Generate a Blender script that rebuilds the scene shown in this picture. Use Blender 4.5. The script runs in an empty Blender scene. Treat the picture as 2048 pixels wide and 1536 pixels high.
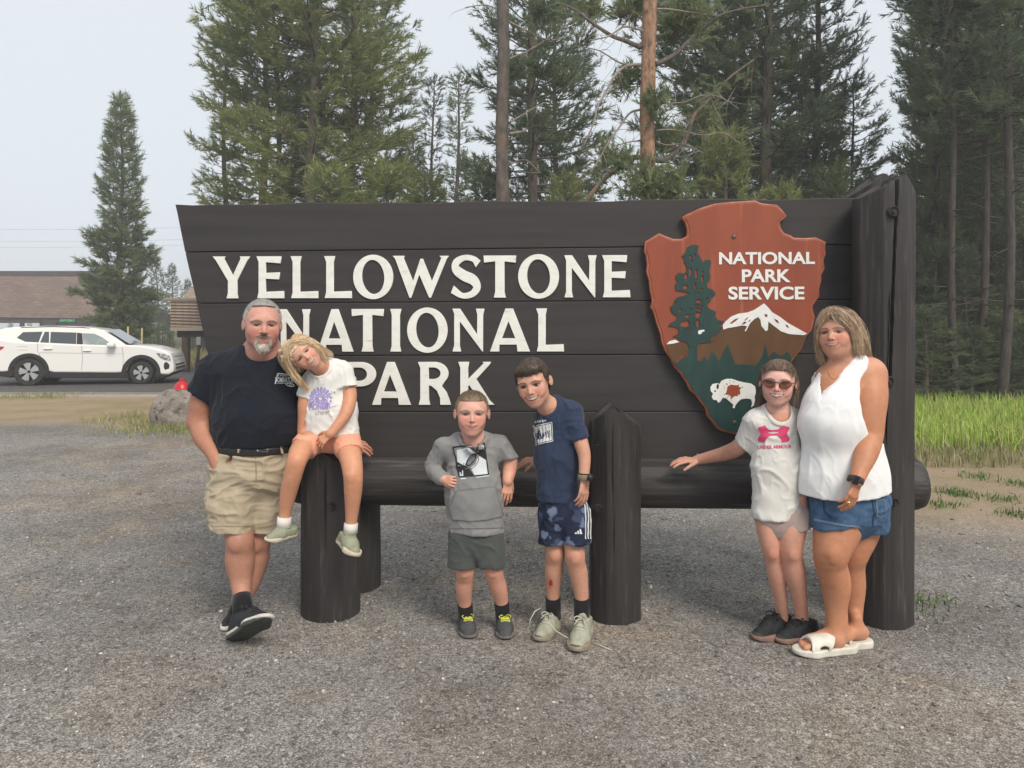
import bpy, bmesh, math, random
import numpy as np
from mathutils import Vector, Matrix
from math import radians, sin, cos, pi, atan, sqrt

random.seed(7)
rng = np.random.default_rng(11)
scene = bpy.context.scene
COL = scene.collection

# ------------------------------------------------------------------ camera
FPX = 1538.0            # focal length in pixels of the 2048 wide picture
CAM_H = 1.60
HORIZON = 650.0         # picture row of the horizon: the camera is level, the frame shifted down (verticals stay parallel)
cam_d = bpy.data.cameras.new("camera")
cam = bpy.data.objects.new("camera", cam_d)
COL.objects.link(cam)
cam.location = (0, 0, CAM_H)
cam.rotation_euler = (pi / 2, 0, 0)
cam_d.shift_y = -(768 - HORIZON) / 2048
cam_d.sensor_width = 36
cam_d.lens = FPX / 2048 * 36
cam_d.clip_start = 0.05
cam_d.clip_end = 3000
scene.camera = cam

# ------------------------------------------------------------------ sky, sun, exposure
SUN_AZ, SUN_EL = radians(152), radians(47)   # azimuth clockwise from +Y (the view direction)
world = bpy.data.worlds.new("World")
scene.world = world
world.use_nodes = True
wn = world.node_tree
wn.nodes.clear()
w_out = wn.nodes.new("ShaderNodeOutputWorld")
w_bg = wn.nodes.new("ShaderNodeBackground")
w_sky = wn.nodes.new("ShaderNodeTexSky")
w_sky.sky_type = 'NISHITA'
w_sky.sun_disc = False
w_sky.sun_elevation = SUN_EL
w_sky.sun_rotation = SUN_AZ
w_sky.altitude = 2000
w_sky.air_density = 1.0
w_sky.dust_density = 3.0
w_sky.ozone_density = 1.0
w_mix = wn.nodes.new("ShaderNodeMix")
w_mix.data_type = 'RGBA'
w_mix.inputs[0].default_value = 0.90        # smoke veil: mostly an even pale grey-blue
w_mix.inputs[7].default_value = (6.2, 6.55, 6.85, 1)
wn.links.new(w_sky.outputs[0], w_mix.inputs[6])
wn.links.new(w_mix.outputs[2], w_bg.inputs[0])
w_bg.inputs[1].default_value = 0.073
wn.links.new(w_bg.outputs[0], w_out.inputs[0])

sun_d = bpy.data.lights.new("sun", 'SUN')
sun = bpy.data.objects.new("sun", sun_d)
COL.objects.link(sun)
sun_d.energy = 1.6
sun_d.angle = radians(24)
sun_d.color = (1.0, 0.91, 0.79)
sdir = Vector((sin(SUN_AZ) * cos(SUN_EL), cos(SUN_AZ) * cos(SUN_EL), sin(SUN_EL)))
sun.rotation_euler = sdir.to_track_quat('Z', 'Y').to_euler()
sun.location = sdir * 50

vs = scene.view_settings
vs.view_transform = 'Standard'
vs.look = 'None'
vs.exposure = 0.95
vs.gamma = 1.0
vs.use_curve_mapping = False
scene.render.engine = 'CYCLES'
scene.cycles.use_denoising = True
scene.cycles.max_bounces = 6
scene.cycles.volume_bounces = 1
scene.cycles.diffuse_bounces = 3
scene.cycles.glossy_bounces = 3
scene.cycles.transmission_bounces = 4
scene.cycles.transparent_max_bounces = 8

# ------------------------------------------------------------------ pixel -> place helpers
CAMP = Vector((0, 0, CAM_H))

def ray(px, py):
    return Vector(((px - 1024) / FPX, 1.0, -(py - HORIZON) / FPX))

def P(px, py, Y):
    d = ray(px, py)
    return CAMP + d * (Y / d.y)

def G(px, py, z=0.0):
    d = ray(px, py)
    return CAMP + d * ((z - CAM_H) / d.z)

def RP(r, Y):
    return r * Y / FPX

# ------------------------------------------------------------------ object helpers
def tag(o, label=None, cat=None, group=None, kind=None):
    if label: o["label"] = label
    if cat: o["category"] = cat
    if group: o["group"] = group
    if kind: o["kind"] = kind
    return o

def empty(name, loc=(0, 0, 0), rz=0.0, parent=None):
    o = bpy.data.objects.new(name, None)
    COL.objects.link(o)
    o.empty_display_size = 0.2
    o.location = loc
    o.rotation_euler = (0, 0, rz)
    if parent: o.parent = parent
    return o

def link(name, me, mat=None, parent=None, loc=None, smooth=None):
    o = bpy.data.objects.new(name, me)
    COL.objects.link(o)
    if mat is not None and len(me.materials) == 0:
        me.materials.append(mat)
    if parent: o.parent = parent
    if loc is not None: o.location = loc
    if smooth is not None and len(me.polygons):
        me.polygons.foreach_set("use_smooth", [smooth] * len(me.polygons))
    return o

def raw_mesh(name, V, F, smooth=False):
    """V (n,3) array, F (m,3|4) array -> mesh, fast"""
    me = bpy.data.meshes.new(name)
    V = np.asarray(V, np.float32); F = np.asarray(F, np.int32)
    n, m, k = len(V), len(F), F.shape[1]
    me.vertices.add(n); me.vertices.foreach_set("co", V.ravel())
    me.loops.add(m * k); me.loops.foreach_set("vertex_index", F.ravel())
    me.polygons.add(m); me.polygons.foreach_set("loop_start", np.arange(0, m * k, k, dtype=np.int32))
    if smooth: me.polygons.foreach_set("use_smooth", np.ones(m, bool))
    me.update(calc_edges=True)
    me.validate()
    return me

def set_col(me, C, name="col"):
    a = me.color_attributes.new(name, 'FLOAT_COLOR', 'POINT')
    C = np.asarray(C, np.float32)
    if C.shape[1] == 3: C = np.hstack([C, np.ones((len(C), 1), np.float32)])
    a.data.foreach_set("color", C.ravel())

def bm_obj(name, bm, mat=None, parent=None, loc=None, smooth=False):
    me = bpy.data.meshes.new(name)
    bmesh.ops.recalc_face_normals(bm, faces=bm.faces[:])
    bm.to_mesh(me); bm.free()
    return link(name, me, mat, parent, loc, smooth)

def add_box(bm, lo, hi, bevel=0.0, seg=2):
    r = bmesh.ops.create_cube(bm, size=1.0)
    vs_ = r['verts']
    for v in vs_:
        v.co = Vector([lo[i] + (v.co[i] + 0.5) * (hi[i] - lo[i]) for i in range(3)])
    if bevel > 0:
        es = list({e for v in vs_ for e in v.link_edges})
        bmesh.ops.bevel(bm, geom=es, offset=bevel, segments=seg, affect='EDGES', profile=0.5)
    return vs_

def box(name, lo, hi, mat, parent=None, bevel=0.0, loc=None, seg=2):
    bm = bmesh.new(); add_box(bm, lo, hi, bevel, seg)
    return bm_obj(name, bm, mat, parent, loc, smooth=False)

def tube_mesh(pts, rads, seg=8, cap=True):
    """tube along polyline; returns V,F(quads/tris as quads)"""
    pts = np.asarray(pts, float); n = len(pts)
    rads = np.broadcast_to(np.asarray(rads, float), (n,))
    T = np.gradient(pts, axis=0); T /= np.linalg.norm(T, axis=1)[:, None] + 1e-9
    ref = np.array([0, 0, 1.0]) if abs(T[0][2]) < 0.9 else np.array([1.0, 0, 0])
    A = np.cross(T, ref); A /= np.linalg.norm(A, axis=1)[:, None] + 1e-9
    B = np.cross(T, A)
    th = np.linspace(0, 2 * pi, seg, endpoint=False)
    V = (pts[:, None, :] + rads[:, None, None] * (np.cos(th)[None, :, None] * A[:, None, :] + np.sin(th)[None, :, None] * B[:, None, :])).reshape(-1, 3)
    F = []
    for i in range(n - 1):
        for j in range(seg):
            a = i * seg + j; b = i * seg + (j + 1) % seg
            F.append((a, b, b + seg, a + seg))
    if cap:
        c0 = len(V); V = np.vstack([V, pts[0], pts[-1]])
        for j in range(seg):
            F.append((c0, (j + 1) % seg, j, c0))
            F.append((c0 + 1, (n - 1) * seg + j, (n - 1) * seg + (j + 1) % seg, c0 + 1))
    return V, F

def mesh_from(name, V, F, smooth=False):
    me = bpy.data.meshes.new(name)
    F2 = [tuple(dict.fromkeys(int(i) for i in f)) for f in F]
    me.from_pydata([tuple(map(float, v)) for v in V], [], F2)
    if smooth: me.polygons.foreach_set("use_smooth", [True] * len(me.polygons))
    me.update()
    return me

def tube(name, pts, rads, mat, parent=None, seg=8, smooth=True, loc=None):
    V, F = tube_mesh(pts, rads, seg)
    return link(name, mesh_from(name, V, F, smooth), mat, parent, loc)

def curve_poly(name, loops, depth, bevel=0.0, mat=None, parent=None, bres=1, offset=0.0):
    """flat 2-D outline(s) (x,y) filled, extruded +-depth/2 in z -> mesh (local XY plane)"""
    cu = bpy.data.curves.new(name, 'CURVE')
    cu.dimensions = '2D'; cu.fill_mode = 'BOTH'
    cu.extrude = max(depth / 2 - bevel, 0.0); cu.bevel_depth = bevel; cu.bevel_resolution = bres; cu.offset = offset - bevel
    for lp in loops:
        sp = cu.splines.new('POLY'); sp.points.add(len(lp) - 1)
        for p_, q in zip(sp.points, lp): p_.co = (q[0], q[1], 0, 1)
        sp.use_cyclic_u = True
    tmp = bpy.data.objects.new("tmp", cu)
    me = bpy.data.meshes.new_from_object(tmp)
    bpy.data.objects.remove(tmp); bpy.data.curves.remove(cu)
    me.name = name
    me.materials.clear()
    return me

def text_mesh(txt, size=1.0, offset=0.0, extrude=0.0, align='CENTER', shear=0.0, spacing=1.0, res=4):
    cu = bpy.data.curves.new("txt", 'FONT')
    cu.body = txt; cu.size = size; cu.offset = offset; cu.extrude = extrude
    cu.align_x = align; cu.shear = shear; cu.space_character = spacing; cu.resolution_u = res
    tmp = bpy.data.objects.new("tmp", cu)
    me = bpy.data.meshes.new_from_object(tmp)
    bpy.data.objects.remove(tmp); bpy.data.curves.remove(cu)
    me.materials.clear()
    return me

def fit_mesh(me, x0, x1, y0, y1):
    """scale a flat mesh's xy bounds to the given rectangle"""
    n = len(me.vertices); co = np.zeros(n * 3, np.float32); me.vertices.foreach_get("co", co); co = co.reshape(-1, 3)
    lo, hi = co.min(0), co.max(0)
    co[:, 0] = x0 + (co[:, 0] - lo[0]) / max(hi[0] - lo[0], 1e-6) * (x1 - x0)
    co[:, 1] = y0 + (co[:, 1] - lo[1]) / max(hi[1] - lo[1], 1e-6) * (y1 - y0)
    me.vertices.foreach_set("co", co.ravel()); me.update()
    return me

# ------------------------------------------------------------------ materials
def lin(r, g, b):
    f = lambda c: (c / 255 / 12.92) if c / 255 <= 0.04045 else ((c / 255 + 0.055) / 1.055) ** 2.4
    return (f(r), f(g), f(b))

def mat(name, c1, c2=None, rough=0.7, scale=(8, 8, 8), detail=5, bump=0.0, bscale=None, spec=0.3, attr=None, metallic=0.0,
        coat=0.0, sub=0.0, ramp=(0.35, 0.65), c3=None, c3scale=2.0, c3ramp=(0.5, 0.7), coord='Object', bdist=0.01, sheen=0.0, nrough=0.5):
    m = bpy.data.materials.new(name); m.use_nodes = True
    nt = m.node_tree; N = nt.nodes; L = nt.links
    bs = N["Principled BSDF"]
    bs.inputs["Roughness"].default_value = rough
    bs.inputs["Specular IOR Level"].default_value = spec
    bs.inputs["Metallic"].default_value = metallic
    bs.inputs["Coat Weight"].default_value = coat
    if sub > 0:
        bs.inputs["Subsurface Weight"].default_value = sub
        bs.inputs["Subsurface Radius"].default_value = (1.0, 0.35, 0.2)
        bs.inputs["Subsurface Scale"].default_value = 0.012
    if sheen: bs.inputs["Sheen Weight"].default_value = sheen
    tc = N.new("ShaderNodeTexCoord")
    def noise(sc, det, rgh=0.55):
        mp = N.new("ShaderNodeMapping"); L.new(tc.outputs[coord], mp.inputs[0]); mp.inputs["Scale"].default_value = sc
        nz = N.new("ShaderNodeTexNoise"); L.new(mp.outputs[0], nz.inputs[0]); nz.inputs["Scale"].default_value = 1.0
        nz.inputs["Detail"].default_value = det; nz.inputs["Roughness"].default_value = rgh
        return nz
    def mix(kind='MIX', fac=1.0):
        x = N.new("ShaderNodeMix"); x.data_type = 'RGBA'; x.blend_type = kind; x.inputs[0].default_value = fac
        return x
    if attr:
        at = N.new("ShaderNodeAttribute"); at.attribute_name = attr
        base = at.outputs["Color"]
    else:
        rgb = N.new("ShaderNodeRGB"); rgb.outputs[0].default_value = (*c1, 1); base = rgb.outputs[0]
    if c2 is not None:
        nz = noise(scale, detail, nrough + 0.05)
        rp = N.new("ShaderNodeValToRGB"); rp.color_ramp.elements[0].position = ramp[0]; rp.color_ramp.elements[1].position = ramp[1]
        L.new(nz.outputs[0], rp.inputs[0])
        if attr:      # c1..c2 act as multipliers on the attribute colour
            rp.color_ramp.elements[0].color = (*c1, 1); rp.color_ramp.elements[1].color = (*c2, 1)
            mx = mix('MULTIPLY'); L.new(base, mx.inputs[6]); L.new(rp.outputs[0], mx.inputs[7]); base = mx.outputs[2]
        else:
            mx = mix(); L.new(rp.outputs[0], mx.inputs[0]); L.new(base, mx.inputs[6]); mx.inputs[7].default_value = (*c2, 1); base = mx.outputs[2]
    if c3 is not None:
        s3 = c3scale if isinstance(c3scale, tuple) else (c3scale,) * 3
        nz = noise(s3, 4)
        rp = N.new("ShaderNodeValToRGB"); rp.color_ramp.elements[0].position = c3ramp[0]; rp.color_ramp.elements[1].position = c3ramp[1]
        L.new(nz.outputs[0], rp.inputs[0])
        mx = mix(); L.new(rp.outputs[0], mx.inputs[0]); L.new(base, mx.inputs[6]); mx.inputs[7].default_value = (*c3, 1); base = mx.outputs[2]
    L.new(base, bs.inputs["Base Color"])
    if bump > 0:
        nz = noise(bscale or scale, 6, 0.6)
        bp = N.new("ShaderNodeBump"); bp.inputs["Strength"].default_value = bump; bp.inputs["Distance"].default_value = bdist
        L.new(nz.outputs[0], bp.inputs["Height"]); L.new(bp.outputs[0], bs.inputs["Normal"])
    return m
# ================================================================== the park sign
SIGN_YAW = radians(2.3)
SIGN_O = Vector((0, 4.42, 0))
_sx = Vector((cos(SIGN_YAW), -sin(SIGN_YAW), 0)); _sn = Vector((sin(SIGN_YAW), cos(SIGN_YAW), 0))

def S(px, py, off=0.0):
    """pixel -> (u, v) on the plane of the sign's front face (off = metres behind it)"""
    d = ray(px, py)
    o = SIGN_O + _sn * off
    t = (o - CAMP).dot(_sn) / d.dot(_sn)
    p = CAMP + d * t - SIGN_O
    return (p.dot(_sx), p.z)

M_board = mat("board_paint", (0.036, 0.0325, 0.0325), (0.044, 0.0395, 0.039), rough=0.62, scale=(1.2, 9, 16), bump=0.22, bscale=(2.0, 20, 90), bdist=0.003, spec=0.35,
              c3=(0.029, 0.026, 0.026), c3scale=(0.8, 2, 14), c3ramp=(0.50, 0.8))
M_post = mat("post_paint", (0.027, 0.0235, 0.023), (0.043, 0.038, 0.0365), rough=0.6, scale=(9, 9, 1.5), bump=0.6, bscale=(70, 70, 3.5), bdist=0.006, spec=0.35,
             c3=(0.085, 0.076, 0.070), c3scale=(40, 40, 4), c3ramp=(0.56, 0.78))
M_beam = mat("beam_paint", (0.026, 0.023, 0.0225), (0.044, 0.039, 0.037), rough=0.55, scale=(1.5, 9, 9), bump=0.7, bscale=(3.0, 60, 60), bdist=0.006, spec=0.4,
             c3=(0.10, 0.09, 0.083), c3scale=(3, 36, 36), c3ramp=(0.55, 0.76))
M_letter = mat("letter_paint", (0.80, 0.79, 0.74), (0.70, 0.68, 0.62), rough=0.55, scale=(14, 14, 30), ramp=(0.45, 0.75), c3=(0.52, 0.49, 0.42), c3scale=(9, 9, 30), c3ramp=(0.66, 0.76), bump=0.25, bscale=(30, 30, 160), bdist=0.003)
M_rust = mat("arrowhead_red", (0.300, 0.066, 0.026), (0.235, 0.050, 0.022), rough=0.42, scale=(9, 9, 2.0), ramp=(0.3, 0.8), c3=(0.42, 0.14, 0.075), c3scale=(26, 26, 1.6), c3ramp=(0.60, 0.80), spec=0.5, bump=0.15, bscale=(40, 40, 8), bdist=0.003)
M_rim = mat("arrowhead_rim", (0.29, 0.075, 0.035), (0.40, 0.135, 0.075), rough=0.45, scale=(20, 20, 20), spec=0.5)
M_green = mat("arrowhead_green", (0.012, 0.040, 0.036), (0.020, 0.055, 0.049), rough=0.45, scale=(18, 18, 6), spec=0.45, c3=(0.05, 0.09, 0.08), c3scale=22, c3ramp=(0.70, 0.82))
M_brown = mat("arrowhead_brown", (0.125, 0.062, 0.024), (0.095, 0.046, 0.019), rough=0.5, scale=(14, 14, 5), spec=0.4, c3=(0.25, 0.16, 0.09), c3scale=40, c3ramp=(0.72, 0.8))
M_white = mat("arrowhead_white", (0.80, 0.80, 0.77), (0.72, 0.71, 0.68), rough=0.5, scale=(20, 20, 20))
M_bolt = mat("bolt_steel", (0.25, 0.24, 0.22), (0.12, 0.09, 0.07), rough=0.45, scale=(60, 60, 60), metallic=0.6)
M_blackpaint = mat("groove_black", (0.02, 0.02, 0.02), rough=0.6)

sign = empty("park_sign", SIGN_O, -SIGN_YAW)
tag(sign, "big dark brown timber park sign reading YELLOWSTONE NATIONAL PARK with a red arrowhead emblem", "park sign")
XZ = Matrix.Rotation(pi / 2, 4, 'X')      # curve XY plane -> sign XZ plane, +z(curve) -> -y

def flat_part(name, loops, depth, y_front, m, parent=sign, bevel=0.0, bres=1):
    me = curve_poly(name, loops, depth, bevel, bres=bres)
    me.transform(Matrix.Translation((0, y_front + depth / 2, 0)) @ XZ)
    return link(name, me, m, parent)

# ---- planks (each its own piece; slight steps and a wavy top)
seams = [(405.5, 409, 396), (500, 504, 489), (605, 607, 599), (711, 712, 708), (823, 824, 823), (938, 937, 941)]
def seam_v(i, px):
    y0, yl, yr = seams[i]
    return yl + (yr - yl) * (px - 380) / (1700 - 380)
def left_px(py):
    pts = [(405, 349), (421, 353), (520, 373), (605, 393), (690, 411), (760, 426), (830, 441), (945, 466)]
    return float(np.interp(py, [p[0] for p in pts], [p[1] for p in pts]))
for i in range(5):
    top, bot = [], []
    xs = np.linspace(0, 1, 40)
    for s in xs:
        xl = left_px(seam_v(i, 380)); px = xl + (1716 - xl) * s
        py = seam_v(i, px) + (0 if i else 1.2 * sin(s * 23) + 1.0 * sin(s * 51 + 1) - 1.5 * (s < 0.02))
        u, v = S(px, py); top.append((u, v - (0.0 if i == 0 else 0.0012)))
        xl2 = left_px(seam_v(i + 1, 380)); px2 = xl2 + (1716 - xl2) * s
        u, v = S(px2, seam_v(i + 1, px2)); bot.append((u, v + 0.0012))
    side_l = [S(left_px(y_), y_) for y_ in np.linspace(seam_v(i, 380) + 14, seam_v(i + 1, 380) - 6, 5)]
    loop = top + bot[::-1] + side_l[::-1]
    flat_part("plank", [loop], 0.105, [0.0, 0.003, 0.001, 0.004, 0.0015][i], M_board, bevel=0.005, bres=2)

# ---- carved letters
def stroke_poly(pts, ws, n=40):
    """variable width stroke through pts (Catmull-Rom) -> outline"""
    pts = np.array(pts, float); ws = np.array(ws, float)
    t = np.linspace(0, len(pts) - 1, n); out = []; wv = np.interp(t, np.arange(len(pts)), ws)
    Pp = np.vstack([2 * pts[0] - pts[1], pts, 2 * pts[-1] - pts[-2]])
    for tt in t:
        i = min(int(tt), len(pts) - 2); f = tt - i
        p0, p1, p2, p3 = Pp[i], Pp[i + 1], Pp[i + 2], Pp[i + 3]
        out.append(0.5 * ((2 * p1) + (-p0 + p2) * f + (2 * p0 - 5 * p1 + 4 * p2 - p3) * f * f + (-p0 + 3 * p1 - 3 * p2 + p3) * f ** 3))
    out = np.array(out); T = np.gradient(out, axis=0); T /= np.linalg.norm(T, axis=1)[:, None]
    Nn = np.stack([-T[:, 1], T[:, 0]], 1)
    return [tuple(p) for p in out + Nn * wv[:, None] / 2] + [tuple(p) for p in (out - Nn * wv[:, None] / 2)[::-1]]

def ell_loop(cx, cy, rx, ry, n=40, rot=0.0):
    return [(cx + rx * cos(a) * cos(rot) - ry * sin(a) * sin(rot), cy + rx * cos(a) * sin(rot) + ry * sin(a) * cos(rot)) for a in np.linspace(0, 2 * pi, n, endpoint=False)]

def arc(cx, cy, rx, ry, a0, a1, n=14):
    return [(cx + rx * cos(radians(a)), cy + ry * sin(radians(a))) for a in np.linspace(a0, a1, n)]

GL = {
 'N': [[(0, 1), (.24, 1), (.77, .40), (.775, .86), (.73, 1), (1, 1), (.96, .86), (.96, 0), (.93, 0), (.235, .70), (.235, .14), (.28, 0), (0, 0), (.055, .14), (.055, .88)]],
 'E': [[(0, 1), (.88, 1), (.86, .83), (.34, .86), (.335, .605), (.83, .62), (.81, .45), (.335, .465), (.335, .155), (.97, .175), (1, 0), (.02, 0), (.075, .14), (.075, .86)]],
 'L': [[(0, 1), (.39, 1), (.345, .86), (.34, .155), (.975, .17), (1, 0), (.02, 0), (.075, .14), (.075, .86)]],
 'T': [[(0, 1), (1, 1), (.99, .83), (.645, .86), (.645, .14), (.69, 0), (.31, 0), (.355, .14), (.355, .86), (.01, .83)]],
 'I': [[(0, 1), (1, 1), (.87, .86), (.87, .14), (1, 0), (0, 0), (.13, .14), (.13, .86)]],
 'A': [[(.385, 1), (.575, 1), (1, 0), (.68, 0), (.665, .16), (.24, .16), (.235, 0), (0, 0)], [(.30, .31), (.63, .31), (.46, .70)]],
 'Y': [[(0, 1), (.34, 1), (.31, .95), (.545, .55), (.75, .95), (.73, 1), (1, 1), (.93, .90), (.665, .44), (.665, .12), (.70, 0), (.37, 0), (.41, .12), (.41, .42), (.09, .90)]],
 'W': [[(0, 1), (.215, 1), (.20, .95), (.365, .40), (.495, .93), (.54, .93), (.70, .40), (.865, .95), (.83, 1), (1, 1), (.965, .93), (.685, 0), (.65, 0), (.475, .55), (.335, 0), (.30, 0), (.045, .93)]],
 'O': [ell_loop(.5, .5, .5, .53, 48), ell_loop(.5, .5, .275, .405, 48, 0.10)],
 'S': [stroke_poly([(.87, .80), (.72, .92), (.45, .95), (.2, .84), (.18, .68), (.42, .53), (.72, .42), (.83, .25), (.68, .09), (.38, .05), (.07, .20)], [.22, .14, .13, .2, .24, .26, .26, .24, .16, .13, .2], 60)],
 'P': [[(0, 1), (.36, 1)] + arc(.55, .715, .45, .285, 90, -90, 18) + [(.34, .43), (.34, .14), (.38, 0), (0.02, 0), (.07, .14), (.07, .86)],
       [(.335, .87)] + arc(.50, .715, .23, .155, 90, -90, 14) + [(.335, .56)]],
 'R': [[(0, 1), (.36, 1)] + arc(.50, .73, .42, .27, 90, -40, 16) + [(.72, .44), (.86, .30), (.94, .14), (1, 0), (.67, 0), (.665, .16), (.57, .33), (.40, .44), (.335, .45), (.335, .14), (.38, 0), (.02, 0), (.07, .14), (.07, .86)],
       [(.33, .87)] + arc(.46, .735, .22, .135, 90, -90, 14) + [(.33, .60)]],
 'K': [[(0, 1), (.30, 1), (.275, .86), (.275, .60), (.70, .97), (.66, 1), (.90, 1), (.87, .94), (.50, .60), (.87, .10), (1, 0), (.66, 0), (.30, .46), (.275, .42), (.275, .14), (.31, 0), (.02, 0), (.055, .14), (.055, .86)]],
}
def crop6(x, y): return (340 + x / 2.1333, 380 + y / 2.1333)
rows = [("YELLOWSTONE", [(183, 342), (370, 490), (515, 635), (658, 778), (782, 953), (950, 1190), (1195, 1333), (1338, 1477), (1485, 1660), (1682, 1820), (1843, 1965)], (284, 463), (278, 458)),
        ("NATIONAL", [(466, 600), (630, 785), (775, 913), (940, 988), (1012, 1185), (1205, 1342), (1365, 1537), (1562, 1682)], (509, 690), (505, 689)),
        ("PARK", [(735, 880), (862, 1030), (1058, 1200), (1230, 1385)], (734, 917), (733, 916))]
for word, xs, (t0, b0), (t1, b1) in rows:
    for ch, (xa, xb) in zip(word, xs):
        f = (0.5 * (xa + xb) - xs[0][0]) / (xs[-1][1] - xs[0][0])
        t_, b_ = t0 + (t1 - t0) * f, b0 + (b1 - b0) * f
        loops = []
        for lp in GL[ch]:
            L_ = []
            for (x, y) in lp:
                L_.append(S(*crop6(xa + (xb - xa) * x, b_ + (t_ - b_) * y)))
            loops.append(L_)
        flat_part("letter", loops, 0.012, -0.006, M_letter, bevel=0.0015)

# ---- arrowhead emblem (traced on the board; two layers of thickness)
def a7(x, y): return S(1260 + x / 3.0714, 380 + y / 3.072, -0.05)
arrow_px = [(320, 165), (345, 150), (432, 110), (520, 82), (640, 70), (772, 62), (812, 80), (905, 90), (940, 122), (967, 158), (925, 195), (928, 230), (948, 262), (990, 278), (1010, 292), (1080, 294), (1144, 290), (1207, 318), (1202, 360), (1207, 392), (1192, 430), (1200, 482), (1180, 520), (1178, 560), (1165, 610), (1168, 652), (1140, 690), (1125, 715), (1130, 752), (1140, 780), (1128, 830), (1122, 862), (1085, 900), (1060, 975), (1030, 1012), (1000, 1050), (985, 1085), (950, 1130), (925, 1190), (890, 1240), (868, 1300), (830, 1345), (800, 1400), (760, 1435), (735, 1470), (700, 1492), (650, 1504), (600, 1492), (560, 1482), (530, 1462), (510, 1430), (475, 1392), (462, 1340), (430, 1300), (400, 1258), (368, 1235), (350, 1190), (310, 1130), (272, 1090), (250, 1040), (215, 990), (195, 940), (185, 880), (160, 810), (140, 740), (124, 722), (136, 680), (120, 600), (118, 560), (100, 500), (106, 460), (98, 400), (86, 378), (94, 315), (180, 264), (225, 284), (270, 300), (320, 298), (350, 280), (352, 240), (340, 200)]
emb = empty("arrowhead_emblem", parent=sign)
outer = [a7(*p) for p in arrow_px]
cxm, cym = np.mean([p[0] for p in outer]), np.mean([p[1] for p in outer])
def off_poly(lp, d):
    lp = np.array(lp); T = np.roll(lp, -1, 0) - np.roll(lp, 1, 0); T /= np.linalg.norm(T, axis=1)[:, None] + 1e-9
    Nn = np.stack([T[:, 1], -T[:, 0]], 1)
    area = np.sum(lp[:, 0] * np.roll(lp[:, 1], -1) - np.roll(lp[:, 0], -1) * lp[:, 1])
    return [tuple(p) for p in lp + Nn * (d if area > 0 else -d)]
flat_part("arrowhead_rim", [outer], 0.035, -0.046, M_rim, emb, bevel=0.006, bres=2)
inner = off_poly(outer, -0.013)
flat_part("arrowhead_face", [inner], 0.012, -0.0505, M_rust, emb, bevel=0.002)
# green ground field with the tree-top fringe (lower part of the face)
def clip_low(lp, yline_px):
    """part of the inner outline below a (possibly jagged) line"""
    return lp
low = [(262, 1058), (290, 1060), (322, 1028), (355, 1026), (361, 950), (410, 950), (412, 1050), (440, 1048), (455, 1020), (474, 1054), (505, 985), (545, 1052), (575, 990), (598, 945), (625, 1020), (645, 1070), (775, 1075), (812, 1020), (828, 945), (850, 1030), (880, 990), (905, 1010), (935, 1020), (962, 990), (992, 1030)]
edge_low = [(985, 1072), (950, 1122), (922, 1182), (886, 1232), (862, 1292), (825, 1336), (793, 1390), (752, 1424), (728, 1458), (695, 1478), (650, 1489), (605, 1478), (566, 1468), (540, 1450), (520, 1420), (487, 1384), (474, 1332), (441, 1292), (409, 1248), (379, 1225), (362, 1183), (320, 1120), (284, 1082)]
flat_part("green_ground", [[a7(*p) for p in low + edge_low]], 0.006, -0.0545, M_green, emb)
# mountains
mtn = [(572, 862), (600, 850), (640, 842), (700, 832), (740, 790), (785, 782), (800, 790), (830, 862), (845, 815), (870, 830), (920, 872), (980, 888), (1078, 890), (1055, 965), (1025, 1002), (996, 1035), (992, 1030), (962, 990), (935, 1020), (905, 1010), (880, 990), (850, 1030), (828, 945), (812, 1020), (775, 1075), (645, 1070), (625, 1020), (598, 945), (575, 990), (545, 1052), (505, 985), (474, 1054), (455, 1020), (440, 1048), (412, 1050), (410, 945), (492, 938), (520, 895)]
flat_part("mountain", [[a7(*p) for p in mtn]], 0.006, -0.0535, M_brown, emb)
flat_part("mountain", [[a7(*p) for p in [(226, 950), (262, 925), (300, 935), (358, 955), (360, 1026), (340, 1022), (322, 1010), (300, 1040), (272, 1062), (240, 1010)]]], 0.006, -0.0536, M_brown, emb)
snow = [(572, 858), (568, 830), (585, 808), (620, 778), (665, 760), (722, 752), (760, 738), (785, 722), (822, 697), (850, 725), (872, 752), (920, 780), (965, 815), (1085, 882), (1065, 892), (975, 885), (925, 868), (870, 826), (848, 808), (845, 860), (832, 868), (818, 850), (805, 835), (800, 800), (786, 780), (760, 795), (735, 820), (710, 868), (703, 865), (718, 838), (690, 832), (640, 842), (600, 848)]
holes = [[(822, 765), (840, 762), (845, 778), (830, 782)], [(882, 790), (905, 800), (915, 822), (895, 812)], [(950, 825), (968, 832), (976, 850), (960, 842)], [(610, 820), (640, 795), (668, 785), (650, 805), (625, 822)], [(700, 800), (725, 778), (720, 792), (706, 804)], [(680, 828), (700, 808), (716, 812), (700, 826)], [(722, 812), (738, 792), (738, 806)]]
flat_part("snow_cap", [[a7(*p) for p in snow]] + [[a7(*p) for p in h] for h in holes], 0.007, -0.0563, M_white, emb)
flat_part("snow_patch", [[a7(*p) for p in [(224, 948), (240, 930), (275, 920), (302, 934), (262, 944)]]], 0.006, -0.0555, M_white, emb)
flat_part("snow_patch", [[a7(*p) for p in [(415, 876), (420, 862), (452, 858), (458, 866), (440, 874), (436, 884), (420, 886)]]], 0.006, -0.0585, M_white, emb)
flat_part("snow_patch", [[a7(*p) for p in [(812, 1082), (850, 1064), (880, 1070), (840, 1078), (820, 1086)]]], 0.006, -0.0585, M_white, emb)
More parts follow.
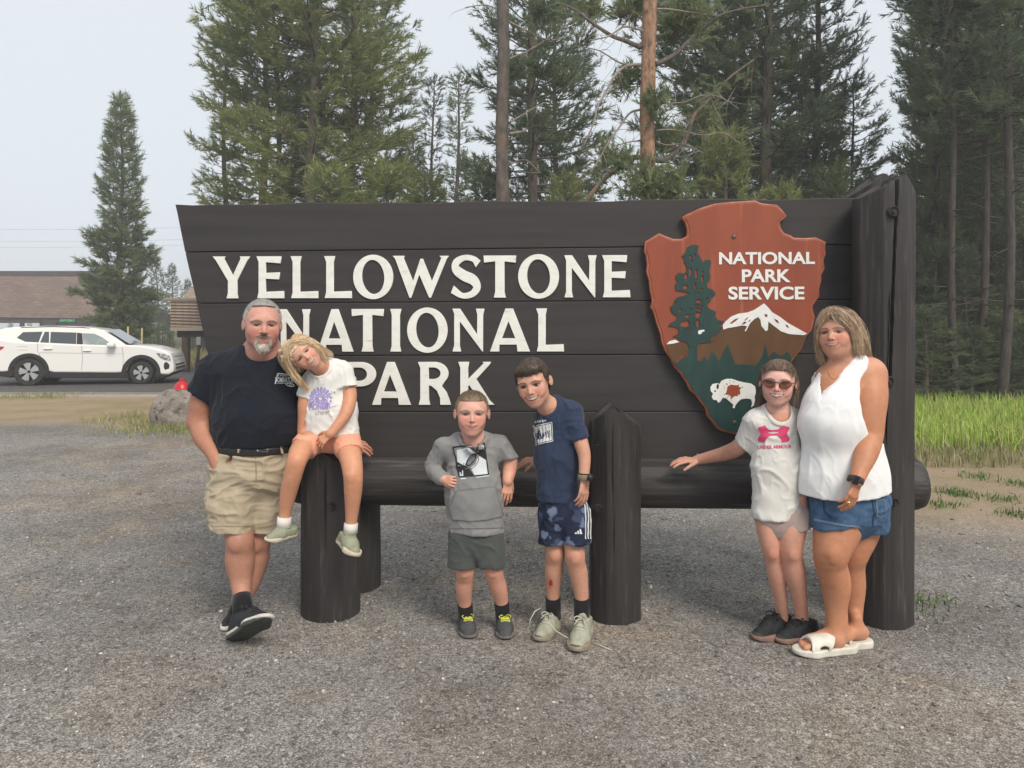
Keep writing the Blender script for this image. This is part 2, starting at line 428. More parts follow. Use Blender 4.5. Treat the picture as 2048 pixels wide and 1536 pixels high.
# the sequoia
treeo = [(352, 352), (375, 338), (405, 336), (421, 345), (415, 372), (416, 390), (428, 408), (437, 430), (450, 448), (456, 434), (470, 428), (494, 432), (496, 455), (484, 500), (492, 530), (490, 552), (470, 575), (474, 600), (505, 612), (524, 632), (520, 650), (492, 660), (498, 680), (470, 700), (480, 728), (505, 738), (527, 748), (522, 775), (535, 798), (575, 806), (568, 820), (540, 826), (560, 842), (562, 860), (530, 885), (500, 905), (495, 935), (412, 943), (412, 962), (361, 962), (350, 938), (312, 928), (292, 905), (262, 900), (300, 880), (298, 850), (270, 838), (235, 836), (250, 815), (285, 800), (290, 772), (258, 755), (246, 722), (262, 705), (295, 688), (265, 690), (285, 662), (330, 648), (372, 632), (330, 625), (282, 615), (278, 580), (292, 560), (278, 530), (298, 508), (332, 515), (350, 490), (345, 462), (330, 440), (332, 415), (316, 408), (340, 385)]
th = [[(362, 402), (378, 398), (382, 420), (366, 425)], [(388, 395), (400, 392), (402, 412), (390, 414)], [(374, 428), (384, 426), (384, 440), (376, 440)], [(362, 480), (376, 478), (380, 518), (364, 526)], [(397, 488), (412, 486), (414, 530), (406, 548), (398, 540)], [(440, 498), (450, 496), (450, 512), (438, 516)], [(434, 540), (444, 520), (454, 548), (444, 565), (436, 558)], [(335, 520), (352, 510), (352, 540), (340, 552), (330, 540)], [(320, 586), (352, 582), (358, 605), (325, 608)], [(390, 572), (402, 570), (406, 605), (394, 614)], [(428, 606), (446, 602), (444, 616), (430, 620)], [(405, 672), (438, 674), (440, 690), (404, 692)], [(400, 700), (446, 712), (444, 722), (402, 712)], [(404, 722), (440, 732), (440, 742), (404, 738)], [(402, 750), (440, 752), (420, 786), (400, 784)], [(404, 798), (424, 796), (426, 838), (408, 842)], [(336, 765), (368, 762), (360, 780), (340, 788)], [(300, 832), (320, 806), (355, 800), (366, 815), (358, 838), (330, 842)], [(290, 740), (316, 726), (318, 742), (296, 750)], [(360, 732), (380, 726), (378, 738), (362, 742)], [(346, 862), (370, 846), (364, 862), (350, 872)], [(456, 668), (476, 660), (476, 670), (460, 676)], [(412, 634), (424, 626), (424, 640), (414, 644)]]
flat_part("emblem_tree", [[a7(*p) for p in treeo]] + [[a7(*p) for p in h] for h in th], 0.007, -0.0576, M_green, emb)
# bison, with the worn paint spot
bis = [(492, 1212), (505, 1192), (535, 1186), (548, 1192), (560, 1172), (590, 1160), (625, 1160), (660, 1172), (700, 1182), (740, 1188), (765, 1205), (772, 1240), (762, 1270), (765, 1290), (758, 1322), (740, 1335), (748, 1310), (742, 1285), (715, 1280), (680, 1285), (662, 1300), (645, 1322), (640, 1340), (628, 1338), (632, 1318), (612, 1300), (590, 1282), (568, 1275), (552, 1300), (540, 1306), (530, 1290), (510, 1288), (500, 1270), (508, 1250), (494, 1235)]
bh = [[(532, 1192), (544, 1194), (544, 1216), (534, 1226), (528, 1212)], [(514, 1230), (526, 1230), (526, 1240), (515, 1240)]]
flat_part("bison", [[a7(*p) for p in bis]] + [[a7(*p) for p in h] for h in bh], 0.006, -0.0595, M_white, emb)
rr = random.Random(3)
spot = []
for a in np.linspace(0, 2 * pi, 44, endpoint=False):
    r_ = 36 + rr.uniform(-3, 4) + (rr.uniform(5, 18) if rr.random() < .28 else 0)
    spot.append(a7(632 + r_ * 1.1 * cos(a), 1232 - r_ * sin(a)))
flat_part("worn_spot", [spot], 0.003, -0.0612, M_rust, emb)
for k in range(16):
    a = rr.uniform(0, 2 * pi); r_ = rr.uniform(44, 66); q = rr.uniform(1.8, 4)
    flat_part("worn_spot", [[a7(632 + r_ * cos(a) + q * cos(b), 1232 - r_ * sin(a) + q * sin(b)) for b in np.linspace(0, 2 * pi, 7, endpoint=False)]], 0.003, -0.0612, M_rust, emb)
for (bx_, by_) in [(639, 284), (641, 1427)]:
    u, v = a7(bx_, by_)
    bm = bmesh.new(); bmesh.ops.create_cone(bm, cap_ends=True, segments=12, radius1=0.012, radius2=0.008, depth=0.008)
    bmesh.ops.transform(bm, matrix=Matrix.Translation((u, -0.058, v)) @ Matrix.Rotation(pi / 2, 4, 'X'), verts=bm.verts[:])
    bm_obj("bolt", bm, M_bolt, emb)
for txt, (x0, x1, y0, y1) in [("NATIONAL", (546, 1135, 380, 458)), ("PARK", (686, 986, 487, 567)), ("SERVICE", (604, 1070, 593, 674))]:
    # letter by letter in bold sans, fitted
    me = text_mesh(txt, 1.0, offset=0.028, extrude=0.002, res=5)
    (ua, va), (ub, vb) = a7(x0, y1), a7(x1, y0)
    fit_mesh(me, ua, ub, va, vb)
    n = len(me.vertices); co = np.zeros(n * 3, np.float32); me.vertices.foreach_get("co", co); co = co.reshape(-1, 3)
    z = co[:, 2] / (np.abs(co[:, 2]).max() + 1e-9) * 0.003
    co2 = np.stack([co[:, 0], -0.0515 - z, co[:, 1]], 1); me.vertices.foreach_set("co", co2.astype(np.float32).ravel()); me.update()
    link("emblem_lettering", me, M_white, emb)

# ---- posts and log beam
_nz = np.random.default_rng(77).normal(0, .55, (180, 14)); _nz = .25 * np.roll(_nz, 1, 0) + .5 * _nz + .25 * np.roll(_nz, -1, 0)
def log_post(name, cx, cy, r, z1, apex_dx, slope_l, slope_r, fslope, seg=120, nh=60, crack=None, seed=0, taper=0.0, facets=0, m=None):
    """upright log in the sign's frame with a chisel-cut top"""
    rs = np.random.default_rng(seed)
    ph = rs.uniform(0, 6.28, 12)
    th_ = np.linspace(0, 2 * pi, seg, endpoint=False)
    V = []; F = []
    def topz(x, y): 
        dx = x - apex_dx
        return z1 - (slope_l * -dx if dx < 0 else slope_r * dx) - max(0, -(y)) * fslope - max(0, y) * fslope * 0.6
    for i in range(nh + 1):
        s = i / nh
        for t in th_:
            rad = r * (1 + 0.018 * sin(2 * t + ph[0]) + 0.012 * sin(3 * t + ph[1] + 2 * s) + 0.008 * sin(7 * t + ph[2] + 5 * s)) * (1 + taper * (s - 0.5))
            if facets:
                tt = ((t + pi / facets) % (2 * pi / facets)) - pi / facets
                rad *= 0.2 + 0.8 * cos(pi / facets) / cos(tt) * 1.03
            rad *= 1 + .016 * _nz[int(t * 9.55 * 3) % 180, int(s * 9)] * (1 - (s * 9) % 1) + .016 * _nz[int(t * 9.55 * 3) % 180, int(s * 9) + 1] * ((s * 9) % 1)
            x, y = rad * cos(t), rad * sin(t)
            zt = topz(x, y); z = s * zt - (0.08 if i == 0 else 0)
            if crack:
                for (zs, ts, wd, dp) in crack:
                    if zs[0] < z < zs[-1]:
                        tc_ = np.interp(z, zs, ts); da = abs(((t - tc_ + pi) % (2 * pi)) - pi) * r
                        en = min(1, (z - zs[0]) / .08, (zs[-1] - z) / .08)
                        if da < wd:
                            k_ = (1 - da / wd) * dp * en; x *= 1 - k_ / rad; y *= 1 - k_ / rad
            V.append((x, y, z))
    for i in range(nh):
        for j in range(seg):
            a = i * seg + j; b = i * seg + (j + 1) % seg
            F.append((a, b, b + seg, a + seg))
    # top: inner rings
    base = nh * seg; prev = base
    for q, fr in enumerate((0.8, 0.5, 0.22)):
        st = len(V)
        for j in range(seg):
            x, y, _ = V[base + j]; x *= fr; y *= fr
            x = x + (apex_dx - x) * (1 - fr) * 0.0
            V.append((x, y, topz(x, y) + 0.004 * sin(9 * j)))
        for j in range(seg):
            F.append((prev + j, prev + (j + 1) % seg, st + (j + 1) % seg, st + j))
        prev = st
    c = len(V); V.append((0, 0, topz(0, 0)))
    for j in range(seg): F.append((prev + j, prev + (j + 1) % seg, c))
    me = mesh_from(name, np.array(V), F, True)
    o = link(name, me, m or M_post, sign, (cx, cy, 0))
    # sharpen the chisel edge
    try:
        me.set_sharp_from_angle(angle=radians(32))
    except Exception: pass
    return o

def su(px, off): return S(px, 900, off)[0]
YF, YR, YB = -0.170, 0.262, 0.050
def sv(px, py, off): return S(px, py, off)[1]
lx = su(661, YF); r_l = 0.163
log_post("post", lx, YF, r_l, sv(655, 888, YF - .05), -0.012, 0.85, 0.80, 0.10, seed=1, crack=[([.35, .5, .7, .85, .97], [4.80, 4.80, 4.82, 4.84, 4.85], .006, .016)])
mx_ = su(1230, YF); 
log_post("post", mx_, YF, 0.139, sv(1216, 806, YF), -0.03, 0.85, 0.68, 0.12, seed=2, facets=8, crack=[([.2, .45, .8, 1.1], [4.5, 4.55, 4.5, 4.52], .005, .008)])
rx_ = su(1766, YF)
log_post("post", rx_, YF, 0.150, sv(1790, 352, YF), 0.055, 0.60, 0.95, 0.12, seg=180, nh=150, seed=3, facets=8, taper=0.04,
         crack=[([1.25, 1.45, 1.7, 2.0, 2.2, 2.42], [4.50, 4.56, 4.62, 4.70, 4.76, 4.80], .008, .035), ([0.95, 1.2, 1.5, 1.8], [4.38, 4.42, 4.45, 4.52], .006, .012)])
log_post("post", su(708, YR), YR, 0.163, 1.0, 0, 0.8, 0.8, 0.1, seed=4)
log_post("post", su(1225, YR), YR, 0.14, 1.2, 0, 0.8, 0.8, 0.1, seed=5)
log_post("post", su(1741, YR), YR, 0.163, sv(1742, 345, YR - .1), 0.02, 0.75, 0.8, 0.1, seed=6, facets=8)
# knots / countersunk bolt holes on the posts
def knot(px, py, off, r, depth=.012):
    u, v = S(px, py, off)
    bm = bmesh.new()
    bmesh.ops.create_cone(bm, cap_ends=False, segments=20, radius1=r, radius2=r * .78, depth=depth)
    q = bmesh.ops.create_circle(bm, cap_ends=True, segments=20, radius=r * .80)
    for v_ in q['verts']: v_.co.z -= depth * .3
    q2 = bmesh.ops.create_cone(bm, cap_ends=True, segments=6, radius1=r * .33, radius2=r * .3, depth=depth * .8)
    bmesh.ops.transform(bm, matrix=Matrix.Translation((u, off - .002, v)) @ Matrix.Rotation(pi / 2, 4, 'X'), verts=bm.verts[:])
    bm_obj("bolt_hole", bm, M_post, sign, smooth=False)
knot(1788, 423, YF - .160, .032); knot(1779, 763, YF - .160, .028); knot(1790, 1004, YF - .155, .022)
knot(1195, 893, YF - .135, .014); knot(1196, 1017, YF - .135, .022); knot(663, 1013, YF - .158, .026, .016)
# the log beam
rs = np.random.default_rng(5)
bl, br = su(590, YB), su(1838, YB)
zc = sv(1000, 968, YB - .1); rb = 0.5 * (sv(1000, 915, YB) - sv(1000, 1020, YB - .05))
V = []; F = []; nx, sg = 130, 48
for i in range(nx + 1):
    s = i / nx; x = bl + (br - bl) * s
    rr_ = rb * (1 + 0.03 * (s - .5)) * (0.90 if i in (0, nx) else (0.97 if i in (1, nx - 1) else 1))
    for j in range(sg):
        t = 2 * pi * j / sg
        rad = rr_ * (1 + .015 * sin(2 * t + 1 + 2 * s) + .012 * sin(3 * t + 6 * s) + .006 * sin(11 * t + 3 * s))
        for (tc_, x0, x1, dp) in [(4.25, .1, .47, .02), (4.0, .2, .42, .012), (4.55, .55, .98, .02), (4.2, .60, .9, .014), (4.8, .12, .4, .012), (5.1, .5, .8, .012), (3.75, .5, .96, .015)]:
            tcc = tc_ + .12 * sin(s * 9 + tc_ * 3)
            da = abs(t - tcc) * rb
            if x0 < s < x1 and da < .011:
                rad -= dp * (1 - da / .011) * min(1, (s - x0) / .04, (x1 - s) / .04)
        V.append((x, rad * cos(t), zc + rad * sin(t)))
for i in range(nx):
    for j in range(sg):
        a = i * sg + j; b = i * sg + (j + 1) % sg
        F.append((a, a + sg, b + sg, b))
V.append((bl, 0, zc)); V.append((br, 0, zc))
for j in range(sg):
    F.append((len(V) - 2, j, (j + 1) % sg)); F.append((len(V) - 1, nx * sg + (j + 1) % sg, nx * sg + j))
# t=4.7 is the camera side (-y): cos(t)~0 there, so turn the section
V = np.array(V); yy, zz = V[:, 1].copy(), V[:, 2] - zc
V[:, 1] = zz; V[:, 2] = zc - yy      # rotate so that t=3pi/2 faces the camera
V[:, 1] += YB
bo = link("log_beam", mesh_from("log_beam", V, F, True), M_beam, sign)
# ================================================================== implicit-surface modelling for figures
def _v(p): return np.array([p[0], p[1], p[2]], np.float32)

class Sdf:
    def __init__(self): self.p = []
    def cone(self, a, b, ra, rb, k=0.02, flat=1.0, fdir=(0, 1, 0), op='u', bulge=0.0):
        a, b = _v(a), _v(b); m = max(ra, rb, ra * flat, rb * flat) * (1 + abs(bulge))
        lo = np.minimum(a, b) - m; hi = np.maximum(a, b) + m
        ab = b - a; L2 = float(ab @ ab) + 1e-9
        e = np.array(fdir, np.float32); e /= np.linalg.norm(e)
        def f(X, Y, Z):
            px, py, pz = X - a[0], Y - a[1], Z - a[2]
            t = np.clip((px * ab[0] + py * ab[1] + pz * ab[2]) / L2, 0, 1)
            qx, qy, qz = px - t * ab[0], py - t * ab[1], pz - t * ab[2]
            d2 = qx * qx + qy * qy + qz * qz
            if flat != 1.0:
                qe = qx * e[0] + qy * e[1] + qz * e[2]
                d2 = d2 + qe * qe * (1 / flat ** 2 - 1)
            r = ra + (rb - ra) * t
            if bulge: r = r * (1 + bulge * np.sin(t * pi))
            return (np.sqrt(np.maximum(d2, 0)) - r) * (min(1.0, flat) if flat != 1 else 1.0)
        self.p.append((op, k, lo, hi, f)); return self
    def ell(self, c, r, k=0.02, R=None, op='u'):
        c = _v(c); r = np.array(r, np.float32); R = np.eye(3, dtype=np.float32) if R is None else np.array(R, np.float32)
        ext = np.sqrt(((R * r[None, :]) ** 2).sum(1))
        def f(X, Y, Z):
            x, y, z = X - c[0], Y - c[1], Z - c[2]
            l = [R[0, i] * x + R[1, i] * y + R[2, i] * z for i in range(3)]
            k0 = np.sqrt(sum((l[i] / r[i]) ** 2 for i in range(3))); k1 = np.sqrt(sum((l[i] / r[i] ** 2) ** 2 for i in range(3))) + 1e-6
            return k0 * (k0 - 1) / k1
        self.p.append((op, k, c - ext, c + ext, f)); return self
    def custom(self, f):        # f(D,X,Y,Z)->D applied to everything so far
        self.p.append(('c', 0, None, None, f)); return self
    def plane(self, pt, n, k=0.004):     # cut away everything on the side n points to
        pt, n = _v(pt), _v(n) / np.linalg.norm(_v(n))
        def f(D, X, Y, Z):
            g = (X - pt[0]) * n[0] + (Y - pt[1]) * n[1] + (Z - pt[2]) * n[2]
            return smax(D, g, k)
        return self.custom(f)
    def join(self, other, k=0.01):      # smooth union with another group, evaluated separately
        self.p.append(('j', k, None, None, other)); return self
    def bounds(self):
        lo = np.full(3, 1e9); hi = -lo
        for op, k, a, b, f in self.p:
            if op == 'u': lo = np.minimum(lo, a - k); hi = np.maximum(hi, b + k)
            if op == 'j': a, b = f.bounds(); lo = np.minimum(lo, a); hi = np.maximum(hi, b)
        return lo, hi
    def grid(self, xs, ys, zs):
        D = np.full((len(xs), len(ys), len(zs)), 0.25, np.float32)
        ax = (xs, ys, zs)
        for op, k, lo, hi, f in self.p:
            if op == 'c':
                D = f(D, xs[:, None, None], ys[None, :, None], zs[None, None, :]); continue
            if op == 'j':
                D = smin(D, f.grid(xs, ys, zs), k); continue
            m = k + 0.03
            sl = []
            for i in range(3):
                a = np.searchsorted(ax[i], lo[i] - m); b = np.searchsorted(ax[i], hi[i] + m); sl.append(slice(a, b))
            if any(s.start >= s.stop for s in sl): continue
            sl = tuple(sl)
            d = f(xs[sl[0]][:, None, None], ys[sl[1]][None, :, None], zs[sl[2]][None, None, :])
            if op == 'u': D[sl] = smin(D[sl], d, k)
            else: D[sl] = smax(D[sl], -d, k)
        return D
    def at(self, Q):
        """distance at scattered points"""
        Q = np.asarray(Q, np.float32); X, Y, Z = Q[:, 0], Q[:, 1], Q[:, 2]
        D = np.full(len(Q), 0.25, np.float32)
        for op, k, lo, hi, f in self.p:
            if op == 'c': D = f(D, X, Y, Z)
            elif op == 'j': D = smin(D, f.at(Q), k)
            else:
                d = f(X, Y, Z); D = smin(D, d, k) if op == 'u' else smax(D, -d, k)
        return D

def smin(a, b, k):
    if k <= 0: return np.minimum(a, b)
    h = np.maximum(k - np.abs(a - b), 0) / k
    return np.minimum(a, b) - h * h * k * 0.25
def smax(a, b, k): return -smin(-a, -b, k)

def surface_nets(D, xs, ys, zs):
    ins = D < 0
    c = ins[:-1, :-1, :-1].astype(np.int8)
    for dx in (0, 1):
        for dy in (0, 1):
            for dz in (0, 1):
                if dx + dy + dz: c = c + ins[dx:dx + ins.shape[0] - 1, dy:dy + ins.shape[1] - 1, dz:dz + ins.shape[2] - 1]
    act = (c > 0) & (c < 8)
    I = np.argwhere(act)
    if len(I) == 0: return np.zeros((0, 3)), np.zeros((0, 4), int)
    idx = np.full(act.shape, -1, np.int32); idx[act] = np.arange(len(I))
    acc = np.zeros((len(I), 3)); cnt = np.zeros(len(I))
    corners = [(0, 0, 0), (1, 0, 0), (0, 1, 0), (1, 1, 0), (0, 0, 1), (1, 0, 1), (0, 1, 1), (1, 1, 1)]
    val = [D[I[:, 0] + a, I[:, 1] + b, I[:, 2] + c_] for a, b, c_ in corners]
    for i in range(8):
        for j in range(i + 1, 8):
            df = [corners[j][q] - corners[i][q] for q in range(3)]
            if sum(abs(x) for x in df) != 1: continue
            m = (val[i] < 0) != (val[j] < 0)
            t = val[i][m] / (val[i][m] - val[j][m])
            for q in range(3): acc[m, q] += corners[i][q] + df[q] * t
            cnt[m] += 1
    acc /= cnt[:, None]
    h = np.array([xs[1] - xs[0], ys[1] - ys[0], zs[1] - zs[0]])
    V = np.array([xs[0], ys[0], zs[0]]) + (I + acc) * h
    Fs = []
    n = ins.shape
    # x edges
    def faces(axis):
        s = [slice(None)] * 3; s2 = [slice(None)] * 3
        s[axis] = slice(0, -1); s2[axis] = slice(1, None)
        a, b = ins[tuple(s)], ins[tuple(s2)]
        E = np.argwhere(a != b)
        o1, o2 = [(1, 2), (2, 0), (0, 1)][axis]
        ok = (E[:, o1] > 0) & (E[:, o2] > 0) & (E[:, o1] < n[o1] - 1) & (E[:, o2] < n[o2] - 1)
        E = E[ok]; sgn = a[E[:, 0], E[:, 1], E[:, 2]]
        def cell(d1, d2):
            q = E.copy(); q[:, o1] -= d1; q[:, o2] -= d2
            return idx[q[:, 0], q[:, 1], q[:, 2]]
        Q = np.stack([cell(1, 1), cell(0, 1), cell(0, 0), cell(1, 0)], 1)
        Q[~sgn] = Q[~sgn][:, ::-1]
        return Q
    F = np.vstack([faces(0), faces(1), faces(2)])
    F = F[(F >= 0).all(1)]
    return V, F

def mesh_sdf(s, res, lo=None, hi=None):
    l, h = s.bounds()
    lo = l - 2 * res if lo is None else np.maximum(np.array(lo, float), l - 2 * res)
    hi = h + 2 * res if hi is None else np.minimum(np.array(hi, float), h + 2 * res)
    ax = [np.arange(lo[i], hi[i] + res, res).astype(np.float32) for i in range(3)]
    if any(len(a) < 3 for a in ax): return np.zeros((0, 3)), np.zeros((0, 4), int)
    return surface_nets(s.grid(*ax), *ax)

def vnormals(V, F):
    n = np.cross(V[F[:, 2]] - V[F[:, 0]], V[F[:, 3]] - V[F[:, 1]])
    N = np.zeros_like(V)
    for i in range(4): np.add.at(N, F[:, i], n)
    return N / (np.linalg.norm(N, axis=1)[:, None] + 1e-12)

def drop(V, F, keep):
    """keep only faces whose vertices are all kept"""
    F = F[keep[F].all(1)]
    used = np.zeros(len(V), bool); used[F.ravel()] = True
    m = np.cumsum(used) - 1
    return V[used], m[F]

def mesh_join(parts):
    Vs, Fs, n = [], [], 0
    for V, F in parts:
        if len(V) == 0: continue
        Vs.append(V); Fs.append(F + n); n += len(V)
    return np.vstack(Vs), np.vstack(Fs)

# cheap smooth value noise on scattered points
_prm = np.random.default_rng(5).random((32, 32, 32)).astype(np.float32)
def vnoise(Q, sc, seed=0):
    Q = np.asarray(Q) * sc + seed * 7.31
    i = np.floor(Q).astype(int); f = Q - i; f = f * f * (3 - 2 * f)
    o = 0
    for a in (0, 1):
        for b in (0, 1):
            for c in (0, 1):
                w = (f[:, 0] if a else 1 - f[:, 0]) * (f[:, 1] if b else 1 - f[:, 1]) * (f[:, 2] if c else 1 - f[:, 2])
                o = o + w * _prm[(i[:, 0] + a) % 32, (i[:, 1] + b) % 32, (i[:, 2] + c) % 32]
    return o * 2 - 1
def fbm(Q, sc, seed=0, o=3):
    r = 0; a = 1.0
    for k in range(o): r = r + a * vnoise(Q, sc * 2 ** k, seed + k); a *= .5
    return r / 1.6

def sstep(a, b, x):
    t = np.clip((x - a) / (b - a), 0, 1); return t * t * (3 - 2 * t)

# ------------------------------------------------------------------ figure parts
class Frame:
    """local frame: x right in the picture when facing us, f forward, u up"""
    def __init__(self, c, f, u, s):
        self.c = np.array(c, float); self.s = s
        self.f = np.array(f, float); self.f /= np.linalg.norm(self.f)
        u = np.array(u, float); u = u - (u @ self.f) * self.f; self.u = u / np.linalg.norm(u)
        self.x = np.cross(self.u, self.f)   # person facing -Y, up Z -> x = Z x -Y = +X
        self.R = np.stack([self.x, self.f, self.u], 1)
    def w(self, x, f, u): return self.c + self.s * (x * self.x + f * self.f + u * self.u)
    def l(self, Q): return (np.asarray(Q) - self.c) @ self.R / self.s
    def lg(self, X, Y, Z):
        x, y, z = X - self.c[0], Y - self.c[1], Z - self.c[2]
        return [(x * self.R[0, i] + y * self.R[1, i] + z * self.R[2, i]) / self.s for i in range(3)]

def yawpitch(yaw, pitch, roll):
    """yaw>0 turns to picture right, pitch>0 looks down, roll>0 tips the crown to picture right; degrees"""
    y, p, r = radians(yaw), radians(pitch), radians(roll)
    f = np.array([sin(y) * cos(p), -cos(y) * cos(p), -sin(p)])
    u0 = np.array([0, 0, 1.0]); x0 = np.cross(u0, f); x0 /= np.linalg.norm(x0); u1 = np.cross(f, x0)
    u = u1 * cos(r) + x0 * sin(r)
    return f, u

def facing(px, Y, yaw, pitch, roll):
    """like yawpitch but measured from looking straight at the camera"""
    return yawpitch(yaw - math.degrees(math.atan2((px - 1024) / FPX * Y, Y)), pitch, roll)

def head(S_, fr, jaw=1.0, wid=1.0, nose=1.0, cheek=1.0, ear=1.0, smile=0.0, child=False, chin=1.0):
    s = fr.s; R = fr.R
    e = lambda x, f, u, rx, rf, ru, k=.02, op='u', R_=None: S_.ell(fr.w(x * wid, f, u), (rx * s * wid, rf * s, ru * s), k * s, R if R_ is None else R_, op)
    e(0, -.07, .13, .345, .42, .365, .05)
    e(0, .06, -.08, .272 * jaw, .33, .38, .10)
    e(0, .16, -.33, .155 * jaw, .15, .125, .14)
    for sx in (-1, 1):
        e(sx * .175 * jaw, .02, -.22, .085, .16, .14, .10)
        e(sx * .165, .225, -.115, .11, .085, .10 * cheek, .10)
        e(sx * .14, .292, .092, .115, .055, .04, .06)
    e(0, .30, .12, .16, .06, .10, .10)
    e(0, .232, -.405, .09 * chin, .07, .065, .09)
    for sx in (-1, 1):
        e(sx * .138, .405, .02, .082, .075, .052, .06, 's')
        e(sx * .138, .292, .018, .058, .05, .040, .012)
    S_.cone(fr.w(0, .335, .04), fr.w(0, .40 + .02 * nose, -.105), .030 * s, .042 * s * nose, .035 * s)
    e(0, .415 + .02 * nose, -.118, .042 * nose, .034, .034, .02)
    for sx in (-1, 1): e(sx * .05 * nose, .372, -.128, .032, .036, .028, .02)
    # muzzle and lips
    e(0, .285, -.245, .13, .085, .085, .07)
    mw = .095 + .035 * smile
    for sx in (-1, 1):
        S_.cone(fr.w(0, .372, -.222), fr.w(sx * mw * wid, .325 - .01 * smile, -.225 + .035 * smile), .019 * s, .009 * s, .012 * s)
        S_.cone(fr.w(0, .366, -.262 - .012 * smile), fr.w(sx * mw * wid * .9, .322, -.232 + .03 * smile), .023 * s, .009 * s, .012 * s)
        if smile: e(sx * (mw + .05), .285, -.20 + .03 * smile, .05, .04, .07, .05)
    # ears
    for sx in (-1, 1):
        u_ = fr.w(sx * .345, -.05, .0)
        d = np.array([sx * .35, -.94, 0.05]); d /= np.linalg.norm(d)
        n_ = np.cross(d, [0, 0, 1.0]); n_ /= np.linalg.norm(n_)
        Rl = np.stack([n_, d, np.cross(n_, d)], 1); Re = R @ Rl
        S_.ell(fr.w(sx * (.345 + .02 * ear) * wid, -.05, -.005), (.026 * s, .075 * s * ear, .115 * s), .02 * s, Re)
        S_.ell(fr.w(sx * (.375 + .03 * ear) * wid, -.045, .005), (.018 * s, .045 * s * ear, .07 * s), .015 * s, Re, 's')

def paint_head(C, Q, fr, skin, lip, eye=(.05, .03, .02), brow=(.1, .07, .05), squint=.5, smile=0.0, teeth=0.0, blush=None, wid=1.0, browth=.016, lipw=1.0, browu=.098):
    L = fr.l(Q); x, f, u = L[:, 0] / wid, L[:, 1], L[:, 2]
    front = (f > .12)
    def put(mask, col):
        m = np.clip(mask, 0, 1)[:, None] * front[:, None]; C[:] = C * (1 - m) + np.array(col)[None, :] * m
    inh = (np.abs(u) < .55) & (np.abs(x) < .45)
    if blush is not None:
        for sx in (-1, 1):
            m = np.exp(-(((x - sx * .18) / .11) ** 2 + ((u + .12) / .10) ** 2)) * .75 * inh
            put(m, blush)
        put(np.exp(-((x / .06) ** 2 + ((u + .10) / .05) ** 2)) * .55 * inh, blush)
    # eye sockets: shade of lids and lashes painted into the skin
    for sx in (-1, 1):
        X = (x - sx * .138); h = .028 * (1 - .62 * squint)
        lidw = .074
        el = (X / lidw) ** 2
        cen = .016 - .006 * (X * sx / lidw)
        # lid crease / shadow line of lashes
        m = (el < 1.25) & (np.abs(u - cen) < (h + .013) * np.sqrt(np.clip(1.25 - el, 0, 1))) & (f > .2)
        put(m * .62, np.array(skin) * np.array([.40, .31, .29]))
        m = (el < 1.0) & (np.abs(u - cen) < h * np.sqrt(np.clip(1 - el, 0, 1)) + .002) & (f > .2)
        put(m * 1.0, (.34, .29, .27))
        m = m & (np.abs(X) < .036)
        put(m * 1.0, eye)
        up = (el < 1.1) & (u > cen + h * np.sqrt(np.clip(1 - el, 0, 1)) - .004) & (u < cen + h * np.sqrt(np.clip(1.1 - el, 0, 1)) + .013) & (f > .2)
        put(up * .95, (.02, .014, .011))
        # brows
        bx = x - sx * .145; bu = browu + .012 - 1.2 * (bx * 1.0) ** 2 * 3 - .02 * (bx * sx)
        m = np.exp(-((u - bu) / browth) ** 2) * sstep(.12, .09, np.abs(bx)) * (f > .15)
        put(m * .85, brow)
    # nostrils
    for sx in (-1, 1):
        put(np.exp(-(((x - sx * .032) / .016) ** 2 + ((u + .152) / .012) ** 2)) * .75, np.array(skin) * .18)
    # lips
    mw = (.105 + .040 * smile) * lipw
    cu = -.240 - .012 * smile + (.040 * smile + .004) * (x / mw) ** 2
    tp = np.sqrt(np.clip(1 - (x / (mw * 1.05)) ** 2, 0, 1))
    lipm = (np.abs(u - cu) < (.036 + .012 * teeth) * tp + .002) & (np.abs(x) < mw * 1.05) & (f > .2)
    put(lipm * .85, lip)
    op = np.abs(u - cu) < ((.008 + .018 * teeth) * tp)
    put((op & (np.abs(x) < mw)) * .95, (.06, .02, .018))
    if teeth > 0:
        tm = (np.abs(u - cu - .004) < (.015 * teeth) * tp) & (np.abs(x) < mw * .78)
        put(tm * .95, (.66, .61, .56))
    # smile folds
    if smile > .2:
        for sx in (-1, 1):
            lx_ = .10 + (-.10 - u) * .55
            m = np.exp(-((x * sx - lx_) / .012) ** 2) * ((u < -.10) & (u > -.25))
            put(m * .28 * smile, np.array(skin) * .5)

